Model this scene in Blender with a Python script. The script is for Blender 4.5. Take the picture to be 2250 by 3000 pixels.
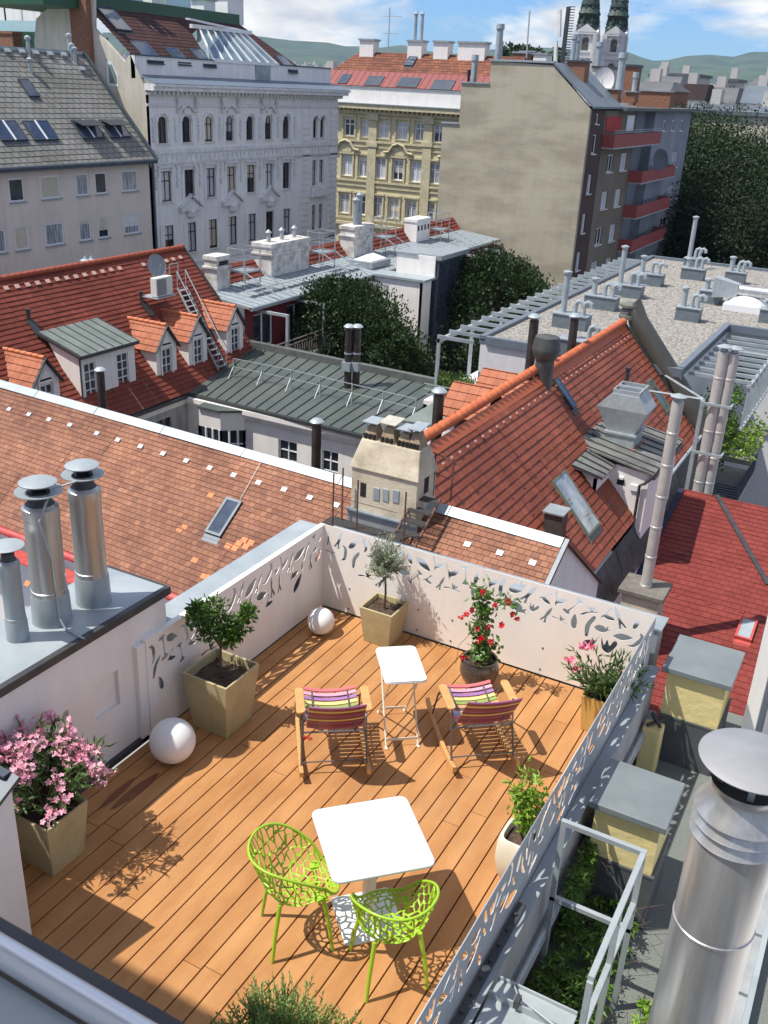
import bpy, math, random
import numpy as np
from mathutils import Vector, Matrix, geometry
random.seed(7); RN=np.random.RandomState(11); RC=np.random.RandomState(5)
SC=bpy.context.scene
for o in list(bpy.data.objects): bpy.data.objects.remove(o)
# ---------------------------------------------------------------- camera
F_=2820.; T_,R_,Y_=.417126,.048744,.48208
def _cammat():
    ct,st,cr,sr=math.cos(T_),math.sin(T_),math.cos(R_),math.sin(R_)
    X=np.array([1,0,0.]);F=np.array([0,ct,-st]);U=np.array([0,st,ct])
    M0=np.array([cr*X+sr*U,-sr*X+cr*U,-F])
    R=np.array([[math.cos(Y_),-math.sin(Y_),0],[math.sin(Y_),math.cos(Y_),0],[0,0,1]])
    return M0@R.T
CM=_cammat(); CO=np.array([0,0,5.4])
cd=bpy.data.cameras.new('camera'); cam=bpy.data.objects.new('camera',cd); SC.collection.objects.link(cam)
mw=Matrix.Identity(4)
for i in range(3):
    for j in range(3): mw[j][i]=CM[i][j]
mw.translation=Vector(CO); cam.matrix_world=mw
cd.sensor_fit='VERTICAL'; cd.sensor_height=24; cd.lens=F_/3000*24; cd.clip_start=.05; cd.clip_end=40000
cd.dof.use_dof=True; cd.dof.focus_distance=10; cd.dof.aperture_fstop=9
SC.camera=cam
# ---------------------------------------------------------------- sky and sun
SUNV=np.array([.44,.34,-1.]); 
sel=math.asin(1/np.linalg.norm(SUNV)); srot=math.atan2(-SUNV[0],-SUNV[1])
wd=bpy.data.worlds.new('World'); SC.world=wd; wd.use_nodes=True; nt=wd.node_tree; N=nt.nodes; L=nt.links
bg=N['Background']; sky=N.new('ShaderNodeTexSky'); sky.sky_type='NISHITA'; sky.sun_disc=False
sky.sun_elevation=sel; sky.sun_rotation=srot; sky.air_density=1.0; sky.dust_density=.3; sky.ozone_density=2.5; sky.altitude=200
tc=N.new('ShaderNodeTexCoord'); mp=N.new('ShaderNodeMapping'); mp.inputs['Scale'].default_value=(1,1,3.2)
L.new(tc.outputs['Generated'],mp.inputs[0])
nz=N.new('ShaderNodeTexNoise'); nz.inputs['Scale'].default_value=5.2; nz.inputs['Detail'].default_value=9; nz.inputs['Roughness'].default_value=.58; nz.inputs['Distortion'].default_value=.25
L.new(mp.outputs[0],nz.inputs['Vector'])
cr_=N.new('ShaderNodeValToRGB'); cr_.color_ramp.elements[0].position=.445; cr_.color_ramp.elements[1].position=.58
L.new(nz.outputs['Fac'],cr_.inputs[0])
n2=N.new('ShaderNodeTexNoise'); n2.inputs['Scale'].default_value=14; n2.inputs['Detail'].default_value=6
L.new(mp.outputs[0],n2.inputs['Vector'])
c2=N.new('ShaderNodeValToRGB'); c2.color_ramp.elements[0].position=.35; c2.color_ramp.elements[0].color=(3.9,4.0,4.3,1); c2.color_ramp.elements[1].position=.62; c2.color_ramp.elements[1].color=(7.0,6.75,6.3,1)
L.new(n2.outputs['Fac'],c2.inputs[0])
tint=N.new('ShaderNodeMix'); tint.data_type='RGBA'; tint.blend_type='MULTIPLY'; tint.inputs[0].default_value=1
tint.inputs[7].default_value=(.34,.54,.86,1)
L.new(sky.outputs[0],tint.inputs[6])
mx=N.new('ShaderNodeMix'); mx.data_type='RGBA'; L.new(cr_.outputs[0],mx.inputs[0]); L.new(tint.outputs[2],mx.inputs[6]); L.new(c2.outputs[0],mx.inputs[7])
L.new(mx.outputs[2],bg.inputs[0]); bg.inputs[1].default_value=.15
sd=bpy.data.lights.new('sun','SUN'); sd.energy=4.8; sd.angle=math.radians(.53); sd.color=(1,.95,.87)
so=bpy.data.objects.new('sun',sd); SC.collection.objects.link(so); so.rotation_euler=Vector(SUNV).to_track_quat('-Z','Y').to_euler()
SC.view_settings.view_transform='Standard'; SC.view_settings.look='None'; SC.view_settings.exposure=0.27; SC.view_settings.gamma=1
SC.render.resolution_x=768; SC.render.resolution_y=1024
SC.cycles.max_bounces=6; SC.cycles.diffuse_bounces=3; SC.cycles.transparent_max_bounces=6; SC.cycles.volume_bounces=0
# ---------------------------------------------------------------- photo pixel (2250x3000) to a point on a known plane of the place
def _d(x,y): return CM.T@np.array([x-1125,1500-y,-F_])
def Z(x,y,z): k=_d(x,y);return CO+k*(z-CO[2])/k[2]
def PX(x,y,a): k=_d(x,y);return CO+k*(a-CO[0])/k[0]
def PY(x,y,a): k=_d(x,y);return CO+k*(a-CO[1])/k[1]
def PL(x,y,p0,n): k=_d(x,y);n=np.array(n,float);return CO+k*(((np.array(p0)-CO)@n)/(k@n))
def nrm(v): v=np.array(v,float);return v/max(np.linalg.norm(v),1e-12)
UZ=np.array([0,0,1.])
# ---------------------------------------------------------------- materials
MT={}
def mat(name,c1,c2=None,rough=.7,metal=0,scale=3,bump=0,bscale=None,detail=5,spec=.5,stretch=None,lo=.35,hi=.65,coat=0,streak=0):
    if name in MT: return MT[name]
    m=bpy.data.materials.new(name); m.use_nodes=True; nt=m.node_tree; N=nt.nodes; L=nt.links; b=N['Principled BSDF']
    b.inputs['Roughness'].default_value=rough; b.inputs['Metallic'].default_value=metal; b.inputs['Specular IOR Level'].default_value=spec
    b.inputs['Coat Weight'].default_value=coat
    tc=N.new('ShaderNodeTexCoord'); src=tc.outputs['Object']
    if stretch:
        mp=N.new('ShaderNodeMapping'); mp.inputs['Scale'].default_value=stretch; L.new(src,mp.inputs[0]); src=mp.outputs[0]
    if c2 is None: c2=tuple(x*.85 for x in c1)
    n=N.new('ShaderNodeTexNoise'); n.inputs['Scale'].default_value=scale; n.inputs['Detail'].default_value=detail; n.inputs['Roughness'].default_value=.6; L.new(src,n.inputs['Vector'])
    r=N.new('ShaderNodeValToRGB'); r.color_ramp.elements[0].position=lo; r.color_ramp.elements[1].position=hi
    r.color_ramp.elements[0].color=(*c1,1); r.color_ramp.elements[1].color=(*c2,1)
    L.new(n.outputs['Fac'],r.inputs[0]); co=r.outputs[0]
    if streak:
        ms=N.new('ShaderNodeMapping'); ms.inputs['Scale'].default_value=(1.1,1.1,.12); L.new(tc.outputs['Object'],ms.inputs[0]); ns=N.new('ShaderNodeTexNoise'); ns.inputs['Scale'].default_value=2.2; ns.inputs['Detail'].default_value=8; ns.inputs['Roughness'].default_value=.65; L.new(ms.outputs[0],ns.inputs['Vector'])
        rs=N.new('ShaderNodeValToRGB'); rs.color_ramp.elements[0].position=.36; rs.color_ramp.elements[1].position=.56; q=1-streak; rs.color_ramp.elements[0].color=(q,q*.99,q*.97,1); L.new(ns.outputs['Fac'],rs.inputs[0])
        mm=N.new('ShaderNodeMix'); mm.data_type='RGBA'; mm.blend_type='MULTIPLY'; mm.inputs[0].default_value=1; L.new(co,mm.inputs[6]); L.new(rs.outputs[0],mm.inputs[7]); co=mm.outputs[2]
    L.new(co,b.inputs['Base Color'])
    if bump:
        n2=N.new('ShaderNodeTexNoise'); n2.inputs['Scale'].default_value=bscale or scale*6; n2.inputs['Detail'].default_value=6; L.new(src,n2.inputs['Vector'])
        bp=N.new('ShaderNodeBump'); bp.inputs['Strength'].default_value=bump; bp.inputs['Distance'].default_value=.02; L.new(n2.outputs['Fac'],bp.inputs['Height']); L.new(bp.outputs[0],b.inputs['Normal'])
    m['_']=1; MT[name]=m; return m
def tilemat(name,cols,mortar=(.05,.015,.01),offset=.5,msize=.035,patch=None,rough=.75,bump=.5,patchscale=.25,spec=.3):
    if name in MT: return MT[name]
    m=bpy.data.materials.new(name); m.use_nodes=True; nt=m.node_tree; N=nt.nodes; L=nt.links; b=N['Principled BSDF']
    b.inputs['Roughness'].default_value=rough; b.inputs['Specular IOR Level'].default_value=spec
    uv=N.new('ShaderNodeUVMap')
    br=N.new('ShaderNodeTexBrick'); br.offset=offset; br.inputs['Scale'].default_value=1; br.inputs['Brick Width'].default_value=1; br.inputs['Row Height'].default_value=1
    br.inputs['Mortar Size'].default_value=msize; br.inputs['Mortar Smooth'].default_value=.1; br.inputs['Color1'].default_value=(0,0,0,1); br.inputs['Color2'].default_value=(1,1,1,1); br.inputs['Mortar'].default_value=(.5,.5,.5,1)
    L.new(uv.outputs[0],br.inputs['Vector'])
    r=N.new('ShaderNodeValToRGB'); cr=r.color_ramp
    while len(cr.elements)<len(cols): cr.elements.new(.5)
    for i,c in enumerate(cols): cr.elements[i].position=i/(len(cols)-1); cr.elements[i].color=(*c,1)
    L.new(br.outputs['Color'],r.inputs[0])
    n=N.new('ShaderNodeTexNoise'); n.inputs['Scale'].default_value=patchscale; n.inputs['Detail'].default_value=7; n.inputs['Roughness'].default_value=.65; L.new(uv.outputs[0],n.inputs['Vector'])
    r2=N.new('ShaderNodeValToRGB'); r2.color_ramp.elements[0].position=.38; r2.color_ramp.elements[1].position=.64
    r2.color_ramp.elements[0].color=(*(patch or (.72,.68,.68)),1); r2.color_ramp.elements[1].color=(1.12,1.1,1.08,1)
    L.new(n.outputs['Fac'],r2.inputs[0])
    mu=N.new('ShaderNodeMix'); mu.data_type='RGBA'; mu.blend_type='MULTIPLY'; mu.inputs[0].default_value=1; L.new(r.outputs[0],mu.inputs[6]); L.new(r2.outputs[0],mu.inputs[7])
    mo=N.new('ShaderNodeMix'); mo.data_type='RGBA'; L.new(br.outputs['Fac'],mo.inputs[0]); L.new(mu.outputs[2],mo.inputs[6]); mo.inputs[7].default_value=(*mortar,1)
    L.new(mo.outputs[2],b.inputs['Base Color'])
    n3=N.new('ShaderNodeTexNoise'); n3.inputs['Scale'].default_value=9; n3.inputs['Detail'].default_value=4; L.new(uv.outputs[0],n3.inputs['Vector'])
    su=N.new('ShaderNodeMath'); su.operation='SUBTRACT'; L.new(n3.outputs['Fac'],su.inputs[0]); L.new(br.outputs['Fac'],su.inputs[1])
    bp=N.new('ShaderNodeBump'); bp.inputs['Strength'].default_value=bump; bp.inputs['Distance'].default_value=.015; L.new(su.outputs[0],bp.inputs['Height']); L.new(bp.outputs[0],b.inputs['Normal'])
    MT[name]=m; return m
# ---------------------------------------------------------------- objects
WT={}
def T(name,label,cat,loc=(0,0,0),rz=0,group=None):
    o=bpy.data.objects.new(name,None); SC.collection.objects.link(o); o.empty_display_size=.1
    o.location=[float(a) for a in loc]; o.rotation_euler=(0,0,rz); o['label']=label; o['category']=cat
    if group: o['group']=group
    WT[o.name]=(np.array(loc,float),rz); return o
def tag(o,label=None,cat=None,group=None,kind=None):
    if label: o['label']=label
    if cat: o['category']=cat
    if group: o['group']=group
    if kind: o['kind']=kind
    return o
def wt(o):
    while o is not None:
        if o.name in WT and o.parent is None: return WT[o.name]
        o=o.parent
    return (np.zeros(3),0)
SPL={'snow_hooks':'snow_hook','snow_guards':'snow_guard','modillions':'modillion','pale_vent_tiles':'vent_tile','bolt':'bolt','replacement_tiles':'replacement_tile','cap_bracket':'cap_bracket','openings':'opening','bay':'bay','cable_clip':'cable_clip','coping':'coping','end_wall':'end_wall','foot_bar':'foot_bar','screen_post':'screen_post','gable_wall':'gable_wall','grille_box':'grille_box','gutter':'gutter','ladder_rail':'ladder_rail','window_moulding':'window_moulding','window_surround':'window_trim','cornice':'cornice'}
class MB:
    def __init__(s): s.v=[];s.f=[];s.uv=[];s.pr=[]
    def split(s,tol=.03):
        bb=[(np.min(s.v[a:b],0)-tol/2,np.max(s.v[a:b],0)+tol/2) for a,b,_,_ in s.pr];n=len(bb);g=list(range(n))
        def fd(i):
            while g[i]!=i: i=g[i]
            return i
        for i in range(n):
            for j in range(i):
                if (bb[i][0]<=bb[j][1]).all() and (bb[j][0]<=bb[i][1]).all(): g[fd(i)]=fd(j)
        out={}
        for i,(a,b,c,d) in enumerate(s.pr):
            q=out.setdefault(fd(i),MB());k=len(q.v);q.v+=s.v[a:b];q.f+=[[t-a+k for t in f] for f in s.f[c:d]];q.uv+=s.uv[c:d];q.pr.append((k,len(q.v),len(q.f)-(d-c),len(q.f)))
        return list(out.values())
    def add(s,vs,fs,uvs=None):
        k=len(s.v);kf=len(s.f); s.v.extend([tuple(float(c) for c in p) for p in vs])
        s.pr.append((k,len(s.v),kf,kf+len(fs)))
        for i,f in enumerate(fs):
            s.f.append([k+a for a in f]); s.uv.append(uvs[i] if uvs else None)
        return s
    def B(s,x0,x1,y0,y1,z0,z1):
        x0,x1=sorted((x0,x1));y0,y1=sorted((y0,y1));z0,z1=sorted((z0,z1))
        return s.add([(x0,y0,z0),(x1,y0,z0),(x1,y1,z0),(x0,y1,z0),(x0,y0,z1),(x1,y0,z1),(x1,y1,z1),(x0,y1,z1)],
          [(0,3,2,1),(4,5,6,7),(0,1,5,4),(1,2,6,5),(2,3,7,6),(3,0,4,7)])
    def obb(s,o,a,b,c):
        o,a,b,c=[np.array(q,float) for q in (o,a,b,c)]
        if np.dot(np.cross(a,b),c)<0: a,b=b,a
        P=[o,o+a,o+a+b,o+b]; P+= [p+c for p in P]
        return s.add(P,[(0,3,2,1),(4,5,6,7),(0,1,5,4),(1,2,6,5),(2,3,7,6),(3,0,4,7)])
    def bar(s,p,q,w,h=None,up=UZ):
        p=np.array(p,float);q=np.array(q,float);h=h or w;d=nrm(q-p);sd=np.cross(d,up)
        if np.linalg.norm(sd)<1e-3: sd=np.cross(d,(0,1,0))
        sd=nrm(sd);u=np.cross(sd,d)
        return s.obb(p-sd*w/2-u*h/2,q-p,sd*w,u*h)
    def prism(s,poly,vec):
        n=len(poly);vec=np.array(vec,float);P=[np.array(p,float) for p in poly]
        nn=np.zeros(3)
        for i in range(n): nn+=np.cross(P[i],P[(i+1)%n])
        if nn@vec>0: P=P[::-1]
        return s.add(P+[p+vec for p in P],[tuple(range(n)),tuple(range(2*n-1,n-1,-1))]+[(i,i+n,(i+1)%n+n,(i+1)%n) for i in range(n)])
    def tube(s,pts,r,n=8,closed=False,flat=None,cap=True):
        P=[np.array(p,float) for p in pts];m=len(P)
        rs=r if isinstance(r,(list,tuple)) else [r]*m
        ref=None;rings=[]
        for i in range(m):
            if closed: t=nrm(P[(i+1)%m]-P[i-1])
            else: t=nrm(P[min(i+1,m-1)]-P[max(i-1,0)])
            if ref is None:
                ref=np.cross(t,UZ); 
                if np.linalg.norm(ref)<.05: ref=np.cross(t,(1,0,0))
            ref=nrm(ref-t*(ref@t)); b=np.cross(t,ref)
            fl=flat or 1
            rings.append([P[i]+rs[i]*(math.cos(2*math.pi*k/n)*ref+fl*math.sin(2*math.pi*k/n)*b) for k in range(n)])
        vs=[p for ring in rings for p in ring];fs=[]
        for i in range(m if closed else m-1):
            j=(i+1)%m
            for k in range(n): fs.append((i*n+k,i*n+(k+1)%n,j*n+(k+1)%n,j*n+k))
        if not closed and cap: fs+= [tuple(range(n-1,-1,-1)),tuple((m-1)*n+k for k in range(n))]
        return s.add(vs,fs)
    def lathe(s,c,prof,n=24,closed=False,sq=None,cap=True):
        c=np.array(c,float);vs=[]
        for r,z in prof:
            for k in range(n):
                a=2*math.pi*k/n; rr=r
                if sq: rr=r/((abs(math.cos(a))**sq+abs(math.sin(a))**sq)**(1/sq))
                vs.append(c+np.array([rr*math.cos(a),rr*math.sin(a),z]))
        m=len(prof);fs=[]
        for i in range(m-1):
            for k in range(n): fs.append((i*n+k,i*n+(k+1)%n,(i+1)*n+(k+1)%n,(i+1)*n+k))
        if cap: fs+=[tuple(range(n-1,-1,-1)),tuple((m-1)*n+k for k in range(n))]
        return s.add(vs,fs)
    def build(s,name,m,parent=None,smooth=False,local=False,label=None,bevel=0,auto=35,nosplit=False):
        if name in SPL and not nosplit:
            r=[q.build(SPL[name],m,parent,smooth,local,label,bevel,auto,True) for q in s.split()];return r[0]
        me=bpy.data.meshes.new(name)
        V=np.array(s.v) if s.v else np.zeros((0,3))
        if parent is not None and not local:
            l,rz=wt(parent); V=V-l
            if rz:
                c,sn=math.cos(-rz),math.sin(-rz); V=np.stack([V[:,0]*c-V[:,1]*sn,V[:,0]*sn+V[:,1]*c,V[:,2]],1)
        me.from_pydata(V.tolist(),[],s.f)
        if any(u is not None for u in s.uv):
            ul=me.uv_layers.new(name='UVMap');k=0
            for f,u in zip(s.f,s.uv):
                for i in range(len(f)):
                    if u is not None: ul.data[k].uv=u[i]
                    k+=1
        me.materials.append(m)
        o=bpy.data.objects.new(name,me); SC.collection.objects.link(o)
        if parent is not None: o.parent=parent
        if label: o['label']=label
        if bevel:
            md=o.modifiers.new('b','BEVEL'); md.width=bevel; md.segments=2; md.limit_method='ANGLE'; md.angle_limit=math.radians(40)
        if smooth:
            for p in me.polygons: p.use_smooth=True
            try: me.set_sharp_from_angle(angle=math.radians(auto))
            except Exception: pass
        me.update(); return o
def S(name,mb,m,**k):
    o=mb.build(name,m,**k); o['kind']='structure'; return o
def copytree(o,loc=None,rz=None,label=None,parent=None):
    c=o.copy(); SC.collection.objects.link(c); c.parent=parent
    if parent is None:
        if loc is not None: c.location=[float(a) for a in loc]
        if rz is not None: c.rotation_euler=(0,0,rz)
        if label: c['label']=label
    for ch in list(o.children): copytree(ch,parent=c)
    return c
# roof plane made of overlapping courses; poly in (u,w), convex
def courses(mb,O,U,W,poly,c=.15,lift=.02,tw=.18):
    O=np.array(O,float);U=nrm(U);W=nrm(W);Nn=np.cross(U,W)
    if Nn[2]<0: Nn=-Nn
    w0=min(p[1] for p in poly);w1=max(p[1] for p in poly)
    def ext(w):
        xs=[]
        for i in range(len(poly)):
            a,b=poly[i],poly[(i+1)%len(poly)]
            if abs(a[1]-b[1])<1e-9:
                if abs(a[1]-w)<1e-6: xs+=[a[0],b[0]]
            elif min(a[1],b[1])-1e-9<=w<=max(a[1],b[1])+1e-9: xs.append(a[0]+(b[0]-a[0])*(w-a[1])/(b[1]-a[1]))
        return (min(xs),max(xs)) if xs else (0,0)
    n=int(math.ceil((w1-w0)/c-1e-4)); P=lambda u,w,h:O+U*u+W*w+Nn*h
    flip=np.dot(np.cross(U,W),Nn)<0
    for j in range(n):
        a=w0+j*c;b=min(w1,a+c); e0=ext(a+1e-5);e1=ext(b-1e-5); K=max(1,int((e0[1]-e0[0])/1.1))
        for k in range(K):
            l0=e0[0]+(e0[1]-e0[0])*k/K;r0=e0[0]+(e0[1]-e0[0])*(k+1)/K;l1=e1[0]+(e1[1]-e1[0])*k/K;r1=e1[0]+(e1[1]-e1[0])*(k+1)/K
            h0=lift*(.8+.45*RC.rand())+.012*math.sin((l0+a*.7)*.8);hj=.012*math.sin((l1+b*.7)*.8)
            f=[(0,1,2,3),(4,5,1,0)];uv=[[(l0/tw,j+.02),(r0/tw,j+.02),(r1/tw,j+.98),(l1/tw,j+.98)],[(l0/tw,j+.02),(r0/tw,j+.02),(r0/tw,j+.03),(l0/tw,j+.03)]]
            if flip: f=[t[::-1] for t in f];uv=[t[::-1] for t in uv]
            mb.add([P(l0,a,h0),P(r0,a,h0),P(r1,b,.002+hj),P(l1,b,.002+hj),P(l0,a,-.03),P(r0,a,-.03)],f,uv)
    return mb
# wall with real window openings; O origin, U along, Nn outward
def wall(mb,O,U,Nn,w,z0,z1,holes,depth=.18):
    O=np.array(O,float);U=nrm(U);Nn=nrm(Nn)
    P=lambda x,z,d:O+U*x+UZ*z+Nn*d
    xs=sorted(set([0,w]+[h[0] for h in holes]+[h[1] for h in holes]));zs=sorted(set([z0,z1]+[h[2] for h in holes]+[h[3] for h in holes]))
    xs=[x for x in xs if -1e-6<=x<=w+1e-6];zs=[z for z in zs if z0-1e-6<=z<=z1+1e-6]
    fl=np.dot(np.cross(U,UZ),Nn)<0
    def q(a,b,c,d):
        mb.add([a,b,c,d],[(3,2,1,0) if fl else (0,1,2,3)])
    for i in range(len(xs)-1):
        for j in range(len(zs)-1):
            cx,cz=(xs[i]+xs[i+1])/2,(zs[j]+zs[j+1])/2
            if any(h[0]<cx<h[1] and h[2]<cz<h[3] for h in holes): continue
            q(P(xs[i],zs[j],0),P(xs[i+1],zs[j],0),P(xs[i+1],zs[j+1],0),P(xs[i],zs[j+1],0))
    for a,b,c,d in [h[:4] for h in holes]:
        q(P(a,c,-depth),P(b,c,-depth),P(b,c,0),P(a,c,0)); q(P(a,d,0),P(b,d,0),P(b,d,-depth),P(a,d,-depth))
        q(P(a,c,-depth),P(a,c,0),P(a,d,0),P(a,d,-depth)); q(P(b,c,0),P(b,c,-depth),P(b,d,-depth),P(b,d,0))
def window(root,O,U,Nn,a,b,c,d,fm,pm,fw=.07,mull=(.5,),trans=(),rec=.12,sill=None,sm=None,name='window',blind=0):
    O=np.array(O,float);U=nrm(U);Nn=nrm(Nn);P=lambda x,z,dd:O+U*x+UZ*z+Nn*dd
    m=MB();t=.05
    def bx(x0,x1,z0,z1,dd=0): m.obb(P(x0,z0,-rec-t+dd),U*(x1-x0),UZ*(z1-z0),Nn*t)
    bx(a,a+fw,c,d);bx(b-fw,b,c,d);bx(a+fw,b-fw,c,c+fw);bx(a+fw,b-fw,d-fw,d)
    for k in mull: x=a+(b-a)*k; bx(x-fw*.5,x+fw*.5,c+fw,d-fw,.003)
    for k in trans: z=c+(d-c)*k; bx(a+fw,b-fw,z-fw*.4,z+fw*.4,.006)
    w=m.build(name,fm,root)
    g=MB();g.obb(P(a+fw*.5,c+fw*.5,-rec-t-.004),U*(b-a-fw),UZ*(d-c-fw),Nn*.012); g.build('pane',pm,w)
    if blind and RC.rand()<blind:
        q=MB();h_=(d-c)*RC.choice([.2,.3,.45,.6,.9]);q.obb(P(a+fw*.6,d-fw*.5-h_,-rec-t+.012),U*(b-a-fw*1.2),UZ*h_,Nn*.008);q.build('blind',BLIND[RC.randint(3)],w)
    if sill:
        s_=MB();s_.obb(P(a-.06,c-.07,-.02),U*(b-a+.12),UZ*.07,Nn*(sill+.02)); s_.build('sill',sm or fm,w)
    return w
def leafmesh(mb,centers,dirs,ln,wd,jit=.3,bend=.15):
    n=len(centers)
    for i in range(n):
        c=centers[i];d=nrm(dirs[i]);r=RN.normal(size=3);s_=np.cross(d,r);
        ns=np.linalg.norm(s_)
        if ns<1e-3: continue
        s_/=ns;up=np.cross(s_,d);l=ln*(1+jit*(RN.rand()*2-1));w=wd*(1+jit*(RN.rand()*2-1))
        mb.add([c,c+d*l*.45+s_*w/2+up*l*bend,c+d*l,c+d*l*.45-s_*w/2+up*l*bend],[(0,1,2,3)])
# ================================================================ materials
CAPZ=mat('cap_zinc',(.215,.245,.25),(.17,.195,.20),.5,.2,scale=2.5,bump=.05,bscale=6,streak=.0)
WHITE=mat('white_render',(.86,.83,.78),(.79,.76,.72),.75,scale=1.2,bump=.12,bscale=60,streak=.07)
PANEL=mat('panel_white',(.87,.84,.79),(.83,.80,.75),.45,scale=1,streak=.06)
ZINC=mat('zinc',(.36,.40,.42),(.27,.31,.33),.45,.25,scale=2.2,bump=.05,bscale=5)
ZINCL=mat('zinc_pale',(.40,.45,.47),(.31,.355,.375),.45,.2,scale=2,bump=.05,bscale=4)
STEEL=mat('stainless',(.62,.61,.59),(.44,.44,.43),.36,.7,scale=2.5,stretch=(5,5,.35),bump=.06,streak=.25)
GALV=mat('galvanised',(.42,.46,.47),(.34,.38,.39),.5,.3,scale=6)
DARKM=mat('dark_metal',(.045,.05,.055),(.07,.075,.08),.5,.3,scale=5)
BROWNP=mat('brown_flue',(.05,.042,.038),(.075,.065,.06),.45,.4,scale=4)
SOIL=mat('soil',(.035,.022,.015),(.11,.07,.045),.95,scale=14,bump=.9,bscale=40)
BLACKG=mat('dark_gap',(.01,.01,.012),(.02,.02,.02),.8)
LEAD=mat('dark_sheet',(.09,.11,.13),(.06,.075,.09),.4,.3,scale=2)
GREYP=mat('panel_grey',(.30,.33,.35),(.26,.29,.31),.5)
RUST=mat('rusty_steel',(.16,.07,.045),(.08,.045,.035),.8,scale=9)
WGREY=mat('grey_render',(.42,.42,.42),(.36,.36,.37),.8,scale=1,streak=.3)
GLASS=mat('window_glass',(.015,.02,.028),(.05,.06,.075),.06,scale=1.3,spec=.9)
CURT=mat('window_curtain',(.45,.47,.5),(.10,.11,.13),.15,scale=5,stretch=(4,4,.15),spec=.8,lo=.45,hi=.6)
CURTW=mat('window_curtain_white',(.62,.64,.68),(.45,.47,.52),.2,scale=6,stretch=(5,5,.15),spec=.7)
BLIND=[mat('blind_white',(.70,.70,.68)),mat('blind_grey',(.40,.41,.42)),mat('blind_cream',(.62,.56,.44))]
FWHITE=mat('frame_white',(.80,.81,.82),(.74,.75,.76),.4)
FDARK=mat('frame_maroon',(.05,.018,.016),(.07,.025,.02),.45)
# ================================================================ deck
XL,XR,YB,YN=-4.98,-1.35,8.12,1.2
def deckmat():
    m=bpy.data.materials.new('deck_wood');m.use_nodes=True;nt=m.node_tree;N=nt.nodes;L=nt.links;b=N['Principled BSDF'];b.inputs['Roughness'].default_value=.62;b.inputs['Specular IOR Level'].default_value=.3
    uv=N.new('ShaderNodeUVMap');tc=N.new('ShaderNodeTexCoord')
    sx=N.new('ShaderNodeSeparateXYZ');L.new(uv.outputs[0],sx.inputs[0])
    wn=N.new('ShaderNodeTexWhiteNoise');wn.noise_dimensions='1D';L.new(sx.outputs[0],wn.inputs['W'])
    n=N.new('ShaderNodeTexNoise');n.inputs['Scale'].default_value=2.3;n.inputs['Detail'].default_value=8;mp=N.new('ShaderNodeMapping');mp.inputs['Scale'].default_value=(2.5,.8,1);L.new(tc.outputs['Object'],mp.inputs[0]);L.new(mp.outputs[0],n.inputs['Vector'])
    nf=N.new('ShaderNodeTexNoise');nf.inputs['Scale'].default_value=60;nf.inputs['Detail'].default_value=3;mf=N.new('ShaderNodeMapping');mf.inputs['Scale'].default_value=(3,.12,1);L.new(tc.outputs['Object'],mf.inputs[0]);L.new(mf.outputs[0],nf.inputs['Vector'])
    a=N.new('ShaderNodeMath');a.operation='MULTIPLY_ADD';a.inputs[1].default_value=.16;L.new(wn.outputs[0],a.inputs[0]);L.new(n.outputs['Fac'],a.inputs[2])
    a2=N.new('ShaderNodeMath');a2.operation='MULTIPLY_ADD';a2.inputs[1].default_value=.35;L.new(nf.outputs['Fac'],a2.inputs[0]);L.new(a.outputs[0],a2.inputs[2])
    r=N.new('ShaderNodeValToRGB');e=r.color_ramp.elements;e[0].position=.45;e[1].position=1.15;e[0].color=(.355,.155,.050,1);e[1].color=(.52,.265,.105,1);L.new(a2.outputs[0],r.inputs[0])
    nw=N.new('ShaderNodeTexNoise');nw.inputs['Scale'].default_value=1.1;nw.inputs['Detail'].default_value=9;nw.inputs['Roughness'].default_value=.7;L.new(tc.outputs['Object'],nw.inputs['Vector'])
    rw_=N.new('ShaderNodeValToRGB');rw_.color_ramp.elements[0].position=.50;rw_.color_ramp.elements[1].position=.72;rw_.color_ramp.elements[0].color=(0,0,0,1);rw_.color_ramp.elements[1].color=(.42,.42,.42,1);L.new(nw.outputs['Fac'],rw_.inputs[0])
    mw_=N.new('ShaderNodeMix');mw_.data_type='RGBA';L.new(rw_.outputs[0],mw_.inputs[0]);L.new(r.outputs[0],mw_.inputs[6]);mw_.inputs[7].default_value=(.33,.19,.095,1)
    L.new(mw_.outputs[2],b.inputs['Base Color'])
    w=N.new('ShaderNodeTexWave');w.wave_type='BANDS';w.bands_direction='X';w.inputs['Scale'].default_value=40;w.inputs['Distortion'].default_value=.0;L.new(tc.outputs['Object'],w.inputs['Vector'])
    bp=N.new('ShaderNodeBump');bp.inputs['Strength'].default_value=.35;bp.inputs['Distance'].default_value=.004;L.new(w.outputs['Fac'],bp.inputs['Height']);L.new(bp.outputs[0],b.inputs['Normal'])
    return m
DECK=deckmat()
mb=MB(); PITCH=.1513; x=XL+.03; k=0
joints={}
jr=random.Random(5)
xs0=-4.575-PITCH*3
k=0; x=xs0
while x<XR-.01:
    a=max(x+.006,XL+.012); b=min(x+PITCH-.006,XR-.012)
    if b-a>.02:
        js=[YN]; y=YN+jr.uniform(.6,3.2)
        while y<YB-.5: js.append(y); y+=jr.uniform(2.2,4)
        js.append(YB-.015)
        for i in range(len(js)-1):
            y0,y1=js[i]+(.003 if i else 0),js[i+1]-.003; s_=random.random()*1000
            v=[(a,y0,0),(b,y0,0),(b,y1,0),(a,y1,0),(a,y0,-.025),(b,y0,-.025),(b,y1,-.025),(a,y1,-.025)]
            fs=[(0,1,2,3),(4,5,1,0),(5,6,2,1),(6,7,3,2),(7,4,0,3)]
            mb.add(v,fs,[[(s_,s_)]*4]*5)
    x+=PITCH;k+=1
S('deck',mb,DECK)
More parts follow.
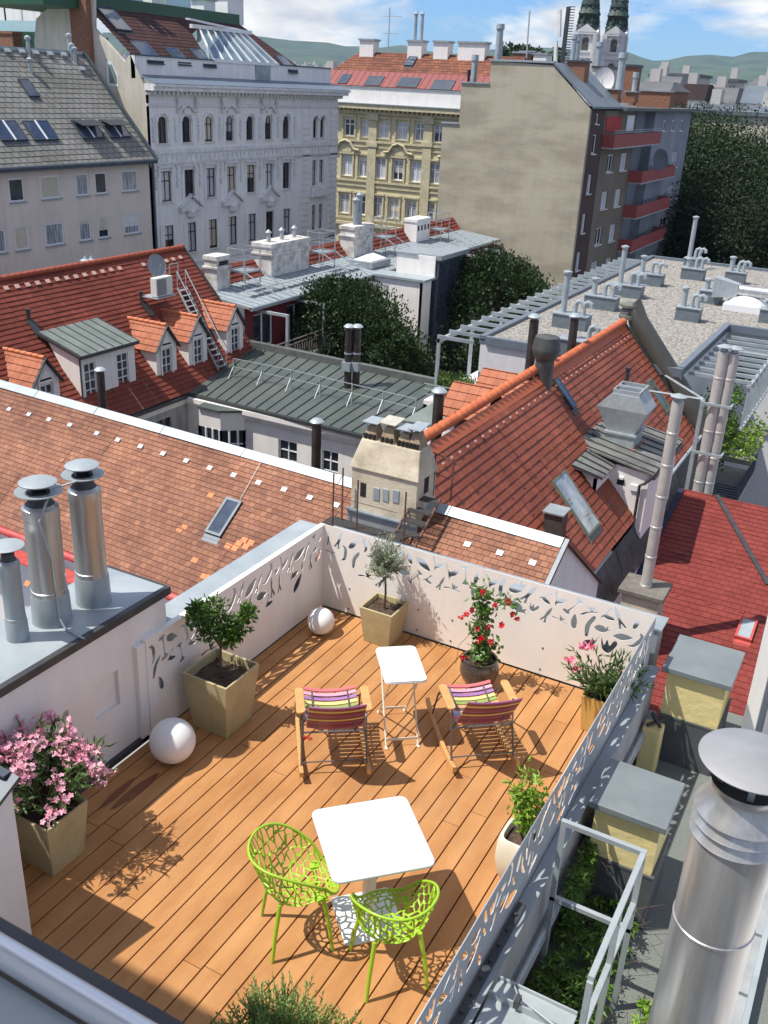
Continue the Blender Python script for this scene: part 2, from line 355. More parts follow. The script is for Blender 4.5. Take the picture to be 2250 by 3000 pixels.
mb=MB();mb.B(XL,XR,YN,YB,-.30,-.03);S('deck_base',mb,BLACKG)
# wet streaks on the boards
WET=mat('wet_wood',(.16,.05,.015),(.20,.07,.025),.35,scale=4,spec=.5)
mb=MB()
for (c,l,w) in (((410,2150),.62,.030),((435,2216),.62,.045)):
    pass
def streak(mb,p,q,w):
    p=np.array(p);q=np.array(q);d=nrm(q-p);s_=np.array([d[1],-d[0],0]);n=14;L_=[];R_=[]
    for i in range(n+1):
        t=i/n;c=p+(q-p)*t;ww=w*math.sin(math.pi*min(1,max(.0,t)))**.6;L_.append(c-s_*ww);R_.append(c+s_*ww)
    for i in range(n): mb.add([L_[i],R_[i],R_[i+1],L_[i+1]],[(0,1,2,3)])
for p,q,w in (((205+75+10,2371),(395,2278),.035),((322,2374),(468,2262),.045)):
    a=Z(*p,.004);b=Z(*q,.004);streak(mb,a,b,w)
S('damp_stain',mb,WET)
# ================================================================ laser-cut panels
def sm(pts,n=5):
    m=len(pts);out=[]
    for i in range(m):
        p0,p1,p2,p3=[np.array(pts[(i+k)%m],float) for k in (-1,0,1,2)]
        for j in range(n):
            t=j/n;out.append(tuple(.5*((2*p1)+(-p0+p2)*t+(2*p0-5*p1+4*p2-p3)*t*t+(-p0+3*p1-3*p2+p3)*t**3)))
    return out
SH={
'leaf':[(-1,-.15),(-.5,.35),(.2,.42),(1,.25),(.45,-.2),(-.3,-.42)],
'leaf2':[(-1,0),(-.3,.38),(.4,.3),(1,.0),(.4,-.3),(-.3,-.38)],
'tulip':[(-.55,.75),(-.32,.15),(-.12,.65),(.08,.2),(.4,.72),(.62,.5),(.35,-.1),(0,-.45),(-.45,-.15)],
'bird':[(-1.3,-.45),(-.6,-.12),(-.1,-.05),(-.35,.3),(-.42,.75),(-.15,.4),(0,.72),(.15,.35),(.42,.7),(.4,.25),(.25,.0),(1.3,.15),(.5,-.15),(-.4,-.25),(-1.1,-.62)],
'twig':[(-.3,-1),(-.13,-.35),(-.16,.3),(.02,1.05),(.2,.35),(.16,-.3),(.4,-.95),(.2,-1.05),(.04,-.62),(-.1,-1.05)],
'fig':[(-.75,-.1),(-.35,.32),(.15,.35),(.35,.2),(.55,.55),(.62,.2),(.95,.12),(.6,-.05),(.3,-.35),(-.35,-.42)],
'spoon':[(-.35,.98),(.1,1.05),(.35,.85),(.1,.68),(.07,-.5),(.3,-.75),(.15,-1),(-.35,-1),(-.32,-.75),(-.05,-.55),(-.07,.65),(-.4,.78)],
'ell':[(.15,1.1),(.32,.95),(.1,.1),(.75,.05),(1.15,-.2),(.5,-.5),(-.2,-.5),(-.4,-.85),(-.35,-.4),(-.05,.2)],
'stem':[(-.2,-1.1),(-.38,-.1),(.0,.9),(.3,1.15),(.38,.85),(.08,.1),(.06,-.6),(0,-1.1)],
'ess':[(.0,1.05),(.2,.6),(.0,.0),(-.25,-.6),(-.7,-1.0),(-.1,-.95),(.35,-.35),(.6,.4),(.4,1.0)],
'drop':[(0,.75),(.25,.1),(.2,-.55),(0,-.7),(-.22,-.4),(-.25,.2)],
'why':[(-.6,-.9),(-.15,-.1),(-.05,.3),(-.5,.3),(-1,.1),(-.6,.5),(.0,.55),(.5,.95),(.75,1.05),(.3,.45),(.12,-.1),(.0,-.7),(-.12,-1.),(-.25,-.55),(-.4,-1)],
}
PANEL_SHADE=mat('panel_shade_grey',(.40,.42,.44),(.36,.38,.40),.45,scale=1)  # right screen's outer face is in shade; that shade is put into this grey
def cutpanel(parent,length,height,holes,fn,thick=.006,name='cut_panel',pm=None):
    cu=bpy.data.curves.new('c','CURVE');cu.dimensions='2D';cu.fill_mode='BOTH';cu.extrude=thick/2
    def sp(pts):
        s=cu.splines.new('POLY');s.points.add(len(pts)-1)
        for i,p in enumerate(pts): s.points[i].co=(p[0],p[1],0,1)
        s.use_cyclic_u=True
    sp([(0,0),(length,0),(length,height),(0,height)])
    for kd,cx,cy,sc,ang in holes:
        c,s_=math.cos(ang),math.sin(ang)
        pts=[(cx+sc*(px*c-py*s_),cy+sc*(px*s_+py*c)) for px,py in sm(SH[kd])]
        pts=[(min(max(px,.015),length-.015),min(max(py,.01),height-.018)) for px,py in pts]
        sp(pts)
    ob=bpy.data.objects.new('tmp',cu);SC.collection.objects.link(ob);bpy.context.view_layer.update()
    dg=bpy.context.evaluated_depsgraph_get();me=bpy.data.meshes.new_from_object(ob.evaluated_get(dg))
    for v in me.vertices:
        v.co=Vector(fn(v.co.x,v.co.y,v.co.z)-wt(parent)[0])
    bpy.data.objects.remove(ob);me.name=name;me.materials.clear();me.materials.append(pm or PANEL)
    o=bpy.data.objects.new(name,me);SC.collection.objects.link(o);o.parent=parent;me.update();return o
kinds=list(SH)
def rowholes(x0,x1,zc,sd,dz=.175,step=.16,sc=.098,L_=None,Hh=None):
    r=random.Random(sd);H=[];placed=[];top=zc+.10
    for row in range(3):
        x=x0+.05;miss=0
        while x<x1-.06:
            ok=False
            for tr in range(14):
                kd=r.choice(kinds);s=sc*r.uniform(.85,1.2)*(1.15-.1*tr/4)
                if kd in('bird','why','ell'): s*=.82
                if kd=='drop': s*=.85
                an=r.uniform(-.75,.75);cx=x+r.uniform(-.02,.03);cy=zc-row*dz-(.0 if row else .01)+r.uniform(-.03,.03);c,sn=math.cos(an),math.sin(an)
                P=np.array([(cx+s*(a*c-b*sn),cy+s*(a*sn+b*c)) for a,b in sm(SH[kd],4)])
                if P[:,0].min()<x0+.015 or P[:,0].max()>x1-.015 or P[:,1].max()>top+.005 or P[:,1].min()<.015: continue
                if row==2 and r.random()<.8: break
                if all(((P[:,None,:]-Q[None,:,:])**2).sum(-1).min()>.026**2 for Q in placed): ok=True;break
            if ok: H.append((kd,cx,cy,s,an));placed.append(P);x+=step*.9
            else: x+=step*.25
    return H
PH=1.0
# left panel (plane x=XL), back panel (plane y=YB), right panel (plane x=XR)
YL0=5.27
t=T('privacy_screen','white laser-cut screen wall left of the deck behind the lemon tree','screen',((XL),(YL0+YB)/2,0),group='laser-cut metal screens round the deck')
hz=rowholes(0,YB-YL0,PH-.15,3)
cutpanel(t,YB-YL0,PH-.02,hz,lambda a,b,c:np.array([XL+c,YL0+a,.01+b]))
m=MB();m.B(XL-.05,XL+.008,YL0-.004,YB+.02,PH-.012,PH+.006);m.build('cap_strip',PANEL,t)
m=MB();m.B(XL-.09,XL-.005,YL0-.10,YL0,0,PH-.015);m.build('end_post',PANEL,t)
t=T('privacy_screen','long white laser-cut screen wall across the far end of the deck','screen',((XL+XR)/2,YB,0),group='laser-cut metal screens round the deck')
half=1.9
cutpanel(t,half-.003,PH,rowholes(0,half,PH-.12,8),lambda a,b,c:np.array([XL+.006+a,YB+c,.012+b]))
cutpanel(t,(XR-XL)-half-.006,PH,rowholes(0,XR-XL-half,PH-.12,15),lambda a,b,c:np.array([XL+half+.006+a,YB+c,.012+b]))
m=MB()
for xx in (XL+.35,XL+1.2,XL+1.6,XL+2.6,XL+3.3):
    for zz in (.07,.32): m.lathe((0,0,0),[(.001,0)],3) if 0 else m.B(xx-.008,xx+.008,YB-.008,YB-.004,zz-.008,zz+.008)
m.build('bolt',DARKM,t)
t=T('privacy_screen','laser-cut screen with its shade coloured in grey, running down the right edge of the deck','screen',(XR,(YN+YB)/2,0),group='laser-cut metal screens round the deck')
cutpanel(t,YB-5.3,PH-.45,rowholes(0,YB-5.3,PH-.45-.115,21,dz=.15),lambda a,b,c:np.array([XR+c,5.3+a,.45+b]),pm=PANEL_SHADE)
cutpanel(t,5.296-2.2,PH-.45,rowholes(0,5.296-2.2,PH-.45-.115,29,dz=.15),lambda a,b,c:np.array([XR+c,2.2+a,.45+b]),pm=PANEL_SHADE)
m=MB();m.B(XR-.004,XR+.004,2.2,YB,.02,.447);m.build('lower_panel',PANEL,t)
# curb outside the right screen
t=T('parapet_wall','low pale grey parapet carrying the right-hand screen','wall',(XR+.12,(2+YB)/2,-1))
m=MB();m.B(XR+.02,XR+.085,2,YB+.05,-1.1,.44);m.build('wall',WGREY,t)
m=MB();m.B(XR+.012,XR+.11,2,YB+.06,.44,.455);m.build('coping',GREYP,t)
m=MB();m.B(XR+.085,XR+.15,3.6,YB+.1,-.12,-.06);m.build('ledge',WGREY,t)
m=MB()
m.B(XR+.016,XR+.07,3.55,4.75,.46,.475)
for i in range(8): 
    yy=3.65+i*.14; m.lathe((XR+.04,yy,.475),[(.012,0),(.012,.018),(.004,.02)],8)
m.build('bolt_plate',DARKM,t)
# low ledge behind the back screen (zinc)
t=T('parapet_wall','zinc-topped low wall behind the far screen','wall',((XL+XR)/2,YB+.3,-1))
m=MB();m.B(XL-.1,XR+.02,YB+.17,YB+.40,-3,.78);m.build('wall',ZINC,t)
m=MB();m.B(XL-.12,XR+.05,YB+.15,YB+.43,.78,.80);m.build('coping',ZINC,t)
t=T('parapet_wall','zinc-topped low wall outside the left screen','wall',(XL-.2,7,-1))
m=MB();m.B(XL-.34,XL-.15,5.6,YB+.1,-3,.90);m.build('wall',WGREY,t)
m=MB();m.B(XL-.38,XL-.13,5.6,YB+.12,.90,.92);m.build('coping',ZINCL,t)
# ================================================================ left chimney block
cR=PX(471,1738,-5.03); cL=Z(325,1683,cR[2]); XB0=-5.72
t=T('chimney_block','white rendered chimney block with metal top left of the deck','chimney block',(-5.4,4,0))
zt=1.34;y1=5.60
m=MB();rec=[(4.55,4.60,.45,.98),(4.28,4.60,.45,.50),(4.02,4.06,.42,.95)]
wall(m,(-5.03,1.5,0),(0,1,0),(1,0,0),y1-1.5,.02,zt,[(4.98-1.5-.28,4.98-1.5,.52,.86),(4.42-1.5-.28,4.42-1.5,.40,.80)],depth=.035)
m.B(-5.072,-5.066,1.5,y1,.02,zt)
m.B(XB0,-5.03-.05,y1-.05,y1,-3,zt)
m.build('wall',WHITE,t)
m=MB();m.B(XB0-.02,-5.0,1.5,y1+.03,zt,zt+.012);m.build('roof_sheet',ZINCL,t)
m=MB();m.B(-5.045,-4.992,1.5,y1+.035,zt-.05,zt+.02);m.B(XB0,-5.0,y1+.02,y1+.045,zt-.05,zt+.016);m.build('drip_edge',DARKM,t)
m=MB();m.B(-5.035,-4.985,1.5,5.25,.0,.05);m.build('base_flashing',DARKM,t)
def flue(label,x,y,z0,h,r,capr,group,double=True,mt=STEEL,name='chimney_flue'):
    t=T(name,label,'flue',(x,y,z0),group=group);c=(x,y,z0)
    m=MB();m.lathe(c,[(r*1.16,0),(r*1.10,h*.22),(r*1.02,h*.245)],32);m.build('collar',ZINC,t,smooth=True)
    m=MB();m.lathe(c,[(r*1.05,h*.235),(r*1.05,h*.27),(r,h*.275),(r,h*.84),(r*1.03,h*.845),(r*1.03,h*.92),(r*.98,h*.925),(r*.80,h*.945)],32,cap=False);m.build('pipe',mt,t,smooth=True)
    m=MB();m.lathe(c,[(r*.80,h*.94),(r*.66,h*.97),(r*.6,h*1.03),(r*.58,h*1.0)],24,cap=True);m.build('mouth',DARKM,t)
    if double:
        m=MB();m.lathe(c,[(r*.61,h*1.02),(capr*1.22,h*1.035),(capr*1.22,h*1.042),(r*.64,h*1.03)],32,cap=False);m.build('collar_disc',ZINCL,t,smooth=True)
    m=MB();m.lathe(c,[(capr*.97,h*1.10),(capr*.98,h*1.108),(capr*.7,h*1.125),(.001,h*1.135)],32);m.build('rain_cap',ZINCL,t,smooth=True)
    m=MB()
    for a in range(3):
        a=a*2.09+.4;m.bar((x+r*.5*math.cos(a),y+r*.5*math.sin(a),z0+h*1.0),(x+r*.5*math.cos(a),y+r*.5*math.sin(a),z0+h*1.11),.02)
    m.build('cap_bracket',DARKM,t);return t
for i,((bx,by),hh,r,cp,lb) in enumerate((((270,1762),1.10,.125,.135,'stainless flue nearest the tiled roof on the white chimney block'),((149,1816),1.08,.135,.145,'middle stainless flue with cable looped round it on the white chimney block'))):
    p=Z(bx,by,zt);flue(lb,p[0]+.02,p[1],zt+.012,hh,r,cp,'flues on the white chimney block')
p=Z(54,1872,zt);flue('thin ribbed flue at the left picture edge on the chimney block',p[0],p[1],zt+.012,.72,.075,.13,'flues on the white chimney block',double=False,mt=ZINC)
pa=Z(149,1816,zt);pb=Z(270,1762,zt)
t=MB();t.tube([(pb[0]+.1,pb[1]-.15,zt+1.16),(pb[0]+.0,pb[1]-.3,zt+1.12),(pa[0]+.15,pa[1]-.05,zt+1.09),(pa[0]+.13,pa[1]-.12,zt+.95),(pa[0]+.16,pa[1]-.06,zt+.6),(pa[0]+.17,pa[1]-.06,zt+.1),(pa[0]+.22,pa[1]-.06,zt+.02),(-5.02,pa[1]-.1,zt+.03),(-4.995,pa[1]-.08,zt+.01)],.009,8)
tag(t.build('lightning_cable',GALV),'pale cable hanging from the flue caps down to the block edge','cable')
# house corner pillar, lower left
t=T('house_wall','white rendered end wall with sloping metal cap at lower left','wall',(-4.5,2.5,0))
m=MB();zA=1.33;zB=.95
m.prism([(-4.2,3.18,-.2),(-4.2,1.0,-.2),(-4.2,1.0,zB-.6),(-4.2,2.45,zB),(-4.2,3.18,zA)],(-.9,0,0));m.build('wall',WHITE,t)
m=MB();m.prism([(-4.15,3.21,zA+.005),(-4.15,2.45,zB+.005),(-4.15,2.45,zB+.035),(-4.15,3.21,zA+.035)],(-.07,0,0));m.prism([(-4.22,3.21,zA+.007),(-4.22,2.45,zB+.007),(-4.22,2.45,zB+.02),(-4.22,3.21,zA+.02)],(-.85,0,0));m.prism([(-4.22,3.15,zA+.03),(-4.22,3.21,zA+.035),(-4.22,3.21,zA+.05),(-4.22,3.15,zA+.045)],(-.85,0,0));m.build('cap',LEAD,t)
# the camera's own window sill (rounded metal edge) and eave over it
t=T('window_sill','rounded silver metal sill edge close to the lens at lower left','sill',(-.8,.3,4.4))
zs=4.55;a=Z(0,2735,zs);b=Z(480,3040,zs);d=nrm(b-a);ys=(a[1]+b[1])/2
m=MB();m.tube([(-2.6,ys-.012,zs),(.1,ys-.012,zs)],.015,20);m.build('rail',mat('sill_silver',(.85,.87,.88),(.75,.78,.80),.25,.5,scale=2,stretch=(.5,6,6)),t,smooth=True)
m=MB();m.B(-2.6,.1,ys-.9,ys-.028,zs-.03,zs-.012);m.build('sheet',mat('sill_sheet',(.36,.41,.41),(.28,.32,.33),.35,.2,scale=3),t)
m=MB();m.B(-2.6,.1,ys+.012,ys+.028,zs-.12,zs-.015);m.build('drip_edge',DARKM,t)
t=T('house','house behind the viewpoint whose eave shades the near deck','house',(-3,-3,0))
m=MB();m.B(-9,-.9,-6,.62,7.9,8.0);m.build('eave',ZINC,t)
m=MB();m.B(-9,-.9,-6,-.9,-3,7.9);m.build('wall',WHITE,t)
# ================================================================ balls
BALL=mat('ball_white',(.80,.79,.78),(.76,.75,.74),.5,scale=1.2)
def ball(lb,x,y,r):
    t=T('ball_lamp',lb,'ball lamp',(x,y,0),group='white ball lamps on the deck')
    m=MB();pr=[(r*math.sin(math.pi*i/32)+.0005,r-r*math.cos(math.pi*i/32)) for i in range(1,32)];m.lathe((x,y,.006),[(.001,0)]+pr+[(.001,2*r)],48);m.build('globe',BALL,t,smooth=True,auto=80)
    m=MB();m.lathe((x,y,0),[(r*.35,0),(r*.35,.02)],24);m.build('base_ring',DARKM,t)
ball('large white ball lamp on the deck between lemon tree and left wall',-4.62,5.14,.195)
ball('small white ball lamp in the far left corner of the deck',-4.67,7.60,.145)
# ================================================================ furniture
WOOD=mat('oak',(.62,.36,.14),(.50,.27,.09),.5,scale=3,stretch=(2,12,2))
TBLW=mat('table_white',(.70,.73,.73),(.64,.67,.68),.35,scale=2.2)
CREAM=mat('cream_steel',(.74,.71,.60),(.70,.66,.55),.4)
LIME=mat('lime_paint',(.33,.55,.025),(.30,.51,.025),.38,scale=1,coat=.2)
GREYTUBE=mat('grey_tube',(.16,.16,.17),(.12,.12,.13),.4,.5)
def rrect(w,h,r,n=6,z=0):
    P=[]
    for cx,cy,a0 in ((w/2-r,h/2-r,0),(-w/2+r,h/2-r,90),(-w/2+r,-h/2+r,180),(w/2-r,-h/2+r,270)):
        for i in range(n+1):
            a=math.radians(a0+90*i/n);P.append((cx+r*math.cos(a),cy+r*math.sin(a),z))
    return P
t=T('dining_table','square white pedestal table between the two lime green chairs','table',(-2.335,4.515,0),math.radians(45))
m=MB();m.prism(rrect(.70,.70,.06,8,.715),(0,0,.022));m.build('tabletop',TBLW,t,local=True,bevel=.006,smooth=True)
m=MB();m.prism(rrect(.66,.66,.05,8,.70),(0,0,.0145));m.build('top_rim',TBLW,t,local=True)
m=MB();m.prism(rrect(.065,.13,.012,3,.014),(0,0,.686));m.build('column',TBLW,t,local=True,smooth=True)
m=MB();m.prism(rrect(.44,.44,.03,5,.004),(0,0,.011));m.build('base_plate',TBLW,t,local=True)
t=T('bistro_table','narrow white folding bistro table between the striped rocking chairs','table',(-3.185,6.55,0),math.radians(38.3))
m=MB();m.prism(rrect(.37,.57,.05,8,.70),(0,0,.012));m.prism(rrect(.375,.575,.05,8,.69),(0,0,.0095));m.build('tabletop',TBLW,t,local=True,smooth=True)
for s in(-1,1):
    for d in (-1,1):
        m=MB();xx=s*(.145 if d>0 else .125)
        m.tube([(xx,d*.22,.69),(xx,0,.37),(xx,-d*.25,.03),(xx,-d*.27,.006)],.008,8);m.B(xx-.012,xx+.012,-d*.27-.02,-d*.27+.02,0,.012);m.build('leg',CREAM,t,local=True,smooth=True)
m=MB()
for d in(-1,1): 
    xx=(.145 if d>0 else .125);m.bar((-xx,-d*.235,.07),(xx,-d*.235,.07),.006,.025)
m.build('foot_bar',CREAM,t,local=True)
# ---- lime chairs
def shell(x,y):
    s=min(1.0,math.hypot(x,y));th=math.atan2(x,-y) # th=0 back .. pi front (y>0 front)
    back=.5*(1+math.cos(th)) # 1 at the back, 0 at front
    h=.415+.365*back**.85+.10*max(0,math.sin(abs(th)))**2
    if abs(th)>2.2: h=.415+(h-.415)*max(0,1-(abs(th)-2.2)/.75)**1.2
    g=s/.58*.74 if s<.58 else .74+.26*((s-.58)/.42)**.8
    k=max(0,(s-.42)/.58);rise=(h-.415)*k**1.45
    rx=.272;ry=.262+.03*(1-back)
    ux,uy=(x/s,y/s) if s>1e-6 else (0,0)
    return np.array([ux*g*rx,uy*g*ry-.01-.05*back*k**2,.42-.022*math.exp(-(s/.45)**2)+rise])
def lime_chair(label,loc,rz,sd):
    t=T('lattice_chair',label,'chair',loc,rz,'lime green lattice chairs at the white table')
    r=random.Random(sd);m=MB();sp=.092;V={};E=set()
    def vert(i,j): # honeycomb brick-wall lattice
        if (i,j) in V: return V[(i,j)]
        px=(i*.866)*sp;py=(j*1.5+(.25 if (i+j)%2 else -.25))*sp
        a,b=r.uniform(-.5,.5)*sp,r.uniform(-.5,.5)*sp
        V[(i,j)]=np.array([px+a,py+b]);return V[(i,j)]
    n=16;segs=[]
    for i in range(-n,n):
        for j in range(-n,n):
            a=vert(i,j);segs.append((a,vert(i+1,j)))
            if (i+j)%2: segs.append((a,vert(i,j+1)))
    for _ in range(34):
        th=r.uniform(0,6.28);q=r.uniform(.1,.85);p=np.array([q*math.cos(th),q*math.sin(th)]);segs.append((p,p+np.array([r.uniform(-1,1),r.uniform(-1,1)])*.13))
    for a,b in segs:
        la,lb=np.linalg.norm(a),np.linalg.norm(b)
        if la>1 and lb>1: continue
        if la>1: a=a/la
        if lb>1: b=b/lb
        P=[shell(*(a+(b-a)*k/3)) for k in range(4)]
        w=r.choice([.005,.006,.0072,.009]);m.tube(P,w,6,flat=.6,cap=False)
    m.build('lattice_shell',LIME,t,local=True,smooth=True,auto=60)
    m=MB();m.tube([shell(math.cos(a),math.sin(a)) for a in np.linspace(0,2*math.pi,72,endpoint=False)],.0095,8,closed=True);m.build('rim',LIME,t,local=True,smooth=True,auto=80)
    for sx in(-1,1):
        for sy in(-1,1):
            m=MB();m.tube([(sx*.15,sy*.145,.445),(sx*.188,sy*.185,.2),(sx*.207,sy*.207,.003)],[.0155,.0145,.0115],12);m.build('leg',LIME,t,local=True,smooth=True)
            if sy<0: continue
            m=MB();c=shell(sx*.44,sy*.44);m.B(c[0]-.026,c[0]+.026,c[1]-.03,c[1]+.03,c[2]-.012,c[2]+.004);m.build('leg_mount',LIME,t,local=True,bevel=.004)
    return t
lime_chair('lime green lattice chair left of the white table',(-2.69,4.14,0),math.radians(-45),4)
lime_chair('lime green lattice chair seen from behind, nearest the right screen',(-2.0,4.2,0),math.radians(45),9)
# ---- rocking chairs
SC_=[(.62,.16,.17),(.66,.35,.45),(.34,.17,.38),(.68,.66,.24),(.27,.36,.10),(.72,.36,.18),(.16,.09,.08),(.74,.45,.42),(.10,.42,.62),(.70,.16,.18),(.36,.35,.40),(.26,.08,.20),(.62,.52,.16),(.26,.035,.07),(.62,.20,.28),(.17,.03,.06),(.70,.30,.20)]
SM=[mat('slat_%d'%i,c,tuple(x*.92 for x in c),.4) for i,c in enumerate(SC_)]
def rocker(label,loc,rz):
    t=T('rocking_chair',label,'rocking chair',loc,rz,'striped rocking chairs')
    for s in(-1,1):
        m=MB();n=16;pts=[];x=s*.285
        for i in range(n+1):
            y=-.50+1.02*i/n;z=.012+.30*(y*.93)**2;pts.append((y,z))
        for i in range(n):
            (ya,za),(yb,zb)=pts[i],pts[i+1]
            m.add([(x-.017,ya,za),(x+.017,ya,za),(x+.017,yb,zb),(x-.017,yb,zb),(x-.017,ya,za+.048),(x+.017,ya,za+.048),(x+.017,yb,zb+.048),(x-.017,yb,zb+.048)],[(0,3,2,1),(4,5,6,7),(1,2,6,5),(3,0,4,7)]+([(0,1,5,4)] if i==0 else [])+([(2,3,7,6)] if i==n-1 else []))
        m.build('rocker_rail',WOOD,t,local=True)
        m=MB()
        P=[(s*.285,.15-.19+.0,.0)]
        m.prism([(q[0]+s*.285,q[1]-.10,.555) for q in rrect(.075,.37,.036,8)],(0,0,.022));m.build('armrest',WOOD,t,local=True,bevel=.004)
        m=MB();m.tube([(s*.28,-.38,.075),(s*.275,-.27,.36),(s*.27,-.26,.50),(s*.28,-.20,.548)],.009,8);m.build('back_leg',GREYTUBE,t,local=True,smooth=True)
        m=MB();m.tube([(s*.28,.34,.07),(s*.27,.22,.38),(s*.275,.06,.548)],.009,8);m.build('front_leg',GREYTUBE,t,local=True,smooth=True)
    m=MB();m.tube([(-.27,-.27,.36),(.27,-.27,.36)],.008,8);m.tube([(-.27,.24,.36),(.27,.24,.36)],.008,8);m.tube([(-.28,-.36,.12),(.28,-.36,.12)],.006,8)
    for s in(-1,1): m.tube([(s*.16,.29,.405),(s*.16,.0,.375),(s*.16,-.24,.375),(s*.16,-.33,.46),(s*.16,-.52,.80)],.008,8)
    m.build('seat_frame',GREYTUBE,t,local=True,smooth=True)
    prof=[]
    for i in range(11): u=i/10;prof.append((.29-.53*u,.425-.05*math.sin(math.pi*min(1,u*1.1))*.7-.01*u,0))
    for i in range(13): u=(i+.5)/13;prof.append((-.27-.27*u,.415+.40*u,1))
    for i,(y,z,bk) in enumerate(prof):
        m=MB();n=10;w=.235
        P=[]
        for k in range(n+1):
            q=-1+2*k/n;sag=.035*(1-q*q);P.append((q*w,y-(sag if bk else 0),z-(0 if bk else sag)))
        if not bk: ti=np.array([0,.0215,0.]);tn=np.array([0,0,.005])
        else: ti=np.array([0,-.0088,.0132]);tn=np.array([0,-.0042,-.0028])
        vs=[];
        for p in P:
            p=np.array(p);vs+=[p-ti-tn,p+ti-tn,p+ti+tn,p-ti+tn]
        fs=[]
        for k in range(n):
            for a in range(4): b=(a+1)%4;fs.append((k*4+a,k*4+b,(k+1)*4+b,(k+1)*4+a))
        fs+=[(3,2,1,0),(n*4,n*4+1,n*4+2,n*4+3)]
        m.add(vs,fs)
        j=i if not bk else (11,13,12,15,13,11,15,12,13,11,15,13,11)[12-(i-11)]  # dark maroons put the shade of the chair's rear into the back slats
        m.build('seat_slat' if not bk else 'back_slat',SM[j%len(SM)],t,local=True)
    return t
rocker('striped rocking chair left of the bistro table, seen squarely from behind',(-3.57,6.02,0),math.radians(36))
rocker('striped rocking chair right of the bistro table, near the pink oleander',(-2.54,6.76,0),math.radians(39.5))
# ================================================================ planters
STONE=mat('planter_stone',(.47,.40,.22),(.36,.31,.17),.65,scale=3.5,bump=.15,bscale=25)
STONEO=mat('planter_ochre',(.62,.40,.12),(.50,.31,.09),.6,scale=3,stretch=(3,3,.6),bump=.1)
POTB=mat('glazed_dark_pot',(.045,.036,.032),(.075,.06,.05),.16,scale=2,coat=.5)
POTW=mat('glazed_cream_pot',(.72,.68,.56),(.62,.58,.46),.3,scale=2.5,coat=.3)
BARK=mat('bark',(.13,.09,.06),(.08,.055,.04),.9,scale=8)
def planter(label,x,y,h,a,b,mt,soil=.05,rz=0,g=None):
    t=T('planter',label,'planter',(x,y,0),rz,g)
    m=MB();A,B_=a/2,b/2;w=.022;hs=h-soil-.03
    def ring(q,z): return [(-q,-q,z),(q,-q,z),(q,q,z),(-q,q,z)]
    vs=ring(B_,.0)+ring(A,h)+ring(A-w,h)+ring(A-w-.008,hs)
    fs=[(3,2,1,0)]
    for k in range(3):
        for i in range(4): j=(i+1)%4;fs.append((k*4+i,k*4+j,k*4+4+j,k*4+4+i))
    m.add(vs,fs);m.build('pot',mt,t,local=True,bevel=.006)
    m=MB();q=A-w-.006;n=10;vs=[];fs=[]
    for i in range(n+1):
        for j in range(n+1): vs.append((-q+2*q*i/n,-q+2*q*j/n,h-soil+random.uniform(-.012,.012)))
    for i in range(n):
        for j in range(n): fs.append((i*(n+1)+j,(i+1)*(n+1)+j,(i+1)*(n+1)+j+1,i*(n+1)+j+1))
    m.add(vs,fs);m.build('soil',SOIL,t,local=True);return t
planter('tapered sand-coloured planter under the olive tree by the far screen',-4.06,7.87,.42,.39,.30,STONE)
planter('large tapered sand-coloured planter under the lemon tree',-4.60,5.80,.58,.49,.38,STONE,soil=.09)
planter('tapered sand-coloured planter under the big pink oleander at lower left',-4.64,3.80,.48,.40,.31,STONE,soil=.05)
planter('ochre planter in the far right corner of the deck',-1.60,7.60,.38,.33,.27,STONEO)
t=T('planter','round dark glazed pot under the red-flowered climber','planter',(-2.85,7.64,0))
m=MB();m.lathe((0,0,0),[(.11,0),(.165,.07),(.195,.15),(.19,.23),(.165,.285),(.175,.30),(.155,.30),(.15,.26)],40,cap=False);m.lathe((0,0,0),[(.11,0.001),(.0005,.001)],40,cap=False);m.build('pot',POTB,t,local=True,smooth=True,auto=50)
m=MB();m.lathe((0,0,0),[(.152,.262),(.08,.275),(.001,.28)],24,cap=False);m.build('soil',SOIL,t,local=True)
t=T('planter','cream ceramic pot with rounded corners beside the right screen','planter',(-1.56,5.45,0))
m=MB();m.lathe((0,0,0),[(.12,0),(.155,.08),(.172,.22),(.165,.36),(.15,.40),(.128,.40),(.122,.33)],48,sq=4.5,cap=False);m.build('pot',POTW,t,local=True,smooth=True,auto=50)
m=MB();m.lathe((0,0,0),[(.126,.335),(.06,.345),(.001,.35)],32,sq=4.5,cap=False);m.build('soil',SOIL,t,local=True)
t=T('planter','sand-coloured pot under the rosemary bush at the bottom of the view','planter',(-2.0,2.93,0))
m=MB();m.lathe((0,0,0),[(.14,0),(.19,.3),(.19,.42),(.165,.42),(.16,.38),(.001,.38)],32,cap=False);m.build('pot',STONE,t,local=True,smooth=True,auto=40)
# ================================================================ potted plants
def fol(name,c1,c2,rough=.5,tr=.0):
    m=mat(name,c1,c2,rough,scale=9,spec=.4,lo=.3,hi=.7)
    b=m.node_tree.nodes['Principled BSDF']
    if tr and 'trs' not in m:
        nt=m.node_tree;N=nt.nodes;L=nt.links;t=N.new('ShaderNodeBsdfTranslucent');mx=N.new('ShaderNodeMixShader');mx.inputs[0].default_value=tr
        L.new(b.inputs['Base Color'].links[0].from_socket,t.inputs[0]);L.new(b.outputs[0],mx.inputs[1]);L.new(t.outputs[0],mx.inputs[2]);L.new(mx.outputs[0],N['Material Output'].inputs[0]);m['trs']=1
    return m
OLV=fol('leaf_olive',(.20,.25,.14),(.34,.38,.27),tr=.15)
LEM=fol('leaf_lemon',(.04,.10,.015),(.10,.20,.03),.35,.15)
OLE=fol('leaf_oleander',(.04,.09,.025),(.12,.20,.06),.4,.15)
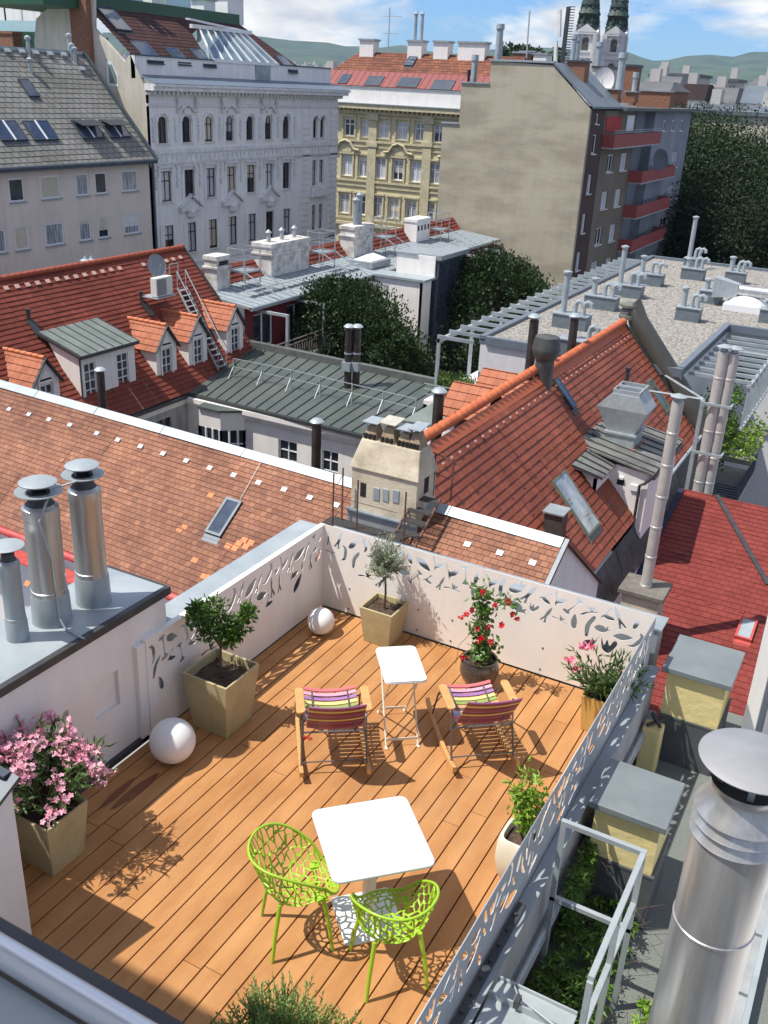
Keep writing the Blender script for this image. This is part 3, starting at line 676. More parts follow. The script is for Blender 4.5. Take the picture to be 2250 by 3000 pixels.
MAN=fol('leaf_climber',(.05,.13,.02),(.13,.25,.05),.35,.15)
YEL=fol('leaf_fresh',(.13,.28,.02),(.28,.45,.05),.4,.25)
ROS=fol('leaf_rosemary',(.11,.20,.045),(.24,.36,.09),.6,.1)
PINK=fol('petal_pink',(.80,.32,.45),(.85,.55,.62),.5,.2)
HOTP=fol('petal_hot_pink',(.80,.12,.25),(.85,.25,.35),.5,.2)
RED=fol('petal_red',(.45,.004,.012),(.60,.012,.03),.4,.1)
def flower(m,c,r,d=None):
    c=np.array(c);d=nrm(d if d is not None else RN.normal(size=3)+np.array([0,-.3,1.2]));a=nrm(np.cross(d,RN.normal(size=3)));b=np.cross(d,a)
    for k in range(5):
        t=2*math.pi*k/5;u=a*math.cos(t)+b*math.sin(t);v=np.cross(d,u)
        m.add([c,c+u*r*.6+v*r*.35+d*r*.25,c+u*r+d*r*.2,c+u*r*.6-v*r*.35+d*r*.25],[(0,1,2,3)])
def branchy(t,base,clusters,r0=.012,name='trunk',mt=None):
    m=MB();b=np.array(base,float)
    for c in clusters:
        c=np.array(c,float);mid=(b+c)/2+RN.normal(size=3)*.015;m.tube([b,mid,c],[r0,r0*.7,r0*.3],6)
    m.build(name,mt or BARK,t,smooth=True)
def crown(center,rad,n,ln,wd,shell=.35,flat=1.0,up=.4):
    C=[];D=[]
    while len(C)<n:
        v=RN.normal(size=3);v/=np.linalg.norm(v);q=(shell+(1-shell)*RN.rand())
        C.append(np.array(center)+v*np.array(rad)*q);D.append(v+np.array([0,0,up])+RN.normal(size=3)*.6)
    return C,D
# olive
x,y=-4.06,7.87;t=T('olive_tree','small olive tree with silvery round crown by the far screen','potted tree',(x,y,.38))
m=MB();m.tube([(x,y,.37),(x+.008,y,.55),(x-.005,y,.75)],[.014,.012,.010],8);m.build('trunk',BARK,t,smooth=True)
m=MB();br=MB()
for k in range(95):
    v=RN.normal(size=3);v/=np.linalg.norm(v);v[2]=v[2]*.9+.15;tip=np.array([x,y,.92])+v*np.array([.21,.21,.27])*(.55+.5*RN.rand());b0=np.array([x,y,.78+.1*RN.rand()])
    br.tube([b0,(b0+tip)/2+RN.normal(size=3)*.02,tip],[.003,.002,.001],4,cap=False)
    for j in range(20):
        q=.35+.75*j/20;c=b0+(tip-b0)*q+RN.normal(size=3)*.012;leafmesh(m,[c],[(tip-b0)*1.2+RN.normal(size=3)*.16],.052,.011)
br.build('branch',BARK,t);m.build('crown',OLV,t)
# lemon tree
x,y=-4.60,5.80;t=T('lemon_tree','small lemon tree with dark glossy leaves and green fruit','potted tree',(x,y,.5))
m=MB();m.tube([(x,y,.49),(x-.005,y,.62),(x,y+.005,.82)],[.016,.013,.011],8)
cl=[];base=np.array([x,y,.8])
for cx,cy,cz,r in ((-.13,-.10,1.12,.13),(-.20,-.02,1.02,.11),(-.05,.0,1.18,.12),(.05,.02,1.02,.12),(.16,.12,1.04,.10),(.2,.14,1.14,.08),(-.05,-.08,.98,.11),(.05,.05,.88,.09),(.12,.03,.95,.09),(-.15,-.13,1.2,.07)):
    c=np.array([x+cx,y+cy,cz]);cl.append((c,r));m.tube([base,(base+c)/2,c],[.008,.006,.003],6)
m.build('trunk',BARK,t,smooth=True);m=MB()
for c,r in cl:
    C,D=crown(c,(r,r,r*.9),150,.05,.02,.2);leafmesh(m,C,D,.052,.025)
m.build('crown',LEM,t)
FR=mat('green_lemon',(.06,.10,.02),(.12,.18,.03),.4)
for dx,dy,z in ((-.03,-.12,.92),(.10,.05,.86),(-.12,-.1,.94),(.07,-.02,.83)):
    m=MB();r=.026;m.lathe((x+dx,y+dy,z-r),[(.001,0)]+[(r*math.sin(math.pi*i/10),r*1.1-r*1.1*math.cos(math.pi*i/10)) for i in range(1,10)]+[(.001,2.2*r)],12);m.build('fruit',FR,t,smooth=True,auto=80)
# pink oleander (left)
x,y=-4.64,3.80;t=T('oleander','large oleander full of pale pink blossom at lower left','potted shrub',(x,y,.44))
st=MB();m=MB();fl=MB();fb=MB()
for k in range(74):
    v=np.array([RN.uniform(-1,1)*.85,RN.uniform(-1,1)*.9+.15,RN.uniform(.25,1.3)]);v=nrm(v)*(.38+.22*RN.rand());tip=np.array([x-.03,y,.50])+v*np.array([1,1,1.05]);b0=np.array([x+RN.uniform(-.08,.08),y+RN.uniform(-.08,.08),.42])
    st.tube([b0,(b0+tip)/2+np.array([0,0,.06]),tip],[.006,.004,.002],5,cap=False)
    for j in range(17):
        q=.35+.65*j/17;c=b0+(tip-b0)*q+np.array([0,0,.06*math.sin(q*3.1)]);leafmesh(m,[c],[(tip-b0)*.6+RN.normal(size=3)*.35],.115,.020)
    if k%4!=3 or tip[2]<.7:
        for j in range(17): flower(fl if RN.rand()<.7 else fb,tip+RN.normal(size=3)*.033,.025)
st.build('stem',BARK,t);m.build('foliage',OLE,t);fl.build('blossom',PINK,t);fb.build('blossom',fol('petal_mid_pink',(.75,.2,.36),(.82,.4,.5),.5,.2),t)
# far right oleander
x,y=-1.60,7.60;t=T('oleander','smaller oleander with hot pink flowers in the ochre planter','potted shrub',(x,y,.34))
st=MB();m=MB();fl=MB()
for k in range(40):
    v=np.array([RN.uniform(-1,1),RN.uniform(-1,.6),RN.uniform(.5,1.5)]);v=nrm(v)*(.30+.22*RN.rand());tip=np.array([x,y,.36])+v;b0=np.array([x+RN.uniform(-.05,.05),y+RN.uniform(-.05,.05),.32])
    st.tube([b0,(b0+tip)/2+np.array([0,0,.03]),tip],[.005,.003,.002],5,cap=False)
    for j in range(18):
        q=.2+.8*j/18;c=b0+(tip-b0)*q;leafmesh(m,[c],[(tip-b0)*.9+RN.normal(size=3)*.27],.11,.021)
for p in ((1702,1895),(1735,1895),(1672,1935),(1683,1960)):
    c=PY(*p,y-.17)
    for j in range(9): flower(fl,c+RN.normal(size=3)*.018,.026)
st.build('stem',BARK,t);m.build('foliage',OLE,t);fl.build('blossom',HOTP,t)
# red climber
x,y=-2.85,7.64;t=T('mandevilla','slender climber with deep red trumpet flowers in the dark pot','potted climber',(x,y,.26))
path=[(1406,1925),(1420,1880),(1395,1845),(1425,1815),(1400,1780),(1420,1750),(1400,1725)];P=[PY(a,b,y) for a,b in path];arm=[PY(a,b,y-.02) for a,b in ((1420,1800),(1460,1765),(1490,1760),(1515,1785))];lo=[PY(a,b,y-.03) for a,b in ((1400,1850),(1375,1860),(1345,1890),(1335,1945))]
m=MB();m.tube(P,[.006]*len(P),6);m.tube(arm,.004,5);m.tube(lo,.0025,5);m.build('stem',mat('green_stem',(.12,.13,.04)),t,smooth=True)
m=MB()
def along(P,n,sp,ln,wd):
    for k in range(n):
        q=RN.rand()*(len(P)-1);i=int(q);c=P[i]+(P[i+1]-P[i])*(q-i)+RN.normal(size=3)*sp;leafmesh(m,[c],[RN.normal(size=3)+np.array([0,0,.2])],ln,wd)
along(P,360,.046,.062,.036);along(arm,90,.035,.055,.03);along(P[:2],150,.06,.07,.038)
m.build('foliage',MAN,t);fl=MB()
for p in ((1413,1733),(1450,1772),(1398,1845),(1412,1870),(1430,1840),(1405,1880),(1352,1930),(1500,1802),(1516,1815),(1492,1765),(1365,1800),(1350,1810),(1470,1835),(1440,1880),(1402,1950),(1385,1790),(1360,1925)):
    c=PY(*p,y-.06-.05*RN.rand())
    for j in range(3): flower(fl,c+RN.normal(size=3)*.008,.034,RN.normal(size=3)+np.array([.1,-.6,.7]))
fl.build('blossom',RED,t)
# fresh green shrub in cream pot
x,y=-1.56,5.45;t=T('young_shrub','young bright green shrub in the cream pot beside the right screen','potted shrub',(x,y,.34))
st=MB();m=MB()
for a,b in ((1555,2250),(1535,2265),(1525,2320),(1560,2320),(1595,2330),(1505,2300),(1575,2290),(1585,2370),(1540,2380),(1560,2360)):
    tip=PY(a,b,y-.03-.06*RN.rand());b0=np.array([x,y,.34]);st.tube([b0,(b0+tip)/2+RN.normal(size=3)*.02,tip],[.006,.004,.002],5,cap=False)
    for j in range(52):
        q=.35+.7*j/52;leafmesh(m,[b0+(tip-b0)*q+RN.normal(size=3)*.025],[RN.normal(size=3)+np.array([0,0,.4])],.05,.03)
tip=PY(1524,2225,y-.03);st.tube([np.array([x,y,.34]),tip],[.004,.002],5)
st.build('stem',BARK,t);m.build('foliage',YEL,t)
# rosemary
x,y=-2.0,2.93;t=T('rosemary','feathery rosemary bush cut off by the bottom edge of the picture','potted shrub',(x,y,.36))
m=MB();st=MB()
for k in range(520):
    v=np.array([RN.normal()*.62,RN.normal()*.62,1.0]);v=nrm(v)*(.42+.13*RN.rand());b0=np.array([x+RN.normal()*.05,y+RN.normal()*.05,.36]);tip=b0+v
    st.tube([b0,tip],[.003,.001],4,cap=False)
    for j in range(48):
        q=.2+.8*j/48;leafmesh(m,[b0+v*q],[v*1.2+RN.normal(size=3)*.30],.032,.0085)
st.build('stem',BARK,t);m.build('foliage',ROS,t)
m=MB();fl=MB()
for p in ((888,2160),(905,2163)):
    c=Z(*p,.01);flower(m,c,.02);flower(m,c+np.array([.015,.01,0]),.018)
tag(m.build('fallen_petals',RED),'fallen red petals on the boards by the left rocking chair','petals')
# ================================================================ right-hand roof strip
YELR=mat('yellow_render',(.72,.60,.28),(.64,.52,.22),.85,scale=2,bump=.7,bscale=9)
GRAVF=mat('grit_felt',(.22,.24,.21),(.12,.13,.12),.95,scale=90,bump=.4)
t=T('flat_roof_strip','felt and slab roof strip between the right screen and the tall steel flue','flat roof',(-.6,6,-1.2))
m=MB();m.B(XR+.09,.55,2,9.3,-1.3,-.5);m.build('roof_deck',GRAVF,t)
m=MB()
for i in range(9):
    y0=2.6+i*.62;m.B(-.42,.16,y0+.01,y0+.60,-.5,-.47)
m.build('paving_slabs',mat('slab',(.34,.36,.38),(.26,.28,.30),.7,scale=3),t)
m=MB();m.B(-1.2,-.42,4.55,4.62,-.5,-.47);m.B(.16,.2,2,9.3,-.5,-.36);m.build('edge_strip',ZINCL,t)
def ychim(label,x0,x1,y0,y1,zt,zb,zr,g='yellow chimney stacks beside the right screen'):
    t=T('chimney_stack',label,'chimney',((x0+x1)/2,(y0+y1)/2,zr),group=g)
    m=MB();m.B(x0+.05,x1-.05,y0+.05,y1-.05,zb,zt-.055);m.build('stack',YELR,t)
    m=MB();m.B(x0,x1,y0,y1,zt-.055,zt);m.build('cap',CAPZ,t,bevel=.006)
    m=MB();m.B(x0+.04,x1-.03,y0+.035,y1-.03,zr,zb);m.B(x0+.035,x1-.025,y0+.03,y1-.025,zb,zb+.02);m.build('base_flashing',mat('base_grey',(.10,.105,.11),(.13,.135,.14),.5,.3),t);return t
a=Z(2009,2295,.55);b=Z(1953,2431,.55)
ychim('yellow chimney with pale metal cap nearer the camera, behind the grey railing',-1.22,(a[0]+b[0])/2,b[1],a[1],.55,.02,-.5)
a=Z(2184,1911,.55);b=Z(2145,2013,.55)
ychim('yellow chimney with wide metal cap in front of the red roof',-1.20,(a[0]+b[0])/2,b[1],a[1],.55,.0,-.5)
# lower square pier in front
t=T('pier','small plastered pier with crossed clamp beside the far yellow chimney','pier',(-1.1,8.1,-.5))
m=MB();m.B(-1.24,-1.06,7.78,7.96,-.5,.02);m.build('body',YELR,t,bevel=.02)
m=MB();m.bar((-1.2,7.8,.05),(-1.08,7.98,.05),.025,.025);m.bar((-1.08,7.8,.07),(-1.2,7.98,.07),.025,.025);m.build('clamp',DARKM,t)
# near cap with cable
t=T('chimney_stack','yellow stack with grey sheet-metal chimney cap with lightning cable at the bottom edge','chimney',(-1,3.3,-.5))
a=Z(1414.6,2846,.42);b=Z(1693,2969,.42)
yc=(a[1]+b[1])/2;x1=b[0]
m=MB();m.B(XR+.12,x1,1.8,yc,.40,.42);m.B(XR+.12,x1,yc-.012,yc,.42,.445);m.B(XR+.12,x1,yc-.16,yc-.148,.42,.47);m.build('cap',GALV,t)
m=MB();m.B(XR+.16,x1-.04,1.8,yc-.04,-.5,.40);m.build('stack',YELR,t)
m=MB();p0=np.array([XR+.22,yc-.02,.455]);m.tube([p0,p0+np.array([.07,-.1,.03]),p0+np.array([.2,-.15,.045]),p0+np.array([.42,-.2,.03]),(x1-.03,yc-.2,.03+.43)],.006,8);m.build('lightning_cable',GALV,t,smooth=True)
m=MB();m.B(XR+.28,XR+.31,yc-.18,yc-.12,.45,.51);m.B(x1-.07,x1-.04,yc-.23,yc-.17,.43,.48);m.build('cable_clip',DARKM,t)
# railing
t=T('railing','galvanised square-tube guard rail round the roof hatch','railing',(-.9,4.6,-.5))
ya=5.12;xa=-1.2;xb=-.66;zt=.93;w=.035
m=MB()
for z in(zt,.26): m.bar((xa-w/2,ya,z),(xb+w/2,ya,z),w)
m.bar((xb,ya-.02,zt),(xb,4.0,zt),w);m.bar((xb,ya-.02,.5),(xb,4.0,.5),w);m.build('rail',GALV,t)
for (px,py) in ((xa,ya),(xb,ya),(xb+.001,4.55),(xb,4.0)):
    m=MB();m.bar((px,py,-.5),(px,py,zt-.0176),w,w,up=np.array([1,0,0.]));m.build('post',GALV,t)
t=T('handrail_pipe','pale round pipe running low along the outside of the parapet','pipe',(-1.1,5,-.2))
m=MB();m.tube([(XR+.125,3.75,-.05),(XR+.125,8.0,-.05)],.022,12);m.build('pipe',GALV,t,smooth=True)
# grating
t=T('grating','galvanised walkway grating partly covered by vine leaves','grating',(-.9,4.0,-.28))
m=MB()
for i in range(24): xx=XR+.2+i*.038;m.B(xx-.003,xx+.003,3.3,4.5,-.235,-.2)
for i in range(32): yy=3.3+i*.038;m.B(XR+.2,XR+1.08,yy-.003,yy+.003,-.23,-.198)
m.build('grid',GALV,t)
VIN=fol('leaf_vine',(.05,.12,.015),(.12,.22,.03),.4,.2)
def vine(label,boxes,n,ln,mt,name='creeper',cat='creeper'):
    t=T(name,label,cat,tuple(np.mean([(b[0]+b[1])/2 for b in boxes]) if i==0 else (np.mean([(b[2]+b[3])/2 for b in boxes]) if i==1 else boxes[0][4]) for i in range(3)))
    m=MB();st=MB()
    for k in range(n):
        b=boxes[RN.randint(len(boxes))];c=np.array([RN.uniform(b[0],b[1]),RN.uniform(b[2],b[3]),b[4]+(b[5]-b[4])*RN.rand()**.7])
        for j in range(5): a=2*math.pi*j/5+RN.rand();leafmesh(m,[c],[np.array([math.cos(a),math.sin(a),RN.uniform(-.5,.3)])],ln,ln*.42,bend=.12)
        if k%5==0: st.tube([c,c+RN.normal(size=3)*np.array([.12,.12,.03]),c+np.array([RN.normal()*.2,RN.normal()*.2,-.12])],.002,4,cap=False)
    st.build('stem',BARK,t);m.build('foliage',mt,t);return t
vine('dense dark creeper filling the hatch between parapet and railing',[(XR+.18,-.7,4.3,5.9,-.5,-.25),(XR+.18,-.75,4.2,5.0,-.5,-.2),(XR+.16,XR+.24,5.4,6.6,-.45,.15)],1300,.062,VIN)
vine('sunlit creeper shoots spilling out under the railing',[(-.62,-.25,3.7,4.4,-.45,-.2),(-1.0,-.5,4.15,4.5,-.3,-.02),(-.5,-.2,4.4,5.2,-.46,-.38)],330,.058,YEL)
vine('leafy vine with sunlit lobed leaves at the lower right corner',[(.05,.5,3.0,4.6,-.47,-.2),(.12,.5,3.2,4.5,-.3,.1)],480,.05,VIN)
# tall steel flue
P=Z(2202,2240,2.6);fx,fy=P[0],P[1];r=.195
t=T('chimney_flue','tall wide stainless flue with mushroom cap at the right edge','flue',(fx,fy,-.5))
m=MB();m.lathe((fx,fy,0),[(r*1.012,-.5),(r*1.012,1.62),(r*1.03,1.625),(r*1.03,1.64),(r,1.645),(r,2.19),(r*.97,2.21)],64,cap=False);m.build('pipe',STEEL,t,smooth=True,auto=25)
m=MB()
for z in (2.20,2.27): m.lathe((fx,fy,0),[(r*.95,z+.05),(r*1.07,z+.005),(r*1.09,z),(r*1.07,z-.006),(r*.95,z+.03)],64,cap=False)
m.lathe((fx,fy,0),[(r*.84,2.50),(r*.76,2.47),(r*.78,2.44),(r*.96,2.38),(r*1.08,2.345),(r*1.10,2.338),(r*1.08,2.33),(r*.9,2.35)],64,cap=False);m.build('collar',STEEL,t,smooth=True,auto=35)
m=MB();m.lathe((fx,fy,0),[(r*.83,2.495),(r*.001,2.44)],48,cap=False);m.build('mouth',BLACKG,t)
m=MB();m.lathe((fx,fy,0),[(.240,2.620),(.243,2.627),(.20,2.643),(.001,2.662)],64);m.build('rain_cap',mat('cap_steel',(.50,.50,.49),(.40,.40,.39),.42,.6,scale=3),t,smooth=True,auto=60)
m=MB()
for k in range(4): a=k*1.57+.3;m.bar((fx+.12*math.cos(a),fy+.12*math.sin(a),2.44),(fx+.12*math.cos(a),fy+.12*math.sin(a),2.63),.03,.006)
m.build('cap_bracket',GALV,t)
# white building corner right of the yellow chimneys
e=PY(2206,2000,8.6)
t=T('white_corner_wall','pale grey rendered wall corner at the right edge behind the steel flue','wall',(e[0]+.5,8.8,-1))
m=MB();m.B(e[0],e[0]+.12,8.4,9.0,-6,1.4);m.B(e[0]+.18,e[0]+2,8.6,9.2,-6,1.6);m.build('wall',WHITE,t)
m=MB();m.B(e[0]+.12,e[0]+.18,8.62,9.0,-6,1.3);m.build('recess',GREYP,t)
m=MB();m.B(.55,4,2,8.3,-1.2,-.9)
S('side_roof',m,WHITE)
# ================================================================ old tiled roof behind the terrace
TOLD=tilemat('tile_old',[(.25,.112,.068),(.34,.158,.094),(.285,.128,.077),(.375,.18,.105),(.22,.10,.066)],mortar=(.085,.04,.028),patch=(.62,.58,.60),patchscale=.05)
TNEW=tilemat('tile_red',[(.22,.060,.032),(.27,.074,.038),(.245,.066,.034),(.31,.088,.046)],mortar=(.07,.02,.012),offset=0,msize=.02,patch=(.80,.72,.72),patchscale=.08,spec=.35,rough=.6)
TDRK=tilemat('tile_deep_red',[(.175,.042,.027),(.215,.052,.032),(.195,.047,.03),(.24,.06,.037)],mortar=(.07,.02,.013),offset=0,msize=.02,patch=(.75,.7,.7),patchscale=.08,spec=.3)  # deeper, browner red of the tiles on the left-hand roofs
TORN=tilemat('tile_orange',[(.42,.15,.08),(.47,.18,.10),(.39,.135,.07)],mortar=(.2,.05,.02),offset=0,msize=.02,spec=.3)
SLATE=tilemat('slate_tile',[(.055,.06,.06),(.085,.09,.088),(.07,.073,.07)],mortar=(.02,.02,.02),msize=.03,rough=.6)
ORANGE=mat('new_orange_tile',(.68,.20,.055),(.60,.16,.045),.6,scale=4)
PLAST=mat('stained_plaster',(.62,.54,.40),(.35,.29,.21),.9,scale=1.1,bump=.5,bscale=12,detail=9,lo=.42,hi=.66)
PLASTW=mat('flaking_plaster',(.66,.64,.60),(.34,.31,.27),.9,scale=1.6,bump=.5,bscale=10,detail=9,lo=.42,hi=.66)
GREEN=mat('green_metal',(.075,.095,.085),(.105,.125,.11),.5,.2,scale=.6,bump=.03)
zr=-3.7756;RA=Z(1655,1580,zr);RB=Z(0,1115,zr);U0=nrm(RB-RA);H0=nrm([-U0[1]*np.sign(-U0[1]*0+1),0,0]) 
H0=np.array([-U0[1],U0[0],0]);H0=H0 if H0[1]>0 else -H0
th=math.radians(37.1);W0=H0*math.cos(th)+UZ*math.sin(th);N0=np.cross(U0,W0);N0=N0 if N0[2]>0 else -N0
LEN=np.linalg.norm(RB-RA)+9
t=T('old_roof_house','house with weathered brown-orange tiled roof and zinc ridge just beyond the deck','house',tuple(RA-np.array([8,2,10])))
OE=RA-W0*4.42
m=MB();courses(m,OE,U0,W0,[(0,0),(LEN,0),(LEN,4.2),(0,4.2)],.150,.018,.185);m.build('roof_tiles',TOLD,t)
Wb=-H0*-1*math.cos(th)*1.0
m=MB();Wback=H0*math.cos(th)-UZ*math.sin(th)
m.add([RA,RB+U0*9,RB+U0*9+Wback*4.4,RA+Wback*4.4],[(0,1,2,3)]);m.build('rear_slope',TOLD,t)
m=MB()
k=0;u=0
while u<LEN:
    e=min(LEN,u+2.9+.3*math.sin(k));a=RA+U0*(u+.012)+N0*.03;b=RA+U0*(e-.012)+N0*.03
    m.obb(a-W0*.26,b-a,W0*.26,N0*.02);m.obb(a,b-a,Wback*.25,np.cross(U0,Wback)*np.sign(np.cross(U0,Wback)[2])*.02);u=e;k+=1
m.build('zinc_ridge',ZINCL,t)
m=MB();g=[RA+U0*.12,RA+U0*.12-W0*4.3,RA+U0*.12-W0*4.3-UZ*6,RA+U0*.12+Wback*4.3-UZ*6,RA+U0*.12+Wback*4.3];m.prism(g,-U0*-.2);m.build('gable_wall',WHITE,t)
m=MB();m.obb(RA-U0*.02-N0*.04,-W0*4.4,-U0*.10,N0*.09);m.build('verge_strip',LEAD,t)
m=MB();m.prism([OE-H0*.05-UZ*.2,OE+U0*LEN-H0*.05-UZ*.2,OE+U0*LEN-UZ*8,OE-UZ*8],H0*.3);m.build('front_wall',WHITE,t)
GUT=mat('red_gutter',(.42,.05,.045),(.50,.10,.08),.55,scale=6)
m=MB();m.tube([OE-H0*.12-UZ*.05,OE+U0*LEN-H0*.12-UZ*.05],.11,10);m.obb(OE-H0*.75-UZ*.38,U0*LEN,H0*.5,UZ*.03);m.build('gutter',GUT,t,smooth=True)
# light vent tiles and fresh orange tiles
def onroof(px,py,h=.03): return PL(px,py,RA+N0*h,N0)
for k,(px,py) in enumerate([(26,1199),(84,1214),(143,1229),(204,1245),(283,1270),(345,1289),(411,1308),(477,1329),(545,1350),(614,1371),(684,1392),(757,1414),(832,1434),(907,1458),(985,1480),(1369,1595),(1464,1620),(1560,1649)]):
    c=onroof(px,py);m=MB();m.obb(c-U0*.08-W0*.06,U0*.16,W0*.13,N0*.010);m.build('vent_tile',GALV,t)
m=MB()
for px,py in ((617,1451),(540,1545),(527,1551),(668,1600),(688,1607),(700,1592),(720,1602),(715,1583),(735,1590),(570,1642),(597,1689),(612,1692),(55,1700),(80,1710)):
    c=onroof(px,py,.012);m.obb(c-U0*.09-W0*.07,U0*.18,W0*.145,N0*.012)
m.build('replacement_tiles',ORANGE,t)
def skylight(root,base,U,W,Nn,w,l,fm=LEAD,name='skylight',h=.09,gm=None):
    m=MB();c=np.array(base);f=.07
    m.obb(c,U*w,W*f,Nn*h);m.obb(c+W*(l-f),U*w,W*f,Nn*h);m.obb(c+W*f,U*f,W*(l-2*f),Nn*(h-.002));m.obb(c+U*(w-f)+W*f,U*f,W*(l-2*f),Nn*(h-.002));m.obb(c-W*.22,U*w,W*.22,Nn*.025)
    s=m.build(name,fm,root);m=MB();m.obb(c+U*f+W*f+Nn*.02,U*(w-2*f),W*(l-2*f),Nn*(h-.035));m.build('pane',gm or mat('sky_pane',(.035,.05,.085),(.06,.08,.12),.04,spec=1),s);return s
b=onroof(648,1577,0);skylight(t,b,-U0*-1,W0,N0,.52,1.12)
m=MB();m.tube([onroof(704,1462,.06),onroof(766,1352,.06)],.008,6);m.build('lightning_rod',GALV,t)
# ---------------- plastered chimney with catwalk
yc=18.75
A_=PY(1216,1521,yc);Bx=PY(1028,1469,yc)[0];x1=A_[0];zf=PY(1219,1413,yc)[2];zt_=PY(1231,1334,yc)[2];dp=1.0
t=T('plastered_chimney','broad stained plaster chimney with clay pots behind the far screen','chimney',((Bx+x1)/2,yc+.5,A_[2]-.6))
m=MB();m.B(Bx,x1,yc,yc+dp,A_[2]-.9,zf);m.build('body',PLAST,t)
m=MB();o=.05
lo=[(Bx-o,yc-o,zf),(x1+o,yc-o,zf),(x1+o,yc+dp+o,zf),(Bx-o,yc+dp+o,zf)];i_=.22;hi=[(Bx+i_*.5,yc+i_,zt_),(x1-i_*.4,yc+i_,zt_),(x1-i_*.4,yc+dp-i_,zt_),(Bx+i_*.5,yc+dp-i_,zt_)]
mid=[(Bx-.01,yc+.03,zf+.22),(x1+.01,yc+.03,zf+.22),(x1+.01,yc+dp-.03,zf+.22),(Bx-.01,yc+dp-.03,zf+.22)]
fs=[(3,2,1,0),(8,9,10,11)]
for k in (0,4):
    for i in range(4): j=(i+1)%4;fs.append((k+i,k+j,k+j+4,k+i+4))
m.add(lo+mid+hi,fs);m.build('hood',PLAST,t,bevel=.03)
for px in (1103,1130,1160):
    c=PY(px,1447+ (px-1103)*.12,yc);m=MB();m.B(c[0]-.085,c[0]+.085,yc-.02,yc+.01,c[2]-.16,c[2]+.16);m.build('soot_door',ZINCL,t,bevel=.01)
c=PY(1064,1435,yc);m=MB();m.B(c[0]-.08,c[0]+.08,yc-.006,yc+.1,c[2]-.18,c[2]+.18);m.build('opening',BLACKG,t)
c=PX(1249,1421,x1);m=MB();m.B(x1-.02,x1+.006,c[1]-.12,c[1]+.12,c[2]-.2,c[2]+.2);m.build('opening',BLACKG,t)
m=MB();m.B(Bx-.06,x1+.08,yc-.06,yc-.002,A_[2]-.5,A_[2]-.12);m.B(Bx-.08,x1+.1,yc-.12,yc-.05,A_[2]-.16,A_[2]-.12);m.build('base_flashing',ZINC,t)
CLAY=mat('clay_pot',(.42,.32,.20),(.22,.16,.10),.9,scale=4)
for k,(px,w) in enumerate(((1093,.42),(1143,.44),(1190,.40),(1222,.34))):
    c=PY(px,1300,yc+.45);xx=c[0];z0=zt_-.03;m=MB();h=.34+.06*(k%2);w2=w/2
    vs=[(xx-w2,yc+.25,z0),(xx+w2,yc+.25,z0),(xx+w2,yc+.7,z0),(xx-w2,yc+.7,z0),(xx-w2*.45,yc+.38,z0+h),(xx+w2*.45,yc+.38,z0+h),(xx+w2*.45,yc+.6,z0+h),(xx-w2*.45,yc+.6,z0+h)]
    m.add(vs,[(3,2,1,0),(4,5,6,7),(0,1,5,4),(1,2,6,5),(2,3,7,6),(3,0,4,7)]);p=m.build('chimney_pot',CLAY,t)
    m=MB()
    for j in range(3): q=xx-w2*.55+j*w2*.55;m.B(q-.035,q+.035,yc+.24,yc+.33,z0+.05,z0+.16)
    m.build('pot_openings',BLACKG,p)
    m=MB();m.obb((xx-w2*1.0,yc+.25,z0+h+.09),(w2*2.0,0,0),(0,.5,.05*(k%2)),(0,0,.022))
    for dx in(-.6,.6): m.bar((xx+dx*w2,yc+.35,z0+h-.05),(xx+dx*w2,yc+.35,z0+h+.1),.012)
    m.build('cover_plate',ZINCL if k!=1 else mat('concrete_plate',(.5,.47,.4),(.4,.37,.3)),p)
t=T('catwalk','rusty mesh catwalk with thin posts in front of the plastered chimney','catwalk',((Bx+x1)/2,yc-.6,A_[2]-.7))
zc=A_[2]-.42;MESH=mat('mesh_step',(.10,.095,.09),(.05,.05,.05),.7,scale=60)
m=MB();xl=Bx-.45
for i in range(40): yy=yc-.80+i*.0165;m.B(xl,x1-.05,yy-.003,yy+.003,zc-.01,zc)
for i in range(30): xx=xl+(x1-.05-xl)*i/29;m.B(xx-.004,xx+.004,yc-.8,yc-.15,zc-.012,zc-.002)
m.build('mesh_deck',RUST if 0 else MESH,t)
for px,py1,py2 in ((1045,1405,1534),(1183,1440,1565),(975,1387,1510),(1002,1370,1488)):
    yy=yc-.78 if px in(1045,1183,975) else yc-.2
    p=PY(px,py2,yy);q=PY(px,py1,yy);m=MB();m.bar((p[0],yy,zc-.1),(p[0],yy,max(q[2],zc+.5)),.03);m.build('post',RUST,t)
m=MB();m.bar((xl,yc-.78,zc+.85),(x1-.1,yc-.78,zc+.85),.012);m.bar((xl,yc-.78,zc+.45),(x1-.1,yc-.78,zc+.45),.01);m.bar((xl,yc-.8,zc-.03),(x1,yc-.8,zc-.03),.03,.05);m.build('rail',RUST,t)
t=T('roof_steps','rusty stepped ladder with mesh treads right of the plastered chimney','steps',(x1+.4,yc-.5,A_[2]-.9))
top=PL(1290,1462,RA+N0*.5,N0);bot=top-W0*2.3
for s in(0,.62):
    m=MB();m.bar(bot-U0*-s*1.0,top-U0*-s*1.0,.05,.05);m.build('stringer',RUST,t)
top-= -U0*0
for k in range(7):
    c=bot+(top-bot)*(k+.5)/7;m=MB()
    for i in range(9): m.obb(c+H0*(i*.03-.1)+UZ*.04,U0*.6,H0*.012,UZ*.02)
    m.obb(c+H0*-.11+UZ*.03,U0*.6,H0*.02,UZ*.03);m.build('tread',MESH,t)
m=MB()
for px in (1248,1308):
    p=PL(px+5,1500 if px<1300 else 1480,RA,N0);q=p+UZ*1.05;m.bar(p,q,.03)
t2=T('guard_frame','thin rusty guard frame standing beside the plastered chimney','guard rail',tuple(PL(1275,1490,RA,N0)))
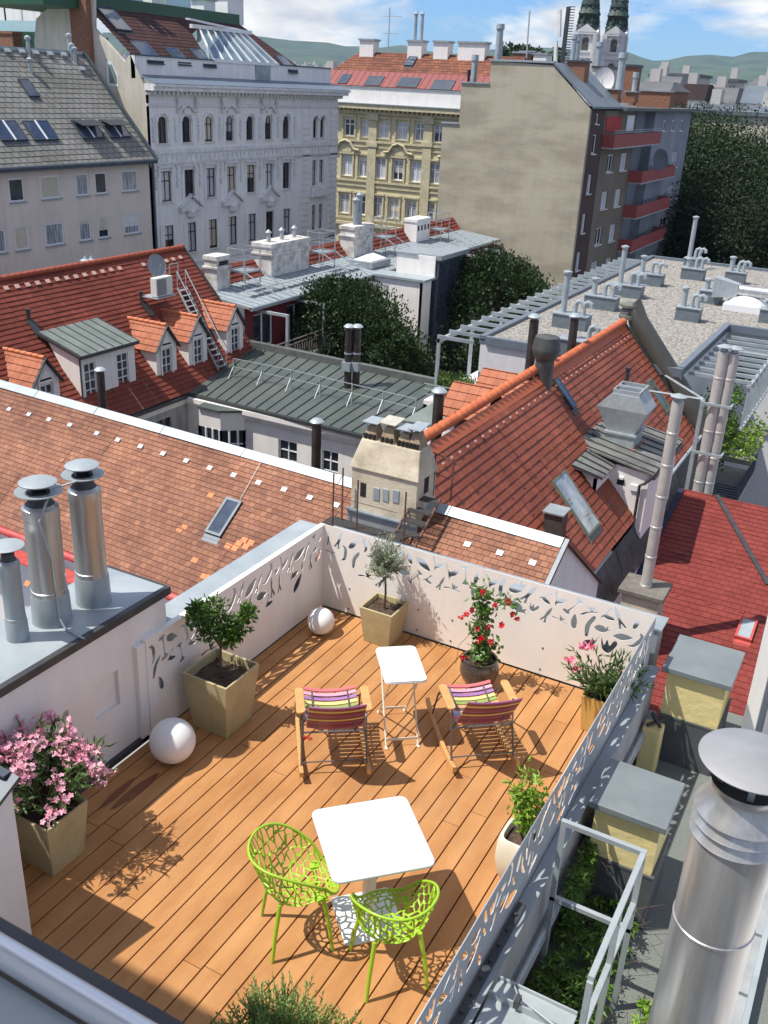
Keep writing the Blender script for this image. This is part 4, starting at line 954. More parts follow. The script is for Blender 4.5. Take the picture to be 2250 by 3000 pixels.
pa=PL(1268,1452,RA,N0);pb=PL(1320,1470,RA,N0)
for p in(pa,pb):
    m=MB();m.bar(p,p+UZ*1.1,.03);m.build('post',RUST,t2)
m=MB();m.bar(pa+UZ*1.1-nrm(pb-pa)*.1,pb+UZ*1.02+nrm(pb-pa)*.2,.02);m.bar(pa+UZ*.6,pb+UZ*.55,.015);m.build('rail',RUST,t2)
# ================================================================ dark flues
def dflue(label,base,topz,r,mt,g='dark flue pipes between the roofs',cap=True):
    t=T('flue_pipe',label,'flue',tuple(base),group=g);h=topz-base[2]
    m=MB();m.lathe(base,[(r,0),(r,h)],16);m.build('pipe',mt,t,smooth=True,auto=40)
    if cap: m=MB();m.lathe(base,[(r*.5,h),(r*1.5,h+r*.7),(r*1.5,h+r*.75),(r*.9,h+r*1.3),(.001,h+r*1.5)],20);m.build('rain_cap',ZINCL,t,smooth=True)
    return t
for lb,tp,yy,r,mt,low in (('dark flue with white cap in front of the big white dormer',(293,1083),22.5,.13,BROWNP,3.2),('dark flue with white cap rising before the courtyard windows',(928,1235),22,.14,BROWNP,4),('brown flue with white cap behind the orange ridge',(1287,1147),23.5,.15,BROWNP,4.)):
    p=PY(*tp,yy);dflue(lb,(p[0],yy,p[2]-low),p[2]-.1,r,mt)
# ================================================================ left red roof wing
XR0=-36.43;z0=-3.5;th=math.radians(46.5);W1=np.array([-math.cos(th),0,math.sin(th)]);N1=np.array([math.sin(th),0,math.cos(th)]);YU=np.array([0,1.,0])
AR=np.array([XR0,0,z0]);Pr=lambda x,y,h=0:PL(x,y,AR+N1*h,N1)
SL=(-9.35-z0)/-math.sin(th)
t=T('red_roof_house','house with deep red tiled roof and white dormers on the left','house',(-34,34,-15))
OE1=np.array([XR0,18,z0])-W1*SL
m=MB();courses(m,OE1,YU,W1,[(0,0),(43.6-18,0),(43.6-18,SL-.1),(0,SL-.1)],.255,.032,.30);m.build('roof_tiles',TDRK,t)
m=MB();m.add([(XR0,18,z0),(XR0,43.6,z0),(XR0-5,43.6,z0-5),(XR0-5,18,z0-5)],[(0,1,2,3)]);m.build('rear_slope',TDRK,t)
m=MB();k=18.
while k<43.5: m.tube([(XR0,k,z0+.02),(XR0,k+.40,z0+.06)],[.13,.15],8);k+=.40
m.build('ridge_tiles',TDRK if 0 else mat('ridge_red',(.33,.07,.03),(.26,.05,.025),.7,scale=5),t,smooth=True,auto=50)
m=MB();
for px,py in [(18,844),(50,839),(81,834),(110,829),(140,824),(167,818),(195,814),(222,810),(248,805),(275,800),(300,795),(325,790),(350,786),(420,775),(487,764),(507,759),(528,754)]:
    c=Pr(px,py,.05);m.obb(c-YU*.13-W1*.1,YU*.26,W1*.2,N1*.03)
m.build('pale_vent_tiles',mat('pale_tile',(.62,.40,.33)),t)
m=MB();e=OE1;m.B(e[0]-.1,e[0]+.12,18,37,e[2]-.22,e[2]-.06);m.build('gutter',DARKM,t)
m=MB();m.prism([(e[0]-.15,43.6,e[2]-.1),(XR0,43.6,z0-.05),(XR0-5,43.6,z0-5),(XR0-5,43.6,-20),(e[0]-.15,43.6,-20)],(0,-.3,0));m.build('gable_wall',WHITE,t)
m=MB();m.bar(e+YU*25.62+N1*.03,(XR0,43.62,z0+.03),.12,.1);m.build('verge',DARKM,t)
m=MB();wx=e[0]-.15;wall(m,(wx,18,0),(0,1,0),(1,0,0),37-18,-20,e[2]-.2,[(16.6,17.7,-12.5,-10.3)]);m.build('wall',WGREY,t)
window(t,(wx,18,0),(0,1,0),(1,0,0),16.6,17.7,-12.5,-10.3,FDARK,GLASS)
m=MB();m.B(wx,wx+.12,18,37,e[2]-.42,e[2]-.22);m.B(wx,wx+.06,18,37,e[2]-.56,e[2]-.42);m.build('cornice',WHITE,t)
def dormer(label_unused,y,w=1.5,X=-31.79,zb=-8.39,ze=-6.98,zp=-5.93):
    h=w/2;fr=MB()
    fr.prism([(X,y-h,zb-.1),(X,y+h,zb-.1),(X,y+h,ze),(X,y,zp-.12),(X,y-h,ze)],(-.12,0,0))
    # window hole imitated by real recess: build front as frame pieces
    d=fr
    p=MB()
    a,b,c,e_=y-.36,y+.36,zb+.03,zb+1.28
    wl=MB();wall(wl,(X,y-h,0),(0,1,0),(1,0,0),w,zb-.25,ze,[(h-.36,h+.36,c,e_)],depth=.12)
    wl.prism([(X,y-h,ze),(X,y+h,ze),(X,y,zp-.1)],(-.12,0,0))
    back=X-1.9
    for s in(-1,1): wl.prism([(X-.001,y+s*h,zb-.25),(X-.001,y+s*h,ze),(X-(ze-zb)/math.tan(th),y+s*h,ze)],(0,-s*.1,0))
    fr=wl.build('dormer_front',WHITE,t)
    window(t,(X,y-h,0),(0,1,0),(1,0,0),h-.36,h+.36,c,e_,FWHITE,GLASS,fw=.05,trans=(.33,.66),rec=.03,name='dormer_window')
    m=MB();m.B(X,X+.06,y-.46,y-.36,c-.05,e_+.1);m.B(X,X+.06,y+.36,y+.46,c-.05,e_+.1);m.B(X,X+.07,y-.46,y+.46,e_+.1,e_+.2);m.prism([(X+.0,y-.42,e_+.28),(X,y+.42,e_+.28),(X,y+.42,ze-.02),(X,y,zp-.5),(X,y-.42,ze-.02)],(.035,0,0));m.build('surround',WHITE,fr)
    rt=MB();o=.16
    for s in(-1,1):
        sl=nrm([0,-s*(h+o)*1.0,(zp-ze+.14)]);L_=math.hypot(h+o,zp-ze+.14)
        Oc=np.array([X+.12,y+s*(h+o),ze-.14]);Uc=np.array([-1.,0,0])
        ln=2.55+.12;lt=(ze-zb)/math.tan(th)*0+1.15+.1
        poly=[(0,0),(1.55,0),(ln,L_),(0,L_)]
        courses(rt,Oc,Uc,sl,poly,.32,.035,.33)
    rt.build('dormer_roof',TORN,t)
    m=MB()
    for s in(-1,1): m.bar((X+.13,y+s*(h+o),ze-.16),(X+.13,y,zp+.0),.06,.14,up=np.array([1,0,0.]))
    m.build('verge_board',DARKM,fr)
    m=MB();k=X+.1
    while k>X-2.4: m.tube([(k,y,zp+.04),(k-.36,y,zp+.02)],[.10,.085],8);k-=.36
    m.build('dormer_ridge',TORN if 0 else mat('ridge_orange',(.50,.15,.06),(.58,.2,.09),.6,scale=4),t,smooth=True,auto=50)
    m=MB();m.obb((X+.0,y-h-.15,zb-.33),(.55,0,-.58),(0,w+.3,0),(.05,0,.05));m.build('apron',DARKM,t)
for y in (28.6,36.45,38.92,42.1): dormer('',y)
# big flat-roofed dormer
X=-31.9;ya,yb=30.75,34.3;zt2=-6.36;zb=-8.5
m=MB();wall(m,(X,ya,0),(0,1,0),(1,0,0),yb-ya,zb,zt2,[(.25,.95,-8.45,-6.75),(2.35,3.1,-8.3,-6.75)],depth=.15)
for yy,s in((ya,1),(yb,-1)): m.prism([(X-.001,yy,zb-.3),(X-.001,yy,zt2),(XR0+(z0-zt2)/math.tan(th)-.1,yy,zt2+.5),],(0,s*.1,0))
fr=m.build('dormer_front',WHITE,t)
for a,b,c,d in((.25,.95,-8.45,-6.75),(2.35,3.1,-8.3,-6.75)): window(t,(X,ya,0),(0,1,0),(1,0,0),a,b,c,d,FWHITE,GLASS,fw=.05,trans=(.25,.5,.75),rec=.05,name='dormer_window')
m=MB();p1=np.array([X+.2,ya-.12,zt2+.02]);bk=np.array([-2.55,0,.72]);m.obb(p1,bk,(0,yb-ya+.24,0),(0,0,.06));m.build('metal_roof',mat('green_metal_pale',(.15,.18,.16),(.22,.25,.22),.5,.2,scale=1),t)
m=MB()
for i in range(8): yy=ya-.1+(yb-ya+.2)*i/7;m.bar(p1+np.array([0,yy-p1[1],.075]),p1+bk+np.array([0,yy-p1[1],.075]),.03,.04)
m.build('seam',DARKM,t)
m=MB();m.bar((X+.2,ya-.14,zt2),(X+.2,yb+.14,zt2),.1,.16);m.bar((X+.2,ya-.13,zt2),tuple(p1+bk+np.array([0,0,-.02])),.08,.14);m.bar((X+.05,ya-.03,zb),(X+.05,ya-.03,zt2),.06);m.build('gutter',DARKM,t)
# AC unit, dish, ladder
c=Pr(440,870);t=T('air_conditioner','white air conditioner unit mounted on the red roof above the dormers','air conditioner',tuple(c))
q0=Pr(500,900);X_=-33.6
a=PX(460,872,X_);b=PX(505,868,X_)
m=MB();m.B(X_-.4,X_,a[1],a[1]+1.25,a[2],a[2]+.95);m.build('casing',mat('ac_white',(.68,.67,.62),(.62,.61,.56)),t,bevel=.02)
m=MB()
for i in range(14): m.B(X_+.002,X_+.02,a[1]+.05,a[1]+.75,a[2]+.08+i*.058,a[2]+.105+i*.058)
m.build('grille',DARKM,t)
m=MB();m.B(X_-1.,X_+.1,a[1]-.1,a[1]+1.4,a[2]-.08,a[2]-.03);m.build('bracket',GALV,t)
t=T('satellite_dish','grey satellite dish on the red roof beside the air conditioner','satellite dish',tuple(Pr(455,815)))
c=PX(456,780,-34.6)
def dish(t,c,r,d,mt):
    d=nrm(d);a=nrm(np.cross(d,UZ));b=np.cross(d,a);m=MB();n=28;vs=[];R=6
    for i in range(R+1):
        q=i/R
        for k in range(n): an=2*math.pi*k/n;vs.append(c+(a*math.cos(an)*.85+b*math.sin(an))*r*q+d*(.22*r*q*q))
    fs=[(i*n+k,i*n+(k+1)%n,(i+1)*n+(k+1)%n,(i+1)*n+k) for i in range(R) for k in range(n)];m.add(vs,fs);m.build('reflector',mt,t,smooth=True,auto=80)
    m=MB();m.tube([c-d*.05,c-d*.25,c-d*.3-UZ*r*1.3],.04,8);m.tube([c-b*-r*.8,c+d*r*.9],.02,6);m.build('mount',GALV,t)
dish(t,c,.62,(1,-.35,.35),mat('dish_grey',(.25,.28,.30)))
t=T('roof_ladder','steel stair ladder with handrails running down the red roof onto the green roof','ladder',(-31,39,-9))
pT=Pr(520,845,.15);pB=Pr(640,1085,.2);
for s in(0,.7):
    m=MB();m.bar(pT+YU*s,pB+YU*s,.05,.12);m.build('stringer',GALV,t)
    m=MB();m.tube([pT+YU*s+UZ*.9,pB+YU*s+UZ*.9],.03,6);m.build('handrail',ZINCL,t)
for k in range(15):
    c=pT+(pB-pT)*(k+.5)/15;m=MB();m.obb(c-np.array([.1,0,0]),(.22,0,0),(0,.7,0),(0,0,.03));m.build('tread',ZINC,t)
for k in(0,.5,1):
    c=pT+(pB-pT)*k
    for s in(0,.7): m=MB();m.bar(c+YU*s,c+YU*s+UZ*.9,.03);m.build('post',GALV,t)
m=MB();c=pT+UZ*.9
for s in(0,.7): m.bar(pT+YU*s-np.array([.5,0,0]),pT+YU*s-np.array([.5,0,0])+UZ*1.2,.04)
m.bar(pT-np.array([.5,0,0])+UZ*1.2,pT+YU*.7-np.array([.5,0,0])+UZ*1.2,.04);m.build('top_frame',GALV,t)
for px,py in((85,940),(415,885)):
    c=Pr(px,py);t=T('vent_pipe','small dark vent pipe above the big flat dormer' if px<100 else 'small dark vent pipe left of the air conditioner','vent',tuple(c));m=MB();m.lathe(c,[(.09,-.2),(.09,.45),(.13,.47),(.13,.55)],10);m.build('pipe',DARKM,t);m=MB();m.obb(c+N1*.06-YU*.2-W1*.9,YU*.4,W1*.9,N1*.03);m.build('flashing',DARKM,t)
c=Pr(265,775);
for k,px in enumerate((251,269)):
    c=PX(px,770,-37.5);t=T('flue_pipe','left of two short black flues with white caps behind the red ridge' if k==0 else 'right of two short black flues with white caps behind the red ridge','flue',(c[0],c[1],-5));m=MB();m.lathe((c[0],c[1],-5),[(.17,0),(.17,c[2]+.0+5)],12);m.build('pipe',DARKM,t,smooth=True);m=MB();m.lathe((c[0],c[1],c[2]),[(.17,0),(.3,.12),(.1,.22),(.05,.35)],12);m.build('rain_cap',ZINCL,t)
# ================================================================ green metal roof wing
t=T('green_roof_house','courtyard house with low dark green seamed metal roof','house',(-25,40,-16))
f=lambda x:(x,36.75,-9.33);GA=Z(550,1148,-9.33);GB=np.array([-18.6,36.6,-9.33]);GC=np.array([-17.6,43.0,-8.5]);GD=np.array([-32.2,43.6,-8.5])
m=MB();m.prism([GA,GB,GC,GD],(0,0,-.12));m.build('roof_sheet',GREEN,t)
m=MB()
for i in range(1,20):
    u=i/20;a=GA+(GB-GA)*u;b=GD+(GC-GD)*u;m.bar(a+UZ*.025,b+UZ*.025,.035,.05)
m.build('seam',mat('green_seam',(.035,.045,.04),(.05,.06,.055),.6),t)
m=MB();m.obb(GD-UZ*.3,GC-GD,(0,.35,0),(0,0,.65));m.build('rear_parapet',mat('parapet_metal',(.10,.11,.10),(.16,.17,.155),.5,.2),t)
m=MB();m.obb(GA-np.array([0,.12,.2]),GB-GA,(0,.14,0),(0,0,.16));m.build('gutter',DARKM,t)
yw=37.0
wins=[(2.6,4.2,-12.3,-10.2),(8.1,9.55,-12.6,-10.35),(11.4,12.8,-12.6,-10.35)]
wx0=-31.;q=PY(655,1290,yw)
def pyw(px): return PY(px,1300,yw)[0]-wx0
wins=[(pyw(815),pyw(870),-12.8,-10.7),(pyw(942),pyw(992),-12.8,-10.7)]
m=MB();wall(m,(wx0,yw,0),(1,0,0),(0,-1,0),12.5,-20,-9.5,wins,depth=.2);m.B(wx0,-18.5,yw+.2,43.2,-20,-9.5);m.build('wall',WHITE,t)
for a,b,c,d in wins: window(t,(wx0,yw,0),(1,0,0),(0,-1,0),a,b,c,d,FWHITE,GLASS,fw=.06,mull=(.5,),trans=(.25,.5,.75),rec=.1)
m=MB()
for i,(z1,z2,d) in enumerate(((-9.75,-9.52,.32),(-9.88,-9.75,.24),(-10.02,-9.88,.15))): m.B(wx0+.1+i*.01,-18.5+i*.01,yw-d,yw,z1,z2)
m.build('cornice',WHITE,t)
bx0,bx1=pyw(612)+wx0,pyw(722)+wx0
m=MB();py=[(bx0,yw),(bx0+.15,yw-.9),(bx1-.9,yw-.9),(bx1,yw-.2),(bx1,yw)]
m.prism([(x,y,-10.6) for x,y in py],(0,0,.95));m.prism([(x,y,-14) for x,y in py],(0,0,1.3));m.build('bay',WHITE,t)
m=MB();m.prism([(x+.0,y+.02*0+.04,-12.7) for x,y in py],(0,0,2.1));m.build('bay_glazing',GLASS,t)
m=MB()
for i in range(len(py)-1):
    a=np.array(py[i]);b=np.array(py[i+1]);L_=np.linalg.norm(b-a)
    for k in range(int(L_/.42)+2):
        c=a+(b-a)*min(1,k*.42/L_);m.B(c[0]-.04,c[0]+.04,c[1]-.04,c[1]+.04,-12.7,-10.6)
    for z in(-12.0,-11.3): m.bar((a[0],a[1],z),(b[0],b[1],z),.05)
m.build('bay_frame',FWHITE,t)
m=MB();m.prism([(x,y-.12,-9.65) for x,y in py],(0,0,.1));m.build('bay_roof',GREEN,t)
# pair of flues on the green roof
for k,(px,lb) in enumerate(((1024,'left of the paired tall dark flues on the green roof'),(1048,'right of the paired tall dark flues on the green roof'))):
    b=PL(px-6,1135,GA,np.cross(GB-GA,GD-GA));tz=PY(px,965,b[1])[2];tt=dflue(lb,tuple(b),tz,.19,BROWNP,'dark flue pipes between the roofs')
    m=MB();m.lathe((b[0],b[1],(b[2]+tz)/2+.25),[(.215,0),(.215,.08)],16);m.build('clamp_ring',ZINCL,tt);m=MB();m.B(b[0]-.24,b[0]+.24,b[1]-.26,b[1]+.0,(b[2]+tz)/2-.6,(b[2]+tz)/2-.15);m.build('bracket_box',ZINC,tt)
t=T('roof_railing','thin grey two-rail guard along the green metal roof','railing',(-25,39,-9))
Pg=lambda x,y:PL(x,y,GA,np.cross(GB-GA,GD-GA))
pts=[Pg(*c) for c in((685,1105),(768,1122),(852,1140),(937,1160),(1030,1183),(1120,1205),(1215,1228))]
for p in pts: m=MB();m.bar(p,p+UZ*1.0,.05);m.bar(p+np.array([0,-.5,0]),p+UZ*.6,.03);m.build('post',GALV,t)
m=MB()
for a,b in zip(pts,pts[1:]): m.bar(a+UZ*1.0,b+UZ*1.0,.035);m.bar(a+UZ*.55,b+UZ*.55,.03)
m.build('rail',GALV,t)
# ================================================================ zinc wing with chimneys
t=T('zinc_roof_house','long zinc-roofed wing with a red tiled ridge strip and maroon courtyard wall','house',(-34,60,-15))
XZ=-36.4;zz=-4.9;Y1,Y2=43.65,79.8
tS=math.radians(48);WS=np.array([-math.cos(tS),0,math.sin(tS)])
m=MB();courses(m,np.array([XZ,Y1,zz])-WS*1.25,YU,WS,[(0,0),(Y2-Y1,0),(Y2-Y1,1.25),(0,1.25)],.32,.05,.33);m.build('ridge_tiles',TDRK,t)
xe,ze=XZ+1.25*math.cos(tS),zz-1.25*math.sin(tS)
m=MB();m.prism([(xe-.05,Y1,ze-.02),(xe-.05,Y2,ze-.02),(-31.8,Y2,-6.25),(-31.8,Y1,-6.25)],(0,0,-.15));m.build('zinc_roof',ZINCL,t)
m=MB()
k=Y1+.3
while k<Y2: m.bar((xe,k,ze+.01),(-31.85,k,-6.22),.035,.045);k+=.62
m.build('seam',GALV,t)
m=MB();m.B(-31.9,-31.7,Y1,Y2,-6.45,-6.27);m.build('gutter',ZINC,t)
m=MB();m.bar((-33.2,Y1+1.5,-5.75),(-33.2,Y2-22,-5.75),.35,.03);m.build('walkway',ZINC,t)
MAR=mat('maroon_wall',(.16,.015,.018),(.12,.012,.014),.8)
hol=[(.8+i*3.4,2.8+i*3.4,-8.9,-6.9) for i in range(10)]
m=MB();wall(m,(-32.3,Y1+.05,0),(0,1,0),(1,0,0),Y2-Y1-.1,-9.3,-6.4,hol,depth=.2);m.build('courtyard_wall',MAR,t)
for a,b,c,d in hol: window(t,(-32.3,Y1+.05,0),(0,1,0),(1,0,0),a,b,c,d,FWHITE,GLASS,fw=.09,mull=(.5,))
m=MB();m.B(-33,-30.2,Y1,Y2,-9.5,-9.3);m.B(-33,-32.3,Y1,Y2,-20,-9.5);m.build('balcony_slab',WGREY,t)
for i in range(9):
    y=Y1+1.2+i*3.9;m=MB();m.B(-32.3,-30.1,y-.08,y+.08,-6.75,-6.6);m.B(-30.25,-30.1,y-.08,y+.08,-9.3,-6.75);m.build('pergola_frame',ZINCL,t)
m=MB()
for z in(-8.4,-8.15): m.B(-30.2,-30.15,Y1,Y2,z-.03,z+.03)
k=Y1
while k<Y2: m.B(-30.2,-30.16,k,k+.05,-9.3,-8.4);k+=.25
m.build('balcony_rail',mat('rail_red_grey',(.25,.18,.17),(.2,.16,.16)),t)
# skylight on zinc
c=PL(1085,768,(-33,50,-5.95),(0.1,0,1));t2=T('roof_light','white domed roof light on the zinc roof','roof light',tuple(c));m=MB();m.B(c[0]-.9,c[0]+.9,c[1]-1.3,c[1]+1.3,c[2]-.2,c[2]+.2);m.build('kerb',ZINC,t2);m=MB();m.prism([(c[0]-.7,c[1]-1.1,c[2]+.2),(c[0]+.7,c[1]-1.1,c[2]+.2),(c[0]+.7,c[1]+1.1,c[2]+.2),(c[0]-.7,c[1]+1.1,c[2]+.2)],(0,0,.05));m.add([(c[0]-.7,c[1]-1.1,c[2]+.25),(c[0]+.7,c[1]-1.1,c[2]+.25),(c[0]+.7,c[1]+1.1,c[2]+.25),(c[0]-.7,c[1]+1.1,c[2]+.25),(c[0],c[1]-.4,c[2]+.6),(c[0],c[1]+.4,c[2]+.6)],[(0,1,4),(1,2,5,4),(2,3,5),(3,0,4,5)]);m.build('dome',FWHITE,t2)
def stack(label,pl,pr_,pt,pb,dep,pots=0,mt=PLASTW,band=True,X=None):
    X=X if X is not None else XZ+1.4
    a=PX(pl,pb,X);b=PX(pr_,pb,X);zt=PX((pl+pr_)/2,pt,X)[2];y0,y1=a[1],b[1];zb=-6.6
    t=T('chimney_stack',label,'chimney',(X-dep/2,(y0+y1)/2,zb),group='white chimney stacks on the zinc roof')
    m=MB();m.B(X-dep,X,y0,y1,zb,zt-.25);m.build('stack',mt,t)
    m=MB();o=.1
    m.B(X-dep-o,X+o,y0-o,y1+o,zt-.75,zt-.6) if band else None
    m.B(X-dep-o*.6,X+o*.6,y0-o*.6,y1+o*.6,zt-.27,zt);m.build('crown_band',mt,t,bevel=.03)
    m=MB();m.B(X-dep-.1,X+.12,y0-.1,y1+.1,zb,zb+.75);m.build('base_flashing',ZINC,t)
    for k in range(pots):
        yy=y0+(y1-y0)*(k+.5)/pots;m=MB();m.lathe((X-dep/2,yy,zt),[(.14,0),(.12,.5),(.2,.52),(.2,.58),(.02,.75)],12);m.build('pot',GALV,t,smooth=True)
    return t,(X,y0,y1,zt)
S1=stack('small flaking white chimney nearest the red roof on the zinc wing',637,675,748,860,.9)
S2=stack('longest flaking white chimney with plain pots on the zinc wing',795,905,705,812,1.4,3)
S3=stack('tall white chimney with a pair of steel pipes on the zinc wing',1037,1092,660,745,1.2,0)
S4=stack('white chimney with a row of small openings, farthest on the zinc wing',1220,1258,640,690,1.1,0,WHITE,False)
X,y0,y1,zt=S3[1]
for k in(0,1):
    m=MB();m.lathe((X-.6,(y0+y1)/2+(k-.5)*.5,zt),[(.2,0),(.2,1.6+.3*k),(.28,1.62+.3*k),(.28,1.7+.3*k),(.02,1.9+.3*k)],12);m.build('steel_pipe',ZINC,S3[0],smooth=True)
X,y0,y1,zt=S4[1];m=MB()
for k in range(4): yy=y0+.3+(y1-y0-.6)*k/3;m.B(X+.001,X+.01,yy-.13,yy+.13,zt-.9,zt-.5)
m.build('openings',BLACKG,S4[0])
X,y0,y1,zt=S1[1];m=MB();m.B(X+.001,X+.01,y0+.2,y1-.2,zt-.55,zt-.3);m.build('opening',BLACKG,S1[0])
# service frames in front of each stack
for k,(st,lb) in enumerate(((S1,'steel service platform beside the small chimney'),(S2,'steel service platform beside the longest chimney'),(S3,'steel service platform beside the chimney with two pipes'),(S4,'steel service platform beside the farthest white chimney'))):
    X,y0,y1,zt=st[1];t3=T('service_platform',lb,'platform',(X+.8,y1+.6,-6),group='steel service platforms on the zinc wing')
    ya,yb=y1+.25,y1+1.75;xa,xb=X-.3,X+.9;m=MB()
    for x in(xa,xb):
        for y in(ya,yb): m.bar((x,y,-6.1),(x,y,zt+.3),.05)
    for z in(zt-.95,zt-.3,zt+.3):
        m.bar((xa,ya,z),(xb,ya,z),.04);m.bar((xa,yb,z),(xb,yb,z),.04);m.bar((xa,ya,z),(xa,yb,z),.04);m.bar((xb,ya,z),(xb,yb,z),.04)
    m.build('frame',ZINC,t3);m=MB();m.B(xa,xb,ya,yb,zt-1.05,zt-1.0);m.build('deck_plate',ZINC,t3)
    m=MB();
    for y in(ya,yb): m.bar((xb,y,zt-1.0),(xb+2.6,y,-6.1),.06)
    m.build('ladder_rail',ZINCL,t3)
# lift tower
t=T('lift_tower','white lift tower with dark glazed shaft beside the zinc wing','tower',(-29,58,-18))
a=Z(1106,820,-6.3);b=Z(1239,825,-6.3);yl=b[1]
m=MB();wall(m,(-32,yl,0),(1,0,0),(0,-1,0),b[0]+32,-19,-6.35,[(1.55,2.15,-8.9,-8.0)],depth=.15);m.B(b[0]-.2,b[0],yl,yl+1.3,-19,-6.35);m.B(-32,b[0]-.2,yl+.2,yl+1.3,-19,-6.35);m.build('shaft_wall',WHITE,t)
window(t,(-32,yl,0),(1,0,0),(0,-1,0),1.55,2.15,-8.9,-8.0,FWHITE,GLASS,mull=())
m=MB();m.B(-34.5,b[0]+.2,yl-.15,yl+1.6,-6.35,-6.2);m.build('link_roof',ZINCL,t)
m=MB();m.B(-30.9,b[0]+.1,yl+1.5,yl+4.2,-6.3,-4.9);m.build('lift_head',WHITE,t)
m=MB();m.B(-31,b[0]-1.25,yl+1.4,yl+4.3,-4.9,-4.82);m.build('lift_head_roof',ZINC,t)
m=MB();m.B(b[0]-1.2,b[0]+.5,yl+1.6,yl+6.2,-5.1,-4.8);m.build('cap',ZINC,t)
m=MB();m.B(-30.6,b[0]+.25,yl+1.6,yl+6,-19,-5.15);m.build('glazed_shaft',mat('dark_shaft_glass',(.03,.04,.06),(.05,.065,.09),.1),t)
m=MB()
for k in range(4): yy=yl+1.6+k*1.45;m.B(b[0]+.25,b[0]+.33,yy,yy+.1,-19,-5.15)
for k in range(5): m.B(b[0]+.25,b[0]+.32,yl+1.6,yl+6,-5.3-k*3,-5.2-k*3)
m.build('mullion',LEAD,t)
# ================================================================ orange-red tiled house on the right
XO=-10.2;zO=-3.3;th=math.radians(47.8);WO=np.array([-math.cos(th),0,math.sin(th)]);NO=np.array([math.sin(th),0,math.cos(th)]);AO=np.array([XO,0,zO])
Po=lambda x,y,h=0:PL(x,y,AO+NO*h,NO)
t=T('orange_roof_house','house with bright orange-red tiled roof, white dormers and white side wall right of centre','house',(-9,31,-15))
SLo=5.72;OO=np.array([XO,19.5,zO])-WO*SLo
m=MB();courses(m,OO,YU,WO,[(0,0),(20.9,0),(20.9,SLo-.35),(0,SLo-.35)],.238,.030,.30);m.build('roof_tiles',TNEW,t)
m=MB();m.obb(OO+WO*(SLo-.36),YU*20.9,WO*.36,NO*.02);m.build('ridge_band',mat('ridge_band',(.44,.11,.04),(.40,.09,.03),.6),t)
# raised nearer half
OO2=OO+NO*.22;yR=29.9-19.5
m=MB();courses(m,OO2,YU,WO,[(0,0),(yR,0),(yR,SLo-.30),(0,SLo-.30)],.238,.030,.30);m.obb(OO2+YU*(yR),YU*.03,WO*(SLo-.3),-NO*.24);m.build('raised_roof_tiles',TNEW,t)
m=MB();m.obb(OO2+WO*(SLo-.31),YU*yR,WO*.33,NO*.02);m.build('ridge_band',MT['ridge_band'],t)
RO_=mat('ridge_tile',(.55,.15,.05),(.42,.09,.035),.6,scale=4)
m=MB();k=19.5
while k<40.2: 
    h=.22 if k<29.7 else 0;m.tube([(XO,k,zO+h*1.3+.0),(XO,k+.33,zO+h*1.3+.05)],[.115,.165],10);k+=.36
m.build('ridge_tiles',RO_,t,smooth=True,auto=50)
m=MB()
k=19.9
while k<40: 
    h=.22 if k<29.7 else 0;c=np.array([XO,k,zO])-WO*.62+NO*(h+.06);m.obb(c,YU*.12,WO*.06,NO*.02);k+=.52
m.build('pale_vent_tiles',MT['pale_tile'],t)
m=MB()
for r in range(5):
    for k in range(22):
        y=20.3+k*.93+(r%2)*.45;w=1.0+r*.75
        if y>40 : continue
        if (27.6<y<34.3 and w>3.) : continue
        h=.22 if y<29.7 else 0;c=np.array([XO,y,zO])-WO*(w+.4)+NO*(h+.04);m.bar(c,c+NO*.12+WO*.02,.02);m.bar(c+NO*.09-YU*.09,c+NO*.09+YU*.09,.016)
m.build('snow_hooks',mat('hook',(.30,.09,.05),(.2,.06,.04)),t)
m=MB();m.add([(XO,19.5,zO),(XO,40.4,zO),(XO-5,40.4,zO-5.2),(XO-5,19.5,zO-5.2)],[(0,1,2,3)]);m.build('rear_slope',TNEW,t)
# other-side small dormers
for k,(px1,py1,px2,py2) in enumerate(((1345,1120,1500,1160),(1430,1080,1570,1105))):
    yv=27.5+k*4.5;a=PY(px1,py1,yv);m=MB();zt=a[2];rt=MB()
    for s in(-1,1):
        courses(rt,(a[0]-.2,yv+s*1.0,zt-.85),(1.,0,0),nrm([0,-s*1.0,.85]),[(0,0),(XO-a[0]-.2,0),(XO-a[0]-.2,1.3),(0,1.3)],.32,.035,.33)
    rt.build('dormer_roof',TORN,t);m.prism([(a[0],yv-.85,zt-2.2),(a[0],yv+.85,zt-2.2),(a[0],yv+.85,zt-.85),(a[0],yv,zt-.15),(a[0],yv-.85,zt-.85)],(max(.3,XO-a[0]-1.6),0,0));m.build('dormer_body',WHITE,t)
a=Z(1179,1232,-5.7);b=Z(1310,1250,-5.7);c=Z(1440,1188,-5.7)
m=MB();m.prism([a,b+(b-a)*.3,(XO-1,c[1],-5.35),Z(1277,1175,-5.4)],(0,0,-.1));m.build('small_metal_roof',MT['green_metal_pale'],t)
m=MB();m.B(a[0]+.1,XO-1,a[1]+.1,a[1]+3,-12,-5.85);m.build('annex_wall',WHITE,t)
